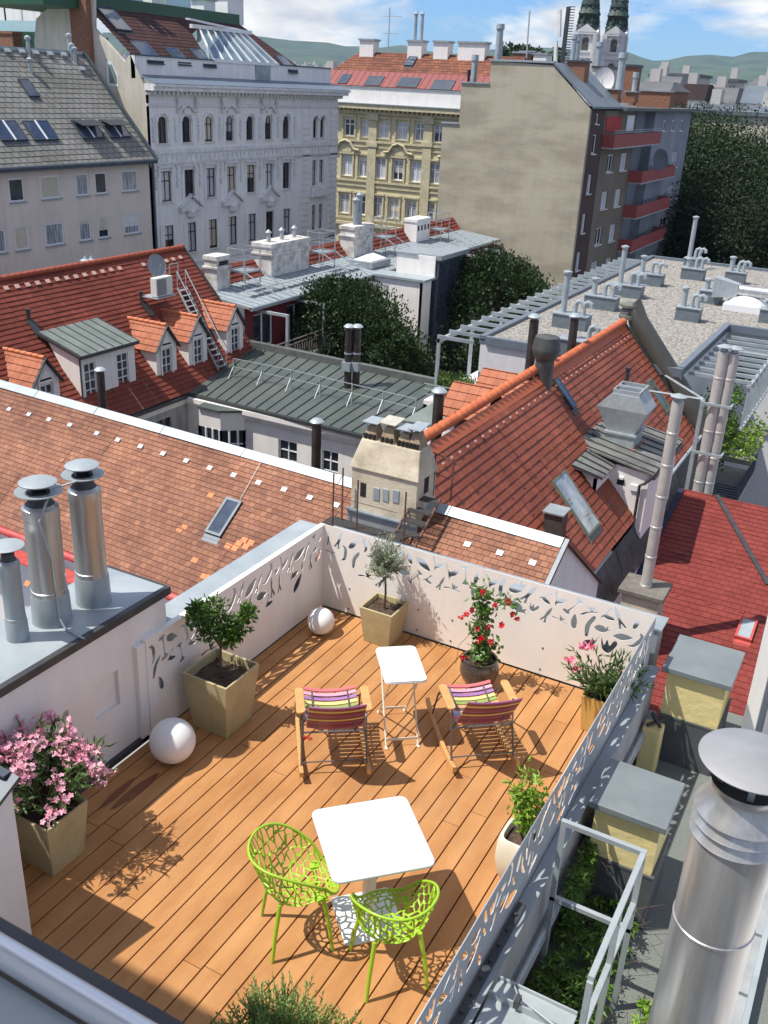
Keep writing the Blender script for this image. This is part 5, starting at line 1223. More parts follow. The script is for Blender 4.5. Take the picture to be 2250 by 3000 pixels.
# eave slates, wall
ze=OO[2];xe=OO[0]
m=MB();wd_=nrm([.45,0,-1.]);courses(m,np.array([xe+.15,19.5,ze-.05])+wd_*1.25,YU,-wd_,[(0,0),(20.9,0),(20.9,1.25),(0,1.25)],.42,.02,.55);m.build('eave_slates',SLATE,t)
m=MB();m.tube([(xe+.12,19.5,ze),(xe+.12,27.2,ze)],.07,8);m.tube([(xe+.12,33.8,ze),(xe+.12,40.4,ze)],.07,8);m.build('gutter',ZINCL,t,smooth=True)
xw=xe+.55
m=MB();m.B(xw-.3,xw,19.5,40.2,-16,ze-1.15);m.B(XO-5,xw-.3,40.0,40.2,-16,ze-1.2);m.build('side_wall',mat('white_bounce_pink',(.74,.68,.66),(.68,.62,.60),.8,scale=.8),t)  # white wall; pink light bounced off the red roof is mixed into its colour
m=MB();m.prism([(XO-5,40.2,zO-5.2),(XO,40.2,zO-.05),(xe,40.2,ze-.1),(xe,40.2,-16),(XO-5,40.2,-16)],(0,-.2,0));m.prism([(XO-5,19.5,zO-5.2),(XO,19.5,zO-.05),(xe,19.5,ze-.1),(xe,19.5,-16),(XO-5,19.5,-16)],(0,.2,0));m.build('gable_wall',WHITE,t)
m=MB();m.bar(OO+YU*20.93-NO*.0,AO+YU*40.43,.14,.12);m.build('verge',DARKM,t)
# small dormer
X=-7.28;ya,yb=28.35,30.35;zt=-5.72
m=MB()
m.B(X-.1,X,ya,yb-.0,-6.75,zt)
m.prism([(X,ya,-6.75),(X,ya,zt),(-8.5,ya,-5.2),],(0,.1,0));sd=m.build('dormer_body',WHITE,t)
m=MB();A1=Po(1642,1355,.05);B1=Po(1758,1247,.05);C1=np.array([X+.2,ya-.1,zt+.03]);D1=np.array([X+.2,yb+1.2,zt+.03])
m.prism([A1,C1,D1,(A1[0],B1[1],A1[2])],(0,0,.05));m.build('dormer_roof',mat('dormer_sheet',(.13,.125,.12),(.24,.25,.22),.5,.2,scale=1.2),sd)
m=MB()
for i in range(9): u=i/8;m.bar(A1+(np.array([A1[0],B1[1],A1[2]])-A1)*u+UZ*.08,C1+(D1-C1)*u+UZ*.08,.03,.04)
m.build('seam',DARKM,sd)
# large dormer
X2=-5.95;yc0,yc1=29.8,33.6;zt3=-5.75
m=MB();m.prism([(X2,yc0,-8.0),(X2,yc0,zt3),(-8.2,yc0,zt3+.2),(-8.2,yc0,-5.6)],(0,.15,0));m.B(X2-.15,X2,yc0+.15,yc1,-8.6,zt3);m.prism([(X2,yc1,-8.0),(X2,yc1,zt3),(-8.2,yc1,zt3+.2),(-8.2,yc1,-5.6)],(0,.15,0));ld=m.build('dormer_body',WHITE,t)
m=MB();m.prism([(X2+.15,yc0-.12,zt3+.02),(X2+.15,yc1+.2,zt3+.02),(-9.0,yc1+.2,zt3+.62),(-9.0,yc0-.12,zt3+.62)],(0,0,.06));m.build('dormer_roof',MT['dormer_sheet'],ld)
m=MB()
for i in range(8): y=yc0+(yc1-yc0)*i/7;m.bar((X2+.15,y,zt3+.10),(-9.0,y,zt3+.70),.03,.04)
m.build('seam',DARKM,ld)
c=PY(1600+415/1.904,1050+690/1.904,yc0);m=MB();m.B(c[0]-.12,c[0]+.12,yc0-.004,yc0+.02,c[2]-.1,c[2]+.1);m.build('opening',BLACKG,ld)
m=MB();m.B(c[0]+.35,c[0]+.62,yc0-.06,yc0,c[2]-.18,c[2]+.02);m.B(c[0]-.1,c[0]+.08,yc0-.08,yc0,c[2]+.12,c[2]+.2);m.build('grille_box',FWHITE,ld)
m=MB();m.tube([(X2+.1,yc0-.1,zt3-.05),(X2-.1,yc0-.12,zt3-.3),(X2-.25,yc0-.1,zt3-.4),(X2-.25,yc0-.1,-7.9)],.05,8);m.tube([(-7.0,yc0-.06,-6.7),(X2-.25,yc0-.1,-7.6)],.06,8);m.B(X2+.1,X2+.2,yc0-.1,yc1,zt3-.12,zt3);m.build('downpipe',DARKM,ld,smooth=True)
# skylights etc
def skyo(px,py,w,l,fm=LEAD,gm=None,h=.1,raised=.22):
    b=Po(px,py,raised);return skylight(t,b,YU,WO,NO,w,l,fm,'skylight',h,gm)
skyo(1720,1575,1.15,2.0,mat('olive_frame',(.16,.18,.14),(.12,.14,.11)),mat('pale_pane',(.22,.26,.26),(.45,.48,.46),.08,scale=2,spec=.9))
skyo(1673,1203,.45,1.2,DARKM,None,.12,.0);skyo(1950,1212,.7,1.5,MT['olive_frame'],mat('dark_green_pane',(.06,.09,.08),(.10,.14,.12),.08),.1,0)
c=Po(1620,1570,.22);m=MB();m.B(c[0]-.25,c[0]+.28,c[1]-.25,c[1]+.28,c[2]-.2,c[2]+.75);vb=m.build('vent_cowl',mat('cowl_brown',(.06,.05,.045),(.10,.09,.08),.5,.3),t);m=MB();m.B(c[0]-.3,c[0]+.33,c[1]-.32,c[1]+.35,c[2]+.78,c[2]+.83);m.build('cowl_cap',ZINC,vb)
c=Po(1835,1120,0);m=MB();m.lathe(c,[(.08,-.2),(.08,.5),(.12,.52),(.12,.6)],10);m.build('vent_pipe',DARKM,t)
# hopper
c=np.array([-7.35,31.6,-5.5]);t2=T('roof_ventilator','galvanised twin-mouthed ventilator box on the large white dormer','ventilator',tuple(c))
m=MB()
def fr(x0,x1,y0,y1,z): return [(x0,y0,z),(x1,y0,z),(x1,y1,z),(x0,y1,z)]
cx,cy,cz=c
for a in((fr(cx-.55,cx+.45,cy-.55,cy+.55,cz+.05),fr(cx-.55,cx+.45,cy-.55,cy+.55,cz+.45)),(fr(cx-.6,cx+.5,cy-.6,cy+.6,cz+.45),fr(cx-.6,cx+.5,cy-.6,cy+.6,cz+.52)),(fr(cx-.5,cx+.4,cy-.5,cy+.5,cz+.52),fr(cx-.95,cx+.75,cy-.65,cy+.65,cz+1.35)),(fr(cx-.95,cx+.75,cy-.65,cy+.65,cz+1.35),fr(cx-.5,cx+.4,cy-.6,cy+.6,cz+1.85))):
    m.add(a[0]+a[1],[(3,2,1,0),(4,5,6,7)]+[(i,(i+1)%4,(i+1)%4+4,i+4) for i in range(4)])
m.build('casing',GALV,t2)
for k in(0,1):
    y0=cy-.55+k*.62;m=MB();m.B(cx-.46,cx+.36,y0+.06,y0+.48,cz+1.852,cz+1.86);m.build('mouth',BLACKG,t2);m=MB()
    for q in((cx-.5,cx-.46,y0,y0+.54),(cx+.36,cx+.4,y0,y0+.54),(cx-.46,cx+.36,y0,y0+.05),(cx-.46,cx+.36,y0+.49,y0+.54)): m.B(q[0],q[1],q[2],q[3],cz+1.85,cz+2.0)
    m.build('mouth_rim',ZINCL,t2)
m=MB();m.B(cx-.65,cx+.55,cy-.65,cy+.65,cz-.4,cz+.05);m.build('base',mat('rust_base',(.30,.15,.10),(.22,.12,.08)),t2)
# mushroom flue and two dark pipes behind the ridge
p=PY(1590,1100,29.9);t2=T('mushroom_flue','big dark flue with barrel-shaped head by the orange ridge step','flue',(p[0],29.9,p[2]-.3))
zt=PY(1602,985,29.9)[2];h=zt-p[2];m=MB();m.lathe((p[0]+.02,29.9,p[2]),[(.31,-1.2),(.31,h*.42),(.35,h*.44),(.47,h*.66),(.46,h*.72),(.40,h*.99),(.37,h)],24);m.build('head',mat('cowl_dark',(.075,.075,.07),(.12,.12,.11),.45,.4,scale=3),t2,smooth=True,auto=30)
for lb,tp,bt,yv in (('slim dark pipe left of the mushroom flue',(1566,938),(1552,1080),31.5),('dark pipe with white cap right of the mushroom flue',(1684,935),(1664,1035),35)):
    p=PY(*tp,yv);q=PY(*bt,yv);dflue(lb,(p[0],yv,q[2]-.4),p[2],.16,BROWNP)
# big slanting duct at the far gable
t2=T('exhaust_duct','thick dark exhaust duct slanting down the far gable of the orange roof','duct',(-9,40.8,-8))
p=PY(1850,905,40.9);m=MB();D0=np.array([XO+.2,40.9,zO+.35]);D1=np.array([xe-.1,40.9,ze+.45])
m.tube([(D0[0]-.1,40.9,p[2]-.3),D0+np.array([0,0,.3]),D0+nrm(D1-D0)*.5,D1,D1+np.array([.15,-.1,-1.5])],.43,20);m.build('duct',mat('duct_brown',(.085,.082,.07),(.11,.105,.09),.5,.3,scale=1),t2,smooth=True,auto=30)
m=MB();m.lathe((D0[0]-.1,40.9,p[2]-.3),[(.46,-.1),(.46,.05),(.36,.1),(.36,.35),(.48,.4),(.48,.5),(.1,.6)],20);m.build('cap',mat('cap_olive',(.15,.16,.13)),t2,smooth=True,auto=30)
# pale pipes
PIPE=mat('cream_pipe',(.62,.59,.54),(.50,.48,.45),.4,.3,scale=2)
def tall(label,base,zb,px,py,r):
    p=Z(*base,zb);zt=PX(px,py,p[0]);
    lo,hi=zb,zb+9
    for _ in range(40):
        md=(lo+hi)/2;w=np.array([p[0],p[1],md])-CO;cc=CM@w;yy=1500+F_*cc[1]/cc[2]
        if yy>py: lo=md
        else: hi=md
    t=T('steel_pipe',label,'pipe',(p[0],p[1],zb),group='tall pale flue pipes beside the white wall')
    m=MB();pr=[];n=6;h=md-zb
    for i in range(n): z=h*i/n;pr+=[(r*1.06,z),(r*1.06,z+.06),(r,z+.07),(r,h*(i+1)/n-.01)]
    m.lathe((p[0],p[1],zb),pr,20,cap=True);m.build('pipe',PIPE,t,smooth=True,auto=40)
    m=MB();m.lathe((p[0],p[1],md),[(r*.6,0),(r*.6,r*.6),(r*1.4,r*.7),(r*1.4,r*.8),(.01,r*1.3)],20);m.build('rain_cap',GALV,t);return p,md
P1,z1=tall('single pale pipe standing on a brick block by the white wall',(1892,1716),-8.0,1995,1174,.165)
P2,z2=tall('left of the paired tall pale pipes over the red roof',(2035,1483),-8.9,2117,1028,.20)
P3,z3=tall('right of the paired tall pale pipes over the red roof',(2063,1486),-8.9,2142,1033,.20)
t2=T('pipe_bracket','galvanised brackets and stays holding the paired pale pipes','bracket',tuple(P2))
m=MB();m.bar((P2[0]-.4,P2[1]-.1,-9),(P2[0]-.4,P2[1]-.1,z2-1.9),.14);m.build('stand_post',GALV,t2)
for dz in(-2.0,-3.9): m=MB();m.B(P2[0]-.45,P3[0]+.32,P2[1]-.3,P2[1]-.24,z2+dz,z2+dz+.09);m.B(P3[0]+.26,P3[0]+.32,P2[1]-.24,P2[1]+.3,z2+dz,z2+dz+.09);m.build('clamp',ZINCL,t2)
m=MB();q=Po(1880,1142,.1);m.tube([(P2[0]-.4,P2[1],z2-1.9),q],.05,6);q=Po(1945,1098,.1);m.tube([(P2[0]-.4,P2[1],z2-1.9),q],.05,6);m.build('stay',ZINCL,t2)
t2=T('brick_pier','crumbling brick pier under the paired pale pipes','pier',tuple(P2-np.array([0,0,1.5])))
BRK=tilemat('brick',[(.30,.13,.07),(.22,.10,.06),(.36,.18,.11)],mortar=(.28,.25,.21),msize=.08)
BRM=mat('brick_rough',(.32,.15,.09),(.16,.08,.05),.9,scale=7,bump=.6)
m=MB();m.B(P2[0]-.35,P3[0]+.35,P2[1]-.4,P2[1]+.5,-11.2,-8.95);m.build('pier',BRM,t2);m=MB();m.B(P2[0]-.45,P3[0]+.42,P2[1]-.5,P2[1]+.55,-8.95,-8.87);m.build('cover',GALV,t2)
t2=T('masonry_pier','stained square pier with stone cap under the single pale pipe','pier',(P1[0],P1[1],-11))
m=MB();m.B(P1[0]-.55,P1[0]+.55,P1[1]-.5,P1[1]+.5,-11.5,-8.15);m.build('pier',PLAST,t2);m=MB();m.B(P1[0]-.68,P1[0]+.68,P1[1]-.62,P1[1]+.62,-8.15,-8.0);m.build('capstone',mat('dark_stone',(.20,.18,.15),(.12,.11,.10)),t2,bevel=.02)
m=MB()
# ================================================================ red low roof
TRED=tilemat('tile_bright_red',[(.175,.032,.026),(.22,.042,.033),(.195,.036,.029)],mortar=(.11,.016,.014),msize=.03,patch=(.85,.8,.8),spec=.3)
pr_=math.radians(13);WR=np.array([0,math.cos(pr_),math.sin(pr_)]);OR_=np.array([xw+.02,18.5,-11.8])
t=T('red_roof_annex','low bright red shingled roof at the right edge','roof',(0,27,-13))
m=MB();courses(m,OR_,(1,0,0),WR,[(0,0),(9.5,0),(9.5,17),(0,17)],.26,.016,.30);m.build('roof_shingles',TRED,t)
m=MB();m.B(xw,xw+9.5,18.5,35,-16,-11.95);m.build('wall',WHITE,t)
NR=np.cross((1,0,0),WR)
m=MB();a=PL(2100,1450,OR_+NR*.03,NR);b=PL(2250,1712,OR_+NR*.03,NR);m.bar(a,b,.16,.05);m.build('flashing_strip',DARKM,t)
m=MB();a=PL(1990,1565,OR_+NR*.03,NR);b=PL(2050,1600,OR_+NR*.03,NR);m.bar((xw+.08,19,OR_[2]+.15),(xw+.08,34.9,OR_[2]+3.85),.2,.06);m.build('wall_flashing',mat('navy_strip',(.01,.015,.05)),t)
b=PL(2150,1872,OR_,NR);skylight(t,b,np.array([1,0,0.]),WR,NR,.5,1.0,MT['red_gutter'],'skylight',.14,ZINCL)
m=MB()
for i in range(9):
    for j in range(6):
        c=OR_+np.array([.5+i*1.0+(j%2)*.5,0,0])+WR*(2+j*2.2)+NR*.02;m.bar(c-np.array([.08,0,0])+NR*.06,c+np.array([.08,0,0])+NR*.06,.025)
m.build('snow_guards',MT['red_gutter'],t)
# ================================================================ gravel roof building
GRV=mat('roof_gravel',(.36,.34,.30),(.13,.12,.11),.95,scale=9,detail=4,lo=.42,hi=.60,bump=1.0,bscale=9)
zg=-5.0;gx0=-16.7;gx1=-7.5;gy0=40.6;gy1=71;gym=51.3;gx2=9
t=T('gravel_roof_building','modern white flat-roofed building covered in grey gravel','building',(-8,55,-18))
m=MB();m.prism([(gx0,gy0,zg-.1),(gx1,gy0,zg-.1),(gx1,gym,zg-.1),(gx2,gym,zg-.1),(gx2,gy1,zg-.1),(gx0,gy1,zg-.1)],(0,0,.06));gr=m.build('gravel',GRV,t)
m=MB();w=.28
m.B(gx0-.05,gx0+w-.05,gy0,gy1,zg-.25,zg+.12);m.B(gx0+w,gx1,gy0-.1,gy0+w-.1,zg-.25,zg+.118);m.B(gx1-w,gx1,gy0+w,gym,zg-.25,zg+.12);m.B(gx1,gx2,gym-w,gym,zg-.25,zg+.119);m.B(gx0,gx2,gy1,gy1+w,zg-.25,zg+.12);m.build('edge_trim',mat('edge_blue_grey',(.17,.20,.24),(.14,.17,.2),.45,.2),t)
m=MB();m.B(gx0+.02,gx1,gy0+.02,gy0+.3,-18,zg-.25);m.B(gx0+.02,gx0+.3,gy0+.3,gy1,-18,zg-.25);m.B(gx1-.3,gx1-.02,gy0+.3,gym+.1,-18,zg-.25)
WL=[(5.,8.3,-8.1,-6.1),(3.0,4.8,-11,-9.2),(6.5,8.5,-12.5,-10.6),(.6,2.6,-8,-6.2)]
wall(m,(gx1,gym,0),(1,0,0),(0,-1,0),gx2-gx1,-18,zg-.25,WL,depth=.2);m.build('wall',mat('white_cool',(.66,.66,.66),(.60,.60,.60),.8),t)
for a,b,c,d in WL: window(t,(gx1,gym,0),(1,0,0),(0,-1,0),a,b,c,d,FWHITE,mat('teal_glass',(.05,.09,.09),(.10,.15,.15),.1),mull=(),fw=.1)
vb_i=[0]
def ventbox(px,py,w,l,pipes,lb,bend=True):
    c=Z(px,py,zg-.02);t=T('vent_box',lb,'roof vent',tuple(c),group='grey vent boxes on the gravel roof')
    m=MB();h=.62;m.B(c[0],c[0]+w,c[1],c[1]+l,zg-.05,zg+h);m.build('box',mat('vent_grey',(.17,.20,.22),(.13,.16,.18),.5,.2),t);m=MB();m.B(c[0]-.05,c[0]+w+.05,c[1]-.05,c[1]+l+.05,zg+h,zg+h+.05);m.build('lid',ZINC,t)
    for k in range(2):
        if not bend: break
        x=c[0]+w*(.58+.25*k);y=c[1]+l*.4;m=MB();m.tube([(x,y,zg+h),(x,y,zg+h+.45),(x+.05,y,zg+h+.62),(x+.2,y,zg+h+.7),(x+.35,y,zg+h+.6),(x+.38,y,zg+h+.45)],.11,10);m.build('gooseneck',ZINCL,t,smooth=True)
    for hh in pipes:
        m=MB();m.lathe((c[0]+w*.22,c[1]+l*.5,zg+h),[(.15,0),(.15,hh),(.22,hh+.02),(.22,hh+.1),(.02,hh+.16)],14);m.build('pipe',STEEL if 0 else ZINCL,t,smooth=True,auto=40)
for px,py,w,l,ps,lb in ((1615,956,1.7,.9,(1.9,),'vent box with tall pipe nearest the pergola corner'),(1708,900,1.7,.9,(.8,),'second vent box along the pergola side'),(1787,865,1.7,.9,(2.0,),'third vent box along the pergola side, with tall pipe'),(1853,830,1.7,.9,(.9,),'fourth vent box along the pergola side'),(1992,815,1.4,.9,(.5,),'vent box before the tall chimney pipe at the far edge'),(2000,785,1.1,.8,(2.6,),'vent box with the tallest pipe at the far edge of the gravel'),(1975,936,1.2,.8,(.9,),'lone vent box in the middle of the gravel roof'),(2045,885,1.1,1.4,(.5,),'vent box under the big silver duct'),(2120,826,1.2,.8,(.8,),'vent box behind the big silver duct'),(2220,943,1.3,.8,(.4,),'vent box cut by the right picture edge'),(1628,1035,2.2,.9,(.9,),'vent box partly hidden behind the orange ridge')):
    ventbox(px,py,w,l,ps,lb)
c=Z(2090,862,zg+.5);d=Z(2250,868,zg+.5);t2=T('silver_duct','fat silver duct lying across the gravel roof','duct',tuple(c))
m=MB();m.tube([(c[0]+1.2,c[1],zg+.9),(d[0]+4,c[1],zg+.9)],.33,16);m.build('duct',STEEL,t2,smooth=True);m=MB();m.add([(c[0],c[1]-.5,zg+.4),(c[0],c[1]+.5,zg+.4),(c[0],c[1]+.5,zg+1.5),(c[0],c[1]-.5,zg+1.5),(c[0]+1.3,c[1]-.33,zg+.57),(c[0]+1.3,c[1]+.33,zg+.57),(c[0]+1.3,c[1]+.33,zg+1.23),(c[0]+1.3,c[1]-.33,zg+1.23)],[(0,1,2,3),(4,7,6,5),(0,4,5,1),(1,5,6,2),(2,6,7,3),(3,7,4,0)]);m.build('transition',GALV,t2)
c=Z(2115,905,zg);t2=T('roof_light','square white domed roof light on the gravel roof','roof light',tuple(c));m=MB();m.B(c[0],c[0]+2.1,c[1],c[1]+2.1,zg-.1,zg+.3);m.build('kerb',FWHITE,t2)
m=MB();n=8;vs=[];fs=[]
for i in range(n+1):
    for j in range(n+1): u,v=i/n,j/n;vs.append((c[0]+.1+1.9*u,c[1]+.1+1.9*v,zg+.3+.38*(math.sin(math.pi*u)*math.sin(math.pi*v))**.6))
for i in range(n):
    for j in range(n): fs.append((i*(n+1)+j,(i+1)*(n+1)+j,(i+1)*(n+1)+j+1,i*(n+1)+j+1))
m.add(vs,fs);m.build('dome',mat('dome_white',(.75,.77,.8),(.7,.72,.76),.3),t2,smooth=True,auto=80)
# pergola left
t2=T('roof_pergola','row of grey steel pergola beams along the left edge of the gravel roof','pergola',(gx0-1.2,55,-8));xo=gx0-1.9
for i in range(24):
    y=gy0-.6+i*1.28;m=MB();m.B(xo,gx0-.06,y,y+.09,zg-.2,zg-.04);m.build('beam',ZINC,t2)
    if i%3==0: m=MB();m.B(xo,xo+.14,y,y+.14,-8.2,zg-.22);m.build('post',ZINCL,t2)
m=MB();m.B(xo-.01,xo+.15,gy0-.6,gy0+29.5,zg-.4,zg-.225);m.build('purlin',ZINCL,t2)
m=MB();m.B(xo-.4,gx0,gy0-.8,gy1,-8.4,-8.2);m.B(xo-.4,xo-.2,gy0-.8,gy1,-10.5,-8.4);m.B(xo-.4,gx0,gy0-.8,gy0-.6,-10.5,-8.4);m.build('terrace_slab',WHITE,t2)
m=MB()
for z in(-7.4,-7.65,-7.9): m.B(xo-.4,gx0,gy0-.85,gy0-.81,z,z+.04)
m.build('rail',ZINCL,t2)
GRS=fol('leaf_grass',(.08,.15,.03),(.16,.24,.06),.6,.1)
t2=T('balcony_plants','bushy greenery in terracotta boxes at the near end of the pergola','plants',(xo+.8,gy0+1,-7.6))
m=MB();m.prism([(xo,gy0-.4,-8.2),(gx0-.1,gy0-.4,-8.2),(gx0-.1,gy0+.1,-8.2),(xo,gy0+.1,-8.2)],(0,0,.5));m.build('plant_box',mat('terracotta',(.45,.16,.08),(.38,.13,.07)),t2);m=MB()
for k in range(1500): c=np.array([RN.uniform(xo,gx0-.1),gy0-.15+RN.normal()*.22,-7.7+RN.rand()*.35+.35*(RN.rand()<.2)]);leafmesh(m,[c],[RN.normal(size=3)*.5+UZ],.28,.05)
m.build('foliage',GRS,t2)
# pergola right and balconies
t2=T('roof_pergola','steel pergola frame over the recessed balconies at right','pergola',(-6.3,46,-8))
for i in range(10): y=gy0+1.6+i*1.05;m=MB();m.B(gx1,gx1+2.6,y,y+.1,zg-.5,zg-.35);m.B(gx1+2.5,gx1+2.6,y,y+.1,-7.4,zg-.5);m.build('frame',ZINCL,t2)
m=MB();m.B(gx1+2.48,gx1+2.62,gy0+1.5,gym-.3,zg-.65,zg-.51);m.B(gx1+2.48,gx1+2.62,gy0+1.5,gym-.3,-7.5,-7.4);m.build('purlin',ZINCL,t2)
for k,(z,lb) in enumerate(((-9.3,'upper planted balcony below the right pergola'),(-11.6,'lower cluttered balcony below the right pergola'))):
    t2=T('balcony',lb,'balcony',(-5.4,46,z));x1_=gx1+(3.1 if k==0 else 2.8);m=MB();m.B(gx1,x1_,gy0+3,gym-2.2,z-.2,z);m.build('slab',WGREY if k else mat('moss_slab',(.22,.21,.17),(.12,.14,.08),.9),t2)
    m=MB()
    for j in range(8): m.B(x1_-.05,x1_,gy0+3,gym-2.2,z+.1+j*.12,z+.14+j*.12);m.B(gx1,x1_-.05,gy0+2.95,gy0+3,z+.1+j*.12,z+.14+j*.12)
    if k: m.build('rail',mat('rail_navy',(.03,.04,.08)),t2)
    else:
        m=MB()
        for q in range(700): c=np.array([RN.uniform(gx1+.1,x1_),RN.uniform(gy0+3,gym-2.5),z+RN.rand()*.3+.9*RN.rand()*(RN.rand()<.25)]);leafmesh(m,[c],[RN.normal(size=3)+UZ*.4],.26,.13)
        m.build('foliage',YEL,t2)
t2=T('climbing_plant','green climber hanging beside the paired pale pipes','creeper',(-5.6,44,-8))
m=MB()
for q in range(1100): c=np.array([-6.2+RN.normal()*.35,RN.uniform(42,47),-6.5-RN.rand()**1.2*4]);leafmesh(m,[c],[RN.normal(size=3)-UZ*.3],.24,.13)
m.build('foliage',VIN,t2)
# ================================================================ far street fronts
BEI=mat('beige_render',(.74,.65,.57),(.67,.59,.52),.85,scale=.5,bump=.05,streak=.07)
GSL=tilemat('diamond_slate',[(.215,.215,.205),(.27,.27,.255),(.24,.235,.22)],mortar=(.06,.06,.06),msize=.05,patch=(.70,.70,.62),patchscale=.08)
Xb=-51.;
def Yb(px,py=520): return PX(px,py,Xb)[1]
t=T('beige_house','beige rendered house with grey diamond-slated roof at upper left','house',(Xb-4,48,-17))
yE=PX(447,600,Xb)[1];zE=PX(250,483,Xb)[2]
rows=[((517,592),[(26,71),(120,177),(224,261),(280,315),(358,405)]),((657,735),[(-16,17),(43,84),(134,189),(234,269),(290,322),(366,412)])]
hol=[];meta=[]
zr1=(PX(45,592,Xb)[2],PX(45,522,Xb)[2]);
yS=24.
for (ya_,yb_),L_ in rows:
    zb=PX(45,yb_,Xb)[2];zt=PX(45,ya_+ (5 if ya_<600 else 10),Xb)[2]
    for a,b in L_: hol.append((PX(a,(ya_+yb_)/2,Xb)[1]-yS,PX(b,(ya_+yb_)/2,Xb)[1]-yS,zb,zt));meta.append(b-a>50)
z3=hol[6][2]-2.95
for a,b,c,d in hol[:5]: pass
hol=[h for h in hol if h[0]>0]
m=MB();wall(m,(Xb,yS,0),(0,1,0),(1,0,0),yE-yS,-17,zE,hol,depth=.12);m.build('wall',BEI,t)
for i,(a,b,c,d) in enumerate(hol): window(t,(Xb,yS,0),(0,1,0),(1,0,0),a,b,c,d,FWHITE,(GLASS,CURT,CURT)[i%3],fw=.10,mull=(.45,) if b-a>1.7 else (),rec=.04,sill=.12,sm=ZINC,blind=.3)
rp=math.radians(47);Wb_=np.array([-math.cos(rp),0,math.sin(rp)]);Nb=np.array([math.sin(rp),0,math.cos(rp)]);Eb=np.array([Xb+.45,0,zE+.05])
rid=PL(150,150,Eb,Nb);slb=(rid-Eb)@Wb_
m=MB();courses(m,(Eb[0],yS,Eb[2]),YU,Wb_,[(0,0),(yE-yS+.1,0),(yE-yS+.1,slb),(0,slb)],.42,.02,.6);m.build('roof_slates',GSL,t)
m=MB();e=Eb+Wb_*slb;m.add([(e[0],yS,e[2]),(e[0],yE,e[2]),(e[0]-9,yE,e[2]-9),(e[0]-9,yS,e[2]-9)],[(0,1,2,3)]);m.B(e[0]-.3,e[0]+.15,yS,yE,e[2]-.1,e[2]+.12);m.build('ridge',ZINC,t)
m=MB();m.B(Xb+.0,Xb+.7,yS,yE,zE-.12,zE+.04);m.tube([(Xb+.62,yS,zE+.08),(Xb+.62,yE,zE+.08)],.13,8);m.build('gutter',LEAD,t)
m=MB();m.obb((Eb[0],yE,Eb[2]),Wb_*slb,YU*.25,Nb*.22);m.tube([(Xb+.15,yE+.05,zE),(Xb+.15,yE+.05,-17)],.09,8);m.build('verge_flashing',LEAD,t)
m=MB();m.prism([(Xb,yE,-17),(Xb,yE,zE),(e[0],yE,e[2]-.05),(e[0]-9,yE,e[2]-9),(e[0]-9,yE,-17)],(0,-.2,0));m.build('gable_wall',BEI,t)
Pb=lambda x,y,h=0:PL(x,y,Eb+Nb*h,Nb)
for k,(x,y,dbl) in enumerate(((5,415,1),(100,413,1),(242,408,1),(322,405,1),(85,285,0))):
    c=Pb(x,y);w=2.1 if dbl else .9;s=skylight(t,c,YU,Wb_,Nb,w,1.5 if dbl else 1.4,LEAD,'skylight',.15)
    if dbl:
        m=MB();m.obb(c+YU*.98,YU*.14,Wb_*1.5,Nb*.17);m.build('mullion',FWHITE,s)
        if k in(2,3): m=MB();m.obb(c+Wb_*1.4+Nb*.2,YU*w,-Wb_*.9+Nb*.5,Nb*.06);m.build('open_sash',DARKM,s)
for x,y,h in ((85,160,.9),(90,210,.6),(205,155,1.),(212,170,.7),(220,180,.7)):
    c=Pb(x,y);m=MB();m.lathe(c,[(.13,-.3),(.13,h),(.22,h+.05),(.22,h+.2),(.05,h+.3)],10);m.build('vent_pipe',GALV,t)
for x,y in ((14,157),(57,159),(97,163),(140,166),(180,168),(234,210)): 
    c=Pb(x,y);m=MB();m.obb(c,YU*.5,Wb_*.3,Nb*.2);m.build('vent_tile',ZINCL,t)
# ---- white ornate house
WFAC=mat('white_facade',(.87,.86,.84),(.80,.79,.77),.85,scale=.35,bump=.06,bscale=8,streak=.10)
WORN=mat('white_ornament',(.82,.81,.79),(.62,.61,.59),.85,scale=2.5)
CRM=mat('cream_side',(.64,.60,.50),(.54,.51,.43),.85,scale=.3,bump=.05,streak=.18)
def rnd(px,py,X): return PX(px,py,X)
Xw=-53.2;yw0=rnd(428,300,Xw)[1];yw1=rnd(990,300,Xw)[1];zc=rnd(430,262,Xw)[2]
t=T('ornate_white_house','large white stucco house with three rows of tall windows and carved cornice','house',(Xw-8,75,-17))
ctr=[478,548,613,674,733,787,839];pair=[(917,929),(938,950)]
zR=[(rnd(478,420,Xw)[2],rnd(478,341,Xw)[2]),(rnd(485,592,Xw)[2],rnd(485,502,Xw)[2]),(rnd(490,752,Xw)[2],rnd(490,662,Xw)[2])]
hol=[]
for r,(zb,zt) in enumerate(zR):
    for k,c in enumerate(ctr):
        y=rnd(c+(0,4,8)[r]*(1-k/9),400,Xw)[1];hw=.55 if r==0 else .62;hol.append((y-hw-yw0,y+hw-yw0,zb,zt,r,0))
    for a,b in pair:
        ya_,yb_=rnd(a,400,Xw)[1],rnd(b,400,Xw)[1];hol.append((ya_-yw0,yb_-yw0,zb,zt,r,1))
z4=zR[2][0]-2.0
m=MB();wall(m,(Xw,yw0,0),(0,1,0),(1,0,0),yw1-yw0,-18,zc,hol,depth=.35);m.build('facade',WFAC,t)
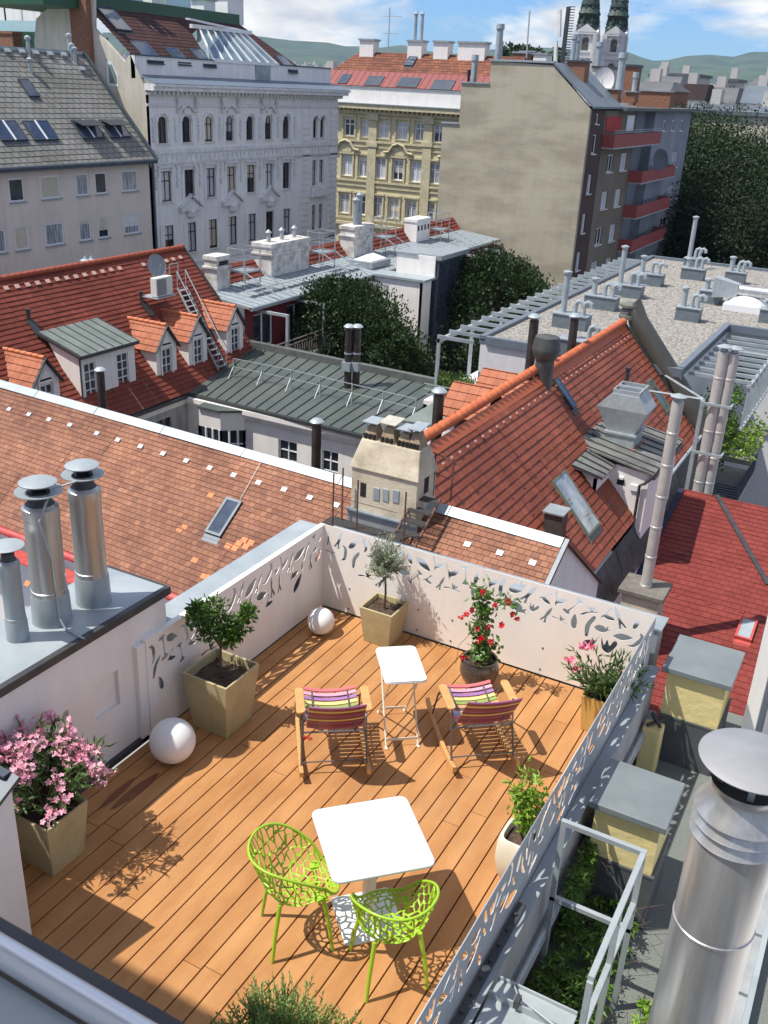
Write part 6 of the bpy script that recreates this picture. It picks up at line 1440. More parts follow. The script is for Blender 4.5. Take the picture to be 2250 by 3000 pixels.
for i,(a,b,c,d,r,pr__) in enumerate(hol):
    w=window(t,(Xw,yw0,0),(0,1,0),(1,0,0),a,b,c,d,FDARK,(CURTW if (r>0 and (i*7)%5>1) else GLASS),fw=.09,mull=(.5,),trans=(.68,),rec=.2,sill=.15,sm=WORN,blind=.45)
    if r==0:
        m=MB();n=8;y=(a+b)/2+yw0;R=(b-a)/2
        P=[(Xw+.004,y-R,d)]+[(Xw+.004,y-R*math.cos(math.pi*k/n),d-R*.62+R*.62*math.sin(math.pi*k/n)) for k in range(n+1)]+[(Xw+.004,y+R,d)]
        m.prism([(Xw,y-R-.01,d+.01)]+[(Xw,y-R*math.cos(math.pi*k/n),d-R*.75+R*.75*math.sin(math.pi*k/n)) for k in range(0,n//2+1)],(-.2,0,0))
        m.prism([(Xw,y+R+.01,d+.01)]+[(Xw,y+R*math.cos(math.pi*k/n),d-R*.75+R*.75*math.sin(math.pi*k/n)) for k in range(0,n//2+1)],(-.2,0,0))
        m.tube([(Xw+.06,y-(R+.12)*math.cos(math.pi*k/12),d-.4+(R+.1)*math.sin(math.pi*k/12)) for k in range(13)],.09,6);m.build('window_arch',WFAC,w)
        
for s_ in(0,1):
    m=MB()
    for r,(zb,zt) in enumerate(zR):
        if r==0 and s_==0:
            m.B(Xw,Xw+.14,yw0,yw1,zb-.75,zb-.45);m.B(Xw,Xw+.10,yw0,yw1,zb-1.65,zb-1.5)
        if r==1 and s_==0: m.B(Xw,Xw+.18,yw0,yw1,zt+.55,zt+.75)
        if r==2 and s_==0: m.B(Xw,Xw+.10,yw0,yw1,zb-.95,zb-.8);m.B(Xw,Xw+.3,yw0,yw1,zb-2.,zb-1.6)
    if s_==0: m.B(Xw,Xw+.12,yw0,yw1,zc-1.15,zc-.95);m.B(Xw,Xw+.3,yw0,yw1,zc-.35,zc-.15);m.build('string_course',WORN,t)
# cornice with modillions
m=MB();m.B(Xw,Xw+.9,yw0-.1,yw1+.5,zc-.05,zc+.25);m.B(Xw,Xw+1.05,yw0-.1,yw1+.6,zc+.25,zc+.42);m.build('cornice',WORN,t)
m=MB();k=yw0+.3
while k<yw1: m.B(Xw,Xw+.6,k,k+.22,zc-.32,zc-.05);k+=.52
m.build('modillions',WORN,t)
m=MB();
k=yw0+.2;zb=zR[0][0]
while k<yw1-.4: m.B(Xw,Xw+.09,k,k+.42,zb-1.4,zb-.9);k+=.6
m.build('carved_frieze',WORN,t)
# ornaments: pilaster swags between windows, pediments over row 3, consoles
for k in range(8):
    y=(yw0+.6 if k==0 else ((hol[k-1][0]+hol[k-1][1])/2+(hol[min(k,7)][0]+hol[min(k,7)][1])/2)/2+yw0)
    if k==7: y=hol[6][1]+yw0+.75
    for z0_,z1_ in((zR[0][0]+.1,zR[0][1]-.1),(zR[1][1]-1.3,zR[1][1]+.3)):
        m=MB();z=z0_
        while z<z1_: q=.10+.05*math.sin(z*9);m.B(Xw,Xw+.12,y-q,y+q,z,z+.2);z+=.26
        m.build('carved_pendant',WORN,t)
for k in range(7):
    y=(hol[k][0]+hol[k][1])/2+yw0
    if k in(1,3,5):
        zt=zR[2][1];m=MB();m.prism([(Xw,y-1.25,zt+1.05),(Xw,y+1.25,zt+1.05),(Xw,y+1.25,zt+1.2),(Xw,y,zt+2.0),(Xw,y-1.25,zt+1.2)],(.16,0,0));m.prism([(Xw,y-1.4,zt+1.0),(Xw,y+1.4,zt+1.0),(Xw,y+1.4,zt+1.2),(Xw,y-1.4,zt+1.2)],(.35,0,0))
        m.obb((Xw,y-1.45,zt+1.2),(0,1.5,.95),(.35,0,0),(0,0,.16));m.obb((Xw,y+1.45,zt+1.2),(0,-1.5,.95),(.35,0,0),(0,0,.16))
        m.lathe((Xw+.1,y,zt+.35),[(.1,0),(.45,.2),(.5,.6),(.3,.9)],10);m.build('pediment',WORN,t)
        zt=zR[0][1];m=MB();m.tube([(Xw+.15,y-1.2,zt+.35),(Xw+.15,y-.85,zt+.4),(Xw+.15,y-.5,zt+.7),(Xw+.15,y,zt+.85),(Xw+.15,y+.5,zt+.7),(Xw+.15,y+.85,zt+.4),(Xw+.15,y+1.2,zt+.35)],.12,6);m.B(Xw,Xw+.15,y-.4,y+.4,zt+.1,zt+.6);m.build('window_hood',WORN,t)
        for s in(-1,1): m=MB();m.tube([(Xw+.12,y+s*1.1,zt+.6),(Xw+.25,y+s*1.1,zt+1.1),(Xw+.15,y+s*1.1,zt+1.35)],.14,6);m.build('console',WORN,t)
    zt=zR[1][1];m=MB();m.B(Xw,Xw+.2,y-.85,y+.85,zt+.28,zt+.42)
    for s in(-1,1): m.B(Xw,Xw+.14,y+s*.8-.1,y+s*.8+.1,zt-.3,zt+.28)
    m.build('window_hood',WORN,t)
    for r in(0,1,2):
        m=MB();zb,zt=zR[r]
        for s in(-1,1): m.B(Xw,Xw+.07,y+s*.78-.1,y+s*.78+.1,zb-.15,zt+.1)
        m.build('window_surround',WFAC,t)
# quoins both sides of the right bay
ya_=hol[7][0]+yw0-1.9;yb_=hol[8][1]+yw0+1.0
for q0,q1 in((ya_,ya_+1.3),(yb_,yw1)):
    m=MB();z=-16
    while z<zc-1.3: m.B(Xw,Xw+.10,q0,q1,z,z+.42);z+=.56
    m.build('quoin_strip',WFAC,t)
zt=zR[2][1];y=(hol[7][0]+hol[8][1])/2+yw0
m=MB();m.B(Xw,Xw+.4,y-1.5,y+1.5,zt+.8,zt+1.0)
for k in range(9): m.lathe((Xw+.15,y-1.1+k*.27,zt+1.0),[(.18,0),(.2,.3+.3*math.sin(k*.4)),(.1,.7+.4*math.sin(k*.4))],8)
m.build('carved_crest',WORN,t)
# attic wall, zinc strip, roof
za=zc+.42
m=MB();m.prism([(Xw+1.05,yw0-.1,za),(Xw+1.05,yw1+.6,za),(Xw-.9,yw1+.2,za+.55),(Xw-.9,yw0+.2,za+.55)],(0,0,.04));m.build('cornice_flashing',mat('blue_zinc',(.17,.21,.27),(.13,.17,.22),.5,.2),t)
m=MB();yg=rnd(745,215,Xw-1)[1];yg2=rnd(790,215,Xw-1)[1]
m.B(Xw-1.3,Xw-.9,yw0,yg,za+.3,za+1.85);m.B(Xw-1.3,Xw-.9,yg2,yw1,za+.3,za+1.85);m.build('attic_wall',WFAC,t)
m=MB();m.B(Xw-1.35,Xw-.82,yw0,yg,za+1.85,za+1.95);m.B(Xw-1.35,Xw-.82,yg2,yw1,za+1.85,za+1.95);m.build('attic_coping',LEAD,t)
m=MB();m.B(Xw-8,Xw-1.2,yg-.2,yg2+.2,za+1.,za+2.2);m.build('attic_lantern_body',FWHITE,t)
SHG=tilemat('maroon_shingle',[(.060,.028,.026),(.085,.040,.036),(.07,.032,.03)],mortar=(.02,.01,.01),patch=(.75,.7,.7),patchscale=.08)
rw=math.radians(38);WW=np.array([-math.cos(rw),0,math.sin(rw)]);NW=np.array([math.sin(rw),0,math.cos(rw)]);EW=np.array([Xw-1.3,0,za+1.75])
Pw=lambda x,y,h=0:PL(x,y,EW+NW*h,NW)
rp1=Pw(271,36);rp2=Pw(712,72);sw=(rp2-EW)@WW;yend=Pw(885,208)[1];rr=Pw(700,75)[1]
m=MB();courses(m,(EW[0],yw0+.3,EW[2]),YU,WW,[(0,0),(yend-yw0,0),(rr-yw0,sw),(0,sw)],.4,.02,.6);m.build('roof_shingles',SHG,t)
m=MB();q=EW+WW*sw;m.add([(EW[0],yend+.3,EW[2]),(q[0],rr+.3,q[2]),(q[0]-8,rr+.3,q[2]-2),(q[0]-8,yend+.3,EW[2])],[(0,1,2,3)]);m.build('roof_hip',SHG,t)
GRP=mat('dark_green_parapet',(.015,.07,.035),(.02,.09,.045),.5)
m=MB();m.B(q[0]-8,q[0]+.1,yw0-4,rr+.2,q[2]-.3,q[2]+.75);m.build('green_parapet',GRP,t)
# blank side wall facing the viewer
P_=lambda x,y:PY(x,y,yw0)
m=MB();pts=[P_(430,250),P_(423,182),P_(365,182),P_(275,82),P_(272,-60),P_(230,-60),P_(106,55),P_(100,120)]
pts=[(p[0],yw0,p[2]) for p in pts];pts=[(Xw,yw0,-17),(Xw,yw0,zc),(Xw-1.3,yw0,za+1.95)]+[(p[0],p[1],p[2]) for p in pts[2:]]+[(pts[-1][0],yw0,-17)]
m.prism(pts,(0,.3,0));m.build('side_wall',CRM,t)
a=P_(232,220);b=P_(275,0);m=MB();m.B(a[0],a[0]+(P_(272,100)[0]-a[0]),yw0-.5,yw0,-2,b[2]+3);m.build('brick_flue_stack',BRM,t)
pl=P_(315,180);m=MB();zb_,zt_w=P_(318,252)[2],P_(318,180)[2];xa_,xb_=P_(314,215)[0],P_(346,215)[0]
m.prism([(xa_,yw0-.02,zb_),(xb_,yw0-.02,zb_),(xb_,yw0-.02,zt_w-.9),(xa_+.5,yw0-.02,zt_w),(xa_,yw0-.02,zt_w)],(0,.01,0));g=m.build('side_window',FWHITE,t);m=MB();m.prism([(xa_+.2,yw0-.04,zb_+.2),(xb_-.15,yw0-.04,zb_+.2),(xb_-.15,yw0-.04,zt_w-1.0),(xa_+.55,yw0-.04,zt_w-.2),(xa_+.2,yw0-.04,zt_w-.2)],(0,.01,0));m.build('pane',mat('green_pane',(.16,.22,.20),(.22,.28,.25),.15),g)
# roof lights of white house and glazed lantern
for x,y,w,l in ((340,90,1.8,3),(430,182,1.9,2.2),(520,187,1.6,1.7),(595,193,1.7,1.9),(845,210,1.5,2.)):
    c=Pw(x,y);skylight(t,c,YU,WW,NW,w,l,LEAD,'skylight',.15)
t2=T('glazed_roof_lantern','white framed glass lantern projecting from the maroon shingle roof','lantern',tuple(Pw(700,180)))
a=rnd(590,130,Xw-3.5);x0=Xw-.9;y0_,y1_=rnd(625,190,Xw-.9)[1],rnd(815,205,Xw-.9)[1];zl=za+1.9
GLL=mat('lantern_glass',(.10,.16,.18),(.25,.32,.34),.08,scale=.8,spec=1)
m=MB();m.add([(x0,y0_,zl),(x0,y1_,zl),(x0-2.6,y1_-1.5,zl+2.4),(x0-2.6,y0_+1.5,zl+2.4)],[(0,1,2,3)]);m.add([(x0,y1_,zl),(x0-5,y1_,zl),(x0-2.6,y1_-1.5,zl+2.4)],[(0,1,2)]);m.add([(x0,y0_,zl),(x0-2.6,y0_+1.5,zl+2.4),(x0-5,y0_,zl)],[(0,1,2)]);m.build('glass',GLL,t2)
m=MB()
for k in range(8): u=k/7;m.bar((x0+.03,y0_+(y1_-y0_)*u,zl),(x0-2.6,y0_+1.5+(y1_-y0_-3)*u,zl+2.45),.14)
m.bar((x0,y0_,zl),(x0,y1_,zl),.25);m.bar((x0-2.6,y0_+.5,zl+2.5),(x0-2.6,y1_-.5,zl+2.5),.3);m.bar((x0-1.3,y0_-1.5,zl+2.9),(x0-3.4,y1_,zl+2.6),.35,.12);m.build('frame',FWHITE,t2)
m=MB();m.B(x0-.05,x0+.02,yg+.1,yg2-.1,za+.35,za+1.9);m.build('lantern_window',GLL,t2)
# roof-top parapet bits: chimneys, glass screens
for k,(px,w,hh,lb) in enumerate(((480,3.2,1.2,'white chimney block on the green parapet, left of the glass screen'),(610,1.6,1.,'small white chimney block on the green parapet right of the glass screen'),(686,2.4,1.6,'white chimney block at the hip end of the maroon roof'),(370,3.,1.6,'white chimney block on the green parapet near the brick flue'))):
    c=PX(px,60,q[0]-1);t3=T('chimney_stack',lb,'chimney',(q[0]-1.5,c[1],q[2]),group='white chimney blocks on the green parapet');m=MB();m.B(q[0]-2.2,q[0]-.8,c[1]-w/2,c[1]+w/2,q[2],q[2]+.6+hh);m.build('stack',WFAC,t3);m=MB();m.B(q[0]-2.4,q[0]-.6,c[1]-w/2-.15,c[1]+w/2+.15,q[2]+.6+hh,q[2]+.8+hh);m.build('cap',ZINC,t3)
for k,(pa_,pb_,lb) in enumerate(((365,415,'pale green glass screen on the far roof terrace, left one'),(490,555,'pale green glass screen on the far roof terrace, right one'))):
    a=PX(pa_,20,q[0]);b=PX(pb_,20,q[0]);t3=T('glass_screen',lb,'glass screen',(q[0],a[1],q[2]));m=MB();m.B(q[0],q[0]+.05,a[1],b[1],q[2]+.75,q[2]+3);m.build('pane',mat('pale_glass',(.42,.60,.64),(.36,.54,.58),.1),t3);m=MB();m.B(q[0]-.02,q[0]+.08,a[1]-.08,a[1],q[2]+.7,q[2]+3.1);m.B(q[0]-.02,q[0]+.08,b[1],b[1]+.08,q[2]+.7,q[2]+3.1);m.build('screen_post',ZINCL,t3)
# ================================================================ cream-yellow house across the street
YFAC=mat('yellow_facade',(.62,.55,.34),(.55,.49,.30),.85,scale=.35)
YORN=mat('yellow_ornament',(.60,.54,.35),(.45,.40,.27),.85,scale=2)
Yy=105.;P_=lambda x,y:PY(x,y,Yy)
x0=P_(960,330)[0]-6;x1=P_(1420,330)[0];zc=P_(1150,322)[2]
t=T('cream_yellow_house','ornate cream yellow house with rust-red tiled roof behind the white house','house',((x0+x1)/2,Yy+6,-17))
ctr=[(1021,1018,1013),(1071,1066,1061),(1121,1116,1110),(1175,1168,1160),(1227,1221,1213),(1282,1276,1267),(1335,1330,1320)]
rz=[((1150,408),(1150,355)),((1150,527),(1150,467)),((1150,640),(1150,582)),((1150,745),(1150,695))]
hol=[]
for r,(b,a) in enumerate(rz):
    zb,zt=P_(*b)[2],P_(*a)[2]
    for c in ctr:
        x=P_(c[min(r,2)],450)[0];hol.append((x-.68-x0,x+.68-x0,zb,zt,r))
m=MB();wall(m,(x0,Yy,0),(1,0,0),(0,-1,0),x1-x0,-20,zc,hol,depth=.3);m.build('facade',YFAC,t)
for i,(a,b,c,d,r) in enumerate(hol): window(t,(x0,Yy,0),(1,0,0),(0,-1,0),a,b,c,d,FWHITE,(CURTW if r<2 and i%4 else CURT) if i%5 else GLASS,fw=.12,mull=(.5,),trans=(.68,),rec=.15,sill=.15,sm=YORN,blind=.5)
m=MB();m.B(x0,x1,Yy-.9,Yy,zc-.05,zc+.45);m.B(x0,x1,Yy-.25,Yy,zc-.6,zc-.3)
for r in range(4):
    zb,zt=P_(*rz[r][0])[2],P_(*rz[r][1])[2];m.B(x0,x1,Yy-.2,Yy,zb-.55,zb-.3);m.B(x0,x1,Yy-.12,Yy,zb-1.1,zb-.9)
m.B(x0,x1,Yy-.5,Yy,P_(1150,668)[2]-.15,P_(1150,668)[2]+.2);m.build('string_course',YORN,t)
m=MB();k=x0
while k<x1: m.B(k,k+.25,Yy-.6,Yy,zc-.3,zc-.05);k+=.6
m.build('modillions',YORN,t)
for px in (1091,1252,945):
    x=P_(px,450)[0];m=MB();m.B(x-.55,x+.55,Yy-.22,Yy,P_(px,660)[2],zc-.3);m.B(x-.75,x+.75,Yy-.35,Yy,zc-1.2,zc-.4);m.B(x-.7,x+.7,Yy-.3,Yy,P_(px,430)[2],P_(px,430)[2]+.5);m.build('pilaster',YORN,t)
for r in(0,1,2):
    zb,zt=P_(*rz[r][0])[2],P_(*rz[r][1])[2]
    for c in ctr:
        x=P_(c[r],450)[0];m=MB()
        for s in(-1,1): m.B(x+s*.85-.1,x+s*.85+.1,Yy-.12,Yy,zb-.2,zt+.2)
        m.B(x-1.0,x+1.0,Yy-.18,Yy,zt+.2,zt+.4);m.build('window_surround',YORN,t)
zt=P_(*rz[1][1])[2]
for px in (1013,1168,1330):
    x=P_(px,450)[0];m=MB();m.tube([(x-1.9,Yy-.2,zt+.7),(x-1.2,Yy-.2,zt+.8),(x-.7,Yy-.2,zt+1.5),(x,Yy-.2,zt+1.75),(x+.7,Yy-.2,zt+1.5),(x+1.2,Yy-.2,zt+.8),(x+1.9,Yy-.2,zt+.7)],.17,6);m.B(x-.8,x+.8,Yy-.1,Yy,zt+.45,zt+1.3);m.build('arched_hood',YORN,t)
m=MB();m.B(x0,x1,Yy+.4,Yy+.8,zc+.45,zc+2.2);m.build('attic_wall',WHITE,t)
m=MB();m.B(x0,x1,Yy-1,Yy+.4,zc+.45,zc+.55);m.B(x0,x1,Yy+.3,Yy+.9,zc+2.2,zc+2.3);m.build('attic_coping',ZINC,t)
RST=tilemat('rust_tile',[(.20,.07,.04),(.30,.11,.06),(.16,.06,.04),(.25,.09,.045)],mortar=(.07,.03,.02),patch=(.6,.6,.65),patchscale=.10)
ra=math.radians(38);WY=np.array([0,math.cos(ra),math.sin(ra)]);NY=np.array([0,-math.sin(ra),math.cos(ra)]);EY=np.array([0,Yy+.8,zc+2.3])
Py=lambda x,y,h=0:PL(x,y,EY+NY*h,NY)
r0=Py(1055,150);r1=Py(1440,166);sy=((r0-EY)@WY+(r1-EY)@WY)/2;xl=Py(980,222)[0]-2.5
m=MB();courses(m,(xl,EY[1],EY[2]),(1,0,0),WY,[(0,0),(x1-xl+2,0),(x1-xl+2,sy),(r0[0]-xl,sy)],.45,.03,.5);m.build('roof_tiles',RST,t)
m=MB();m.obb((xl,EY[1]-.02,EY[2]+.0)+NY*.05,(x1-xl+2,0,0),WY*2.6,NY*.03);m.build('red_metal_strip',mat('red_metal',(.24,.045,.04),(.20,.035,.03),.5),t)
m=MB();k=xl
while k<x1: m.bar(np.array([k,EY[1],EY[2]])+NY*.1,np.array([k,EY[1],EY[2]])+WY*2.6+NY*.1,.06);k+=.8
m.build('seam',MT['red_metal'],t)
m=MB();q=EY+WY*sy;m.add([(xl,EY[1],EY[2]),(r0[0],q[1],q[2]),(xl,q[1]+q[1]-EY[1],EY[2])],[(0,2,1)]);m.add([(r0[0],q[1],q[2]),(x1+2,q[1],q[2]),(x1+2,q[1]*2-EY[1],EY[2]),(xl,q[1]*2-EY[1],EY[2])],[(0,1,2,3)]);m.build('rear_slope',RST,t)
for x,y,w,l in ((1002,247,1.3,1.6),(1090,253,2.,1.6),(1190,258,2.6,1.6),(1290,266,2.6,1.6),(1196,195,1.1,1.6)):
    c=Py(x,y);skylight(t,c-np.array([w/2,0,0]),(1,0,0)*1 if 0 else np.array([1,0,0.]),WY,NY,w,l,LEAD,'skylight',.2)
for k,(pa,pb,lb) in enumerate(((1062,1102,'white chimney at the left end of the rust-red roof ridge'),(1202,1243,'white chimney carrying two slim pipes on the rust-red ridge'),(1278,1320,'plain white chimney right of the piped one on the rust-red ridge'),(1350,1428,'wide white chimney at the right end of the rust-red ridge'))):
    a=PY(pa,140,q[1]);b=PY(pb,140,q[1]);t3=T('chimney_stack',lb,'chimney',((a[0]+b[0])/2,q[1],q[2]),group='white chimneys on the rust-red roof ridge');m=MB();m.B(a[0],b[0],q[1]-.7,q[1]+.7,q[2]-1.2,q[2]+1.2);m.build('stack',WHITE,t3);m=MB();m.B(a[0]-.15,b[0]+.15,q[1]-.85,q[1]+.85,q[2]+1.2,q[2]+1.4);m.build('cap',ZINC,t3)
    if k==1:
        for j in(.3,.75): xx=a[0]+(b[0]-a[0])*j;m=MB();m.lathe((xx,q[1],q[2]+1.4),[(.2,0),(.2,2.6),(.3,2.7),(.1,3)],8);m.build('pipe',ZINCL,t3)
p=PY(1137,148,q[1]);t3=T('tv_antenna','thin roof antenna on the rust-red ridge','antenna',tuple(p));m=MB();m.bar(p-UZ*1.5,p+UZ*4.5,.1);m.bar(p+UZ*3.6+np.array([-.9,0,0]),p+UZ*3.6+np.array([1.6,0,0]),.06);m.bar(p+UZ*1.8-np.array([.8,0,0]),p+UZ*1.8+np.array([1.2,0,0]),.06);m.build('mast',GALV,t3)
# ================================================================ concrete fire-wall house and apartment front
FIRE=mat('fire_wall_plaster',(.44,.395,.30),(.335,.295,.22),.92,scale=.35,bump=.5,bscale=2.5,detail=14,lo=.42,hi=.60,stretch=(.6,1,1.9),streak=.06)
APB=mat('apartment_brown',(.20,.165,.125),(.155,.13,.10),.9,scale=.4)
APD=mat('apartment_dark_brown',(.085,.05,.042),(.065,.04,.035),.9,scale=.5)
APG=mat('apartment_grey',(.30,.32,.36),(.22,.235,.27),.9,scale=.3)
Yc=80.;P_=lambda x,y:PY(x,y,Yc)
Xa=P_(1730,320)[0]
t=T('apartment_building','tall building with a bare beige fire wall and a grey-brown side with red balconies','building',(Xa-6,98,-18))
cL=P_(1306,362)[0]
zA=P_(1353,243)[2];zT=P_(1441,179)[2];zK=P_(1622,192)[2];zE=P_(1730,320)[2]
xA=P_(1353,243)[0];xB=P_(1438,200)[0];xK=P_(1622,192)[0]
m=MB();m.prism([(cL-.3,Yc,-18),(cL-.3,Yc,P_(1306,362)[2]),(xA,Yc,P_(1353,362)[2]),(xA,Yc,zA),(xB,Yc,zA),(xB,Yc,zT),(xK,Yc,zK),(Xa,Yc,zE),(Xa,Yc,-18)],(0,.4,0));m.build('fire_wall',FIRE,t)
m=MB();m.B(xB-.1,xK,Yc-.1,Yc+.5,zT,zT+.15);m.B(xA-.1,xB,Yc-.1,Yc+.5,zA,zA+.12);m.B(cL-.4,xA,Yc-.1,Yc+.5,P_(1306,362)[2],P_(1306,362)[2]+.12);m.build('coping',ZINC,t)
yE=PX(2029,328,Xa)[1]
m=MB();m.prism([(xK,Yc-.12,zK+.1),(Xa+.3,Yc-.12,zE+.05),(Xa+.3,Yc+8,zE+.05),(xK,Yc+8,zK+.1)],(0,0,.15));m.B(xB,xK,Yc+.5,Yc+8,zT-.2,zT+.0);m.build('metal_roof',mat('blue_grey_sheet',(.18,.22,.25),(.14,.17,.2),.5,.3,scale=.5),t)
m=MB();m.B(Xa-12,Xa+.7,Yc+8,yE+.3,zE-.1,zE+.15);m.build('flat_roof',mat('roof_grey',(.13,.14,.145),(.09,.10,.10),.7),t)
# side: three zones
yb1=PX(1828,345,Xa)[1];
def ya(px,py): return PX(px,py,Xa)[1]
def za_(px,py): return PX(px,py,Xa)[2]
q3=lambda a,b:(1400+a/1.952,b/1.952)
y1=ya(*q3(733,640));y2=ya(*q3(915,640));y3=ya(*q3(1018,640))
def wins(L_,y_lo,y_hi,mt_,dd=0,fm=FWHITE,name='wall'):
    hol=[];ref=[]
    for a in L_:
        p=q3(a[0],(a[2]+a[3])/2);r=q3(a[1],(a[2]+a[3])/2);u0,u1=ya(*p),ya(*r);zt=za_(*q3((a[0]+a[1])/2,a[2]));zb=za_(*q3((a[0]+a[1])/2,a[3]));hol.append((u0-y_lo,max(u1,u0+.5)-y_lo,zb,zt))
    m=MB();wall(m,(Xa+dd,y_lo,0),(0,1,0),(1,0,0),y_hi-y_lo,-18,zE-.1,hol,depth=.25);m.build(name,mt_,t)
    for h in hol: window(t,(Xa+dd,y_lo,0),(0,1,0),(1,0,0),*h,fm,CURTW if RN.rand()<.5 else GLASS,fw=.1,mull=(.5,) if h[1]-h[0]>1.1 else (),rec=.1,sill=.12,sm=WORN)
wins([(674,692,650,710),(654,676,770,880),(626,648,1000,1108),(594,614,1225,1332),(562,584,1445,1545)],Yc+.4,y1,APD,0,name='stair_wall')
wins([(738,772,885,985),(815,850,878,975),(705,738,1098,1195),(782,815,1085,1180),(672,706,1305,1400),(752,784,1285,1378),(645,682,1500,1580),(728,758,1478,1560)],y1,y2,APB,0,name='brown_wall')
wins([(895,915,875,965),(860,885,1070,1160),(1000,1030,1068,1150),(820,850,1265,1350)],y2,y3,APG,-.9,name='recessed_wall')
wins([(1058,1078,690,750),(1107,1127,688,750),(1157,1177,688,750),(1035,1062,872,950),(1103,1140,872,955),(1078,1112,1062,1142),(970,1000,1252,1335) if 0 else (1040,1080,1245,1328),(1018,1050,1425,1480)],y3,yE,APG,0,name='grey_wall')
m=MB();m.B(Xa-.9,Xa,y2-.1,y2,-18,zE-.1);m.B(Xa-.9,Xa,y3,y3+.1,-18,zE-.1);m.prism([(Xa-12,yE,-18),(Xa,yE,-18),(Xa,yE,zE),(Xa-12,yE,zE)],(0,-.3,0));m.build('end_wall',APG,t)
RB_=mat('red_balcony',(.36,.07,.065),(.24,.06,.055),.7,scale=3)
for k,(pa,pb,pt,pbm) in enumerate(((712,985,768,842),(860,1050,975,1040),(830,1018,1172,1240),(802,988,1368,1432))):
    u0,u1=ya(*q3(pa,(pt+pbm)/2)),ya(*q3(pb,(pt+pbm)/2));zt=za_(*q3(pa,pt));zb=za_(*q3(pa,pbm));d=1.3 if k else 1.0
    m=MB();m.B(Xa+d-.08,Xa+d,u0,u1,zb,zt);m.B(Xa,Xa+d-.08,u0,u0+.08,zb,zt);m.B(Xa,Xa+d-.08,u1-.08,u1,zb,zt);bl=m.build('balcony',RB_,t)
    m=MB();m.B(Xa,Xa+d,u0,u1,zb-.12,zb);m.build('slab',WGREY,bl)
    m=MB();m.B(Xa+d-.06,Xa+d-.01,u0,u1,zt+.28,zt+.33);m.B(Xa+d-.06,Xa+d-.01,u0,u1,zt+.12,zt+.16)
    if k: 
        for j in range(10): m.B(Xa+d-.05,Xa+d-.02,u0+(u1-u0)*j/9.01,u0+(u1-u0)*j/9.01+.05,zt,zt+.3)
    m.build('rail',ZINCL if k==0 else DARKM,bl)
u0,u1=ya(*q3(733,700)),ya(*q3(820,700));m=MB();m.B(Xa+.02,Xa+.06,u0,u1,za_(*q3(733,755)),za_(*q3(733,668)));m.build('red_awning_screen',mat('red_cloth',(.45,.03,.02),(.38,.02,.02)),t)
u0,u1=ya(*q3(850,700)),ya(*q3(890,700));m=MB();m.B(Xa+.02,Xa+.05,u0,u1,za_(*q3(870,750)),za_(*q3(870,660)));m.build('balcony_door',FWHITE,t)
c=PX(*q3(1038,915),Xa+1.4);t2=T('satellite_dish','dark grey satellite dish on the upper small red balcony','satellite dish',tuple(c));dish(t2,c,1.0,(1,-.9,.3),mat('dish_dark',(.10,.11,.13)))
# rooftop stuff above apartments
def rtop(kind,lb,cat,px0,px1,pyt,pyb,Y,dep,mt_,grp=None,cap=None,capm=None):
    a=PY(px0,pyb,Y);b=PY(px1,pyb,Y);zt=PY((px0+px1)/2,pyt,Y)[2]
    t=T(kind,lb,cat,((a[0]+b[0])/2,Y,a[2]),group=grp);m=MB();m.B(a[0],b[0],Y,Y+dep,a[2],zt);m.build('body',mt_,t)
    if cap: m=MB();m.B(a[0]-.12,b[0]+.12,Y-.12,Y+dep+.12,zt,zt+cap);m.build('cap',capm or ZINC,t)
    return t,a,b,zt
for a in (('brick_chimney','brick chimney with dark cap at the peak of the bare fire wall','chimney',1655,1708,182,250,83,1.2,BRM,None,.15,DARKM),
 ('brick_chimney','tall brick chimney mass right of the satellite dish','chimney',1800,1850,195,300,96,2,BRM,None,.2,DARKM),
 ('brick_chimney','low brick chimney in front of the white satellite dish','chimney',1775,1808,263,300,88,1.2,BRM,None,.1,ZINC),
 ('brick_chimney','small brick chimney carrying a slim pipe behind the red balconies','chimney',1830,1858,270,300,92,1.2,BRM,None,.1,ZINC),
 ('rendered_chimney','pale rendered chimney behind the white satellite dish','chimney',1725,1783,200,300,98,2,CRM,None,.2,DARKM),
 ('brick_gable','long low brick parapet behind the apartment roof','wall',1860,1960,268,312,105,1,BRM,None,.1,ZINC)): rtop(*a)
c=PY(1768,238,90);t2=T('satellite_dish','white satellite dish among the chimneys above the red balconies','satellite dish',tuple(c));dish(t2,c,1.1,(.2,-1,.2),mat('dish_white',(.7,.7,.7)))
for k,(px,pt,pb,Y,r,lb) in enumerate(((1812,165,270,89,.33,'thick pale flue on the low brick chimney'),(1855,222,280,93,.22,'slim pale flue on the small brick chimney'),(1676,110,185,110,.28,'pale flue just left of the church towers'),(1748,132,210,112,.35,'pale flue before the church towers'),(1688,115,180,111,.28,'second pale flue just left of the church towers'),(1459,80,165,100,.35,'tall pale flue pipe left of the church above the fire wall'),(1467,130,165,101,.15,'short dark flue beside the tall pale one above the fire wall'),(1387,172,240,82,.25,'pale flue on the fire wall step'),(1372,215,240,82,.12,'thin short flue on the fire wall step'))):
    p=PY(px,pb,Y);q_=PY(px+ (4 if k!=5 else 3),pt,Y);t2=T('flue_pipe',lb,'flue',tuple(p));m=MB();m.lathe((p[0],Y,p[2]-.5),[(r,0),(r,q_[2]-p[2]+.3),(r*1.3,q_[2]-p[2]+.35),(r*1.2,q_[2]-p[2]+.8)],10);m.build('pipe',ZINCL if r>.14 else DARKM,t2,smooth=True,auto=40)
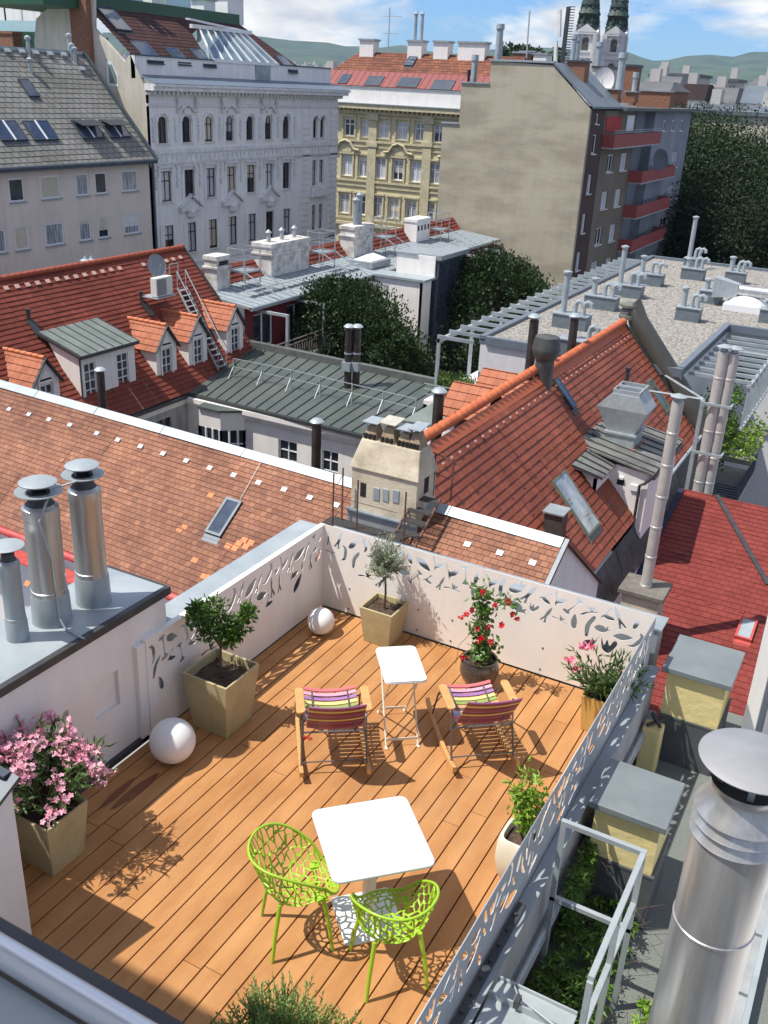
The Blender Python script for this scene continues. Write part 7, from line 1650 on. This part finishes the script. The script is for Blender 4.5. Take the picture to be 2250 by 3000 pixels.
# mobile mast
t2=T('antenna_mast','dark lattice antenna mast with pale panel antennas','antenna mast',tuple(PY(1650,185,104)))
a=PY(1647,185,104);b=PY(1666,20,104);m=MB();m.bar(a,b,.35)
for k in range(22): c=a+(b-a)*k/21;m.bar(c,c+np.array([.7,0,0]),.08)
m.build('mast',DARKM,t2)
for px,pt,pb in ((1638,28,108),(1627,120,190)):
    a=PY(px,pb,103);b=PY(px+2,pt,103);m=MB();m.bar(a,b,.38,.3);m.build('panel_antenna',WORN,t2)
a=PY(1545,150,112);b=PY(1552,32,112);t2=T('tv_antenna','very thin tall whip antenna above the fire wall','antenna',tuple(a));m=MB();m.bar(a-UZ*2,b,.13);m.bar(a-np.array([1,0,0]),a+np.array([1,0,0]),.1);m.build('mast',GALV,t2)
# ================================================================ church towers
CHW=mat('church_white',(.70,.70,.68),(.58,.58,.57),.85,scale=.4);COP=mat('church_copper',(.010,.028,.022),(.05,.14,.10),.55,scale=.9,lo=.5,hi=.78,bump=.4,bscale=2)
D0_=330.
def dist(px,py,Dd):
    k=_d(px,py);k=k/math.hypot(k[0],k[1]);return CO+k*Dd
for k,(pc,pyt,Dd) in enumerate(((1712,85,330.),(1795,95,338.))):
    b=dist(pc-2,190,Dd);zs=dist(pc,95+6*k,Dd)[2];z2=dist(pc,-60,Dd)[2];w=2.95
    t=T('church_tower','white church tower with carved green copper spire, %s of the twin pair'%('left' if k==0 else 'right'),'church tower',(b[0],b[1],-17),math.radians(12),'twin church towers')
    m=MB();m.B(-w,w,-w,w,0,zs+17);
    for s in(-1,1):
        m.B(s*w-.7,s*w+.7,-w-.7,-w+.6,0,zs+16.6);m.B(w-.6,w+.7,s*w-.7,s*w+.7,0,zs+16.6)
    m.build('shaft',CHW,t,local=True)
    m=MB();
    for z in(zs+17,zs+10.5,zs+4): m.B(-w-.55,w+.55,-w-.55,w+.55,z-.6,z)
    m.prism([(-w-.3,-w-.6,zs+17),(w+.3,-w-.6,zs+17),(0,-w-.6,zs+19.2)],(0,.8,0));m.prism([(w+.6,-w-.3,zs+17),(w+.6,w+.3,zs+17),(w+.6,0,zs+19.2)],(-.8,0,0));m.build('cornice',CHW,t,local=True)
    for z in(zs+12.0,zs+5.3):
        for fx_,fy_ in((0,-1),(1,0)):
            m=MB();cx_,cy_=fx_*(w+.72),fy_*(w+.72);n=10
            P=[(-1.0,0),(1.0,0),(1.0,2.6)]+[(math.cos(math.pi*i/n)*1.0,2.6+math.sin(math.pi*i/n)) for i in range(1,n)]+[(-1.0,2.6)]
            if fy_: m.prism([(a,-w-.015,z+c) for a,c in P],(0,-.03,0))
            else: m.prism([(w+.015,a,z+c) for a,c in P],(.03,0,0))
            m.build('louvre_window',mat('louvre',(.07,.065,.06),(.11,.10,.09)),t,local=True)
            m=MB()
            if fy_: m.B(-1.6,1.6,-w-.5,-w,z-.6,z-.2);m.tube([(-1.4,-w-.2,z+3.2),(-.7,-w-.3,z+4.3),(0,-w-.3,z+4.6),(.7,-w-.3,z+4.3),(1.4,-w-.2,z+3.2)],.22,6)
            else: m.B(w,w+.5,-1.6,1.6,z-.6,z-.2);m.tube([(w+.2,-1.4,z+3.2),(w+.3,-.7,z+4.3),(w+.3,0,z+4.6),(w+.3,.7,z+4.3),(w+.2,1.4,z+3.2)],.22,6)
            m.build('window_moulding',CHW,t,local=True)
    m=MB();base=zs+17.2;Hs=22
    prof=[(3.5,0),(3.3,1.2),(2.8,1.8),(2.5,3.4),(2.9,4.0),(3.3,4.8),(2.5,6.4),(2.75,7.2),(2.5,8.2),(1.9,10.5),(1.65,13),(1.2,15),(1.3,15.6),(.9,17.5),(.55,20),(.9,20.4),(.4,21)]
    m.lathe((0,0,base),prof,16,sq=3)
    for i in range(8):
        a=2*math.pi*i/8+.39
        for rr,zz,h in((3.1,1.2,3.2),(2.6,5.0,2.4),(2.2,8.5,2.2),(1.6,12,1.8)): m.lathe((rr*math.cos(a),rr*math.sin(a),base+zz),[(.5,0),(.6,.4),(.3,.9),(.45,1.3),(.05,h)],6)
    m.build('spire',COP,t,local=True)
    m=MB();m.lathe((0,0,base+20.6),[(.05,0),(.8,.4),(.9,.8),(.7,1.3),(.05,1.7)],10);m.build('gilt_ball',mat('gilt',(.75,.52,.12),(.6,.4,.08),.3,.8),t,local=True,smooth=True)
# ================================================================ trees
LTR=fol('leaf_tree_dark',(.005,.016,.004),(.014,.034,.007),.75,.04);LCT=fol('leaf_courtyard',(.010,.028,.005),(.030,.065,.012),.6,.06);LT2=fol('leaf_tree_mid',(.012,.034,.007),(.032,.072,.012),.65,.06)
def tree(lb,x,y,zb,zt,rx,n,ls,mt_,conic=0,cat='tree',clus=60,g=None,lobes=None,name='tree'):
    t=T(name,lb,cat,(x,y,zb),group=g);H=zt-zb
    m=MB();m.tube([(x,y,zb),(x+.1,y,zb+H*.3),(x,y,zb+H*.7)],[rx*.09,rx*.07,rx*.03],8)
    cl=[]
    for k in range(clus):
        u=RN.rand();hz=.22+.74*u;
        if conic: u=RN.rand();hz=.05+.86*u
        rad=rx*(max(0,1-u**2.0)**.55 if conic else math.sin(math.pi*min(1,.12+.80*(1-u)+.08))**.6);a=RN.rand()*6.283;q=rad*(.5+.45*RN.rand())
        c=np.array([x+q*math.cos(a),y+q*math.sin(a),zb+H*hz]);r=rx*(.20+.16*RN.rand())*(1 if not conic else (1.1-.6*u));cl.append((c,r))
        if k%4==0: m.tube([(x,y,zb+H*(hz*.7)),(c+np.array([x,y,zb+H*hz*.9]))/2,c],[rx*.02,rx*.015,rx*.006],5)
    m.build('trunk',BARK,t)
    # vectorised leaves
    per=n//clus;V=[];
    for c,r in cl:
        v=RN.normal(size=(per,3));v/=np.linalg.norm(v,axis=1)[:,None];p=c+v*(r*(.55+.55*RN.rand(per)))[:,None]*np.array([1,1,1.25 if conic else .85])
        d=v+RN.normal(size=(per,3))*.6+np.array([0,0,.9 if conic else .2]);d/=np.linalg.norm(d,axis=1)[:,None]
        s=np.cross(d,RN.normal(size=(per,3)));s/=np.linalg.norm(s,axis=1)[:,None];l=ls*(.7+.6*RN.rand(per))[:,None]
        q=np.stack([p,p+d*l*.45+s*l*.32,p+d*l,p+d*l*.45-s*l*.32],1);V.append(q.reshape(-1,3))
    V=np.concatenate(V)-np.array([x,y,zb]);nf=len(V)//4;me=bpy.data.meshes.new('crown');me.from_pydata(V.tolist(),[],np.arange(nf*4).reshape(-1,4).tolist());me.materials.append(mt_);o=bpy.data.objects.new('crown',me);SC.collection.objects.link(o);o.parent=t
    return t
def tz(px,py,Y): return PY(px,py,Y)
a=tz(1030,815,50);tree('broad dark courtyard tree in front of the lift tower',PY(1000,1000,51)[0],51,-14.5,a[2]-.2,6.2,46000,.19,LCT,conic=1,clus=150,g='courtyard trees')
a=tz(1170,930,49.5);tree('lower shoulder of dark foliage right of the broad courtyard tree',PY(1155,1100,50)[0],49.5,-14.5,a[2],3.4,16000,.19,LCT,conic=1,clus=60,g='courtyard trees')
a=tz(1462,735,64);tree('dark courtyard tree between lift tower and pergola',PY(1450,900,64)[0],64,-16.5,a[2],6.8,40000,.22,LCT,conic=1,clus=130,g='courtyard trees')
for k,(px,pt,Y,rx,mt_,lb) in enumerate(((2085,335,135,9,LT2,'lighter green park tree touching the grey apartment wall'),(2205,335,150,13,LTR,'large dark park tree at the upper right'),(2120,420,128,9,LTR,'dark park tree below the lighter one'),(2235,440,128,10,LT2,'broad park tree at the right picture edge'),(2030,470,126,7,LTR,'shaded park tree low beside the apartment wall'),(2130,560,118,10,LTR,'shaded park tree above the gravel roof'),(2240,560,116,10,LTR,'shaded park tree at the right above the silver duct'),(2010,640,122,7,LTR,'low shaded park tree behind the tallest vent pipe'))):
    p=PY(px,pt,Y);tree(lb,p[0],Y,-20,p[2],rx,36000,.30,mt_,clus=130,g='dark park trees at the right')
m=MB()
for px,py,Y in ((1530,135,150),(1560,140,152),(1580,150,150)):pass
p=PY(1535,130,150);tree('small round tree rising behind the fire wall',p[0],150,-5,p[2],3.6,5000,.5,LT2,clus=40);p=PY(1590,140,152);tree('second small tree behind the fire wall',p[0],152,-5,p[2],3.6,5000,.5,LT2,clus=40)
# ================================================================ rooftops of the district
SLT=mat('far_slate',(.09,.095,.10),(.13,.135,.14),.7,scale=.3);FWL=mat('far_wall',(.52,.50,.46),(.44,.42,.39),.85,scale=.2);FRD=mat('far_red_roof',(.22,.08,.05),(.17,.06,.04),.8,scale=.4)
def house(lb,px0,px1,pyw,pyr,Y,dep,wm,rm,nw=0,cat='house',grp=None,flat=False,name='town_house'):
    a=PY(px0,pyw,Y);b=PY(px1,pyw,Y);zr_=PY((px0+px1)/2,pyr,Y+dep*.4)[2];zr_=max(zr_,a[2]+.3);t=T(name,lb,cat,((a[0]+b[0])/2,Y+dep/2,-17),group=grp)
    m=MB();hz=[]
    w=b[0]-a[0]
    if nw:
        st=w/nw;hz=[(st*(k+.3),st*(k+.7),a[2]-2.6,a[2]-.9) for k in range(nw)]
        if px1-px0>60: hz+=[(st*(k+.3),st*(k+.7),a[2]-6.4,a[2]-4.6) for k in range(nw)]
    wall(m,(a[0],Y,0),(1,0,0),(0,-1,0),w,-17,a[2],hz,depth=.3);m.B(a[0],b[0],Y+.31,Y+dep,-17,a[2]-.01);m.B(a[0]-.01,a[0],Y,Y+.31,-17,a[2]);m.B(b[0],b[0]+.01,Y,Y+.31,-17,a[2]);m.build('wall',wm,t)
    if hz:
        for h in hz:
            g=MB();g.B(a[0]+h[0],a[0]+h[1],Y+.24,Y+.29,h[2],h[3]);g.build('window',GLASS,t)
    m=MB()
    if flat: m.B(a[0]-.4,b[0]+.4,Y-.4,Y+dep+.4,a[2],a[2]+.5)
    else:
        i=min(dep*.4,w*.3);z=a[2];v=[(a[0]-.3,Y-.4,z),(b[0]+.3,Y-.4,z),(b[0]+.3,Y+dep,z),(a[0]-.3,Y+dep,z),(a[0]+i*.4,Y+dep*.4,zr_),(b[0]-i*.4,Y+dep*.4,zr_),(b[0]-i*.4,Y+dep*.6,zr_),(a[0]+i*.4,Y+dep*.6,zr_)]
        m.add(v,[(3,2,1,0),(4,5,6,7),(0,1,5,4),(1,2,6,5),(2,3,7,6),(3,0,4,7)])
    m.build('roof',rm,t)
    for k in range(2 if w>8 else 1):
        x=a[0]+w*(.3+.4*k);m=MB();m.B(x-.7,x+.7,Y+dep*.45,Y+dep*.55,zr_-.5,zr_+1.6);m.build('chimney',FWL,t)
    return t
BGR=mat('blue_grey_roof',(.16,.19,.22),(.12,.15,.17),.6,.2,scale=.3)
house('long building with flat blue-grey sheet roof behind the park trees',1925,2330,325,297,150,26,CRM,BGR,0,flat=True)
house('white house with dark hipped roof right of the brick parapet',1870,1985,252,222,180,16,WHITE,SLT,5)
house('pale block with a row of small openings on the skyline',1965,2045,222,216,215,12,FWL,SLT,5,flat=True)
house('house with maroon mansard roof and two bright roof windows',1965,2060,290,245,165,14,WHITE,SHG,0)
house('grey mansard house with white dormers right of the maroon one',2045,2150,298,255,168,16,WHITE,SLT,4)
house('pale grey house with white attic windows at far right',2140,2330,300,252,172,20,WHITE,BGR,6)
house('small pale tower block with square openings on the skyline',2125,2158,238,222,230,10,FWL,SLT,3,flat=True)
house('dark glazed roof structure right of the church',1905,1955,226,208,190,12,SLT,SLT,0,flat=True)
house('dark grey stepped roof building at the right edge',2180,2330,262,222,205,20,BGR,SLT,5)
house('brick-fronted house behind the apartment chimneys',1850,1960,262,238,140,12,BRM,SLT,3)
house('dark roof seen between the white house and the rust-red roof',870,985,240,205,160,16,WHITE,SLT,6)
house('low pale roofs beyond the street gap',905,975,225,205,230,12,FWL,FRD,4)
for k,(px,py,Y,s) in enumerate(((1500,178,125,0),(1560,182,120,0))): rtop('brick_chimney','pale chimney block above the fire wall, %s'%('left one' if k==0 else 'right one'),'chimney',px,px+38,py-22,py+12,Y,2,WHITE if k else BRM,None,.2,ZINC)
# left edge: green glass terrace house behind the slated roof
t=T('glass_terrace','roof terrace with green glass balustrade behind the slated roof at far left','roof terrace',tuple(PY(50,130,66)))
Yt=66.;a=PY(-40,95,Yt);b=PY(108,95,Yt);zt=PY(50,60,Yt)[2];zb=PY(50,92,Yt)[2];m=MB();m.B(a[0],b[0],Yt,Yt+.08,zb,zt);m.build('glass_balustrade',MT['pale_glass'],t)
m=MB();m.B(a[0]-2,b[0]+.5,Yt-.1,Yt+8,zb-1.2,zb);m.build('green_fascia',GRP,t);m=MB();m.B(a[0]-2,b[0],Yt+.3,Yt+8,-17,zb-1.2);m.build('wall',CRM,t)
m=MB()
for x in(-30,15,70): 
    c=PY(x+20,20,Yt+4);m.B(c[0]-1.1,c[0]+1.1,Yt+4,Yt+5.5,zb,c[2]+.6)
m.build('chimneys',WFAC,t)
c=PY(12,110,64);t=T('brick_chimney','low brick chimney at the far left edge above the slated roof','chimney',tuple(c));m=MB();m.B(c[0]-1.2,c[0]+1,64,65,c[2]-4,c[2]+.3);m.build('stack',BRM,t);m=MB();m.B(c[0]-1.3,c[0]+1.1,63.9,65.1,c[2]+.3,c[2]+.5);m.build('cap',BRM,t)
# distant city carpet and hills
def ground_h(x,y): return 0
m=MB();rr=np.random.RandomState(3)
ms={k:MB() for k in('w','r','g')}
for k in range(5200):
    ang=math.radians(rr.uniform(-4,58));Dd=260*math.exp(rr.rand()**.9*2.9)
    x,y=-math.sin(ang)*Dd,math.cos(ang)*Dd
    rise=max(0,(Dd-2600))*.045
    h=rr.uniform(9,17)*(1 if Dd<2000 else .7);w=rr.uniform(8,18);d=rr.uniform(8,16);zb=-17+rise;c=rr.choice(['w','w','r','g'])
    if Dd<330 and h>12: h=12
    ms['w'].B(x-w/2,x+w/2,y-d/2,y+d/2,zb-2,zb+h)
    q=ms[c if c!='w' else 'g'];z=zb+h+.02;q.add([(x-w/2-.3,y-d/2-.3,z),(x+w/2+.3,y-d/2-.3,z),(x+w/2+.3,y+d/2+.3,z),(x-w/2-.3,y+d/2+.3,z),(x-w*.3,y,z+4),(x+w*.3,y,z+4)],[(0,1,5,4),(1,2,5),(2,3,4,5),(3,0,4)])
tag(ms['w'].build('distant_city',FWL),kind='stuff');tag(ms['r'].build('distant_red_roofs',FRD),kind='stuff');tag(ms['g'].build('distant_grey_roofs',SLT),kind='stuff')
GRN=mat('ground',(.10,.10,.095),(.07,.075,.07),.95,scale=.05)
m=MB();R=16000;m.add([(-R,-R,-18),(R,-R,-18),(R,R,-18),(-R,R,-18)],[(0,1,2,3)]);S('ground',m,GRN)
HILL=mat('hill_forest',(.018,.045,.024),(.05,.085,.035),.95,scale=.004,detail=12,lo=.42,hi=.62)
# skyline: photo (x,y) of the crest
sk=[(300,95),(700,98),(860,118),(960,124),(1010,135),(1060,136),(1110,140),(1180,132),(1250,150),(1330,158),(1420,147),(1520,138),(1620,140),(1700,146),(1780,150),(1840,152),(1880,168),(1915,178),(1960,176),(2010,164),(2080,160),(2150,166),(2200,152),(2250,152),(2500,160)]
m=MB();vs=[];nx=260;ny=26
xs=np.linspace(300,2500,nx);ys=np.interp(xs,[a for a,b in sk],[b for a,b in sk])
from mathutils import noise as mn
for i in range(nx):
    top=dist(xs[i],ys[i],7200.);hz=top[2];dx=np.array([top[0],top[1]])/7200.
    for j in range(ny):
        u=j/(ny-1);Dd=3300+u*3900+ (0 if u<1 else 0);p=dx*Dd;prof=u**1.5
        b=mn.fractal(Vector((p[0]/900,p[1]/900,0)),1,2,5)*(45*math.sin(math.pi*min(u,.97)))
        vs.append((p[0],p[1],-18+(hz+18)*prof*(1 if u==1 else .96)+b*.8))
fs=[(i*ny+j,(i+1)*ny+j,(i+1)*ny+j+1,i*ny+j+1) for i in range(nx-1) for j in range(ny-1)]
m.add(vs,fs);hh=m.build('hills',HILL,smooth=True,auto=80);hh['kind']='structure'
# villas on the slopes
m=MB()
for k in range(420):
    i=rr.randint(20,nx-5);j=rr.randint(0,12);v=np.array(vs[i*ny+j]);v=v+rr.normal(size=3)*np.array([20,20,0]);w=rr.uniform(8,16);m.B(v[0]-w,v[0]+w,v[1]-8,v[1]+8,v[2]-6,v[2]+rr.uniform(8,14))
tag(m.build('hillside_villas',mat('villa_white',(.72,.70,.66),(.5,.4,.35),.8,scale=.01)),kind='stuff')
MEAD=mat('meadow',(.20,.26,.09),(.26,.30,.13),.9,scale=.01)
# ================================================================ air
hz=bpy.data.materials.new('haze');hz.use_nodes=True;nt=hz.node_tree;N=nt.nodes;L=nt.links;N.remove(N['Principled BSDF']);v=N.new('ShaderNodeVolumePrincipled');v.inputs['Density'].default_value=4.5e-5;v.inputs['Color'].default_value=(.58,.78,1,1);v.inputs['Anisotropy'].default_value=.0
L.new(v.outputs[0],N['Material Output'].inputs['Volume'])
m=MB();m.B(-7700,3000,-60,7700,-19,420);o=m.build('haze',hz);o['kind']='stuff'
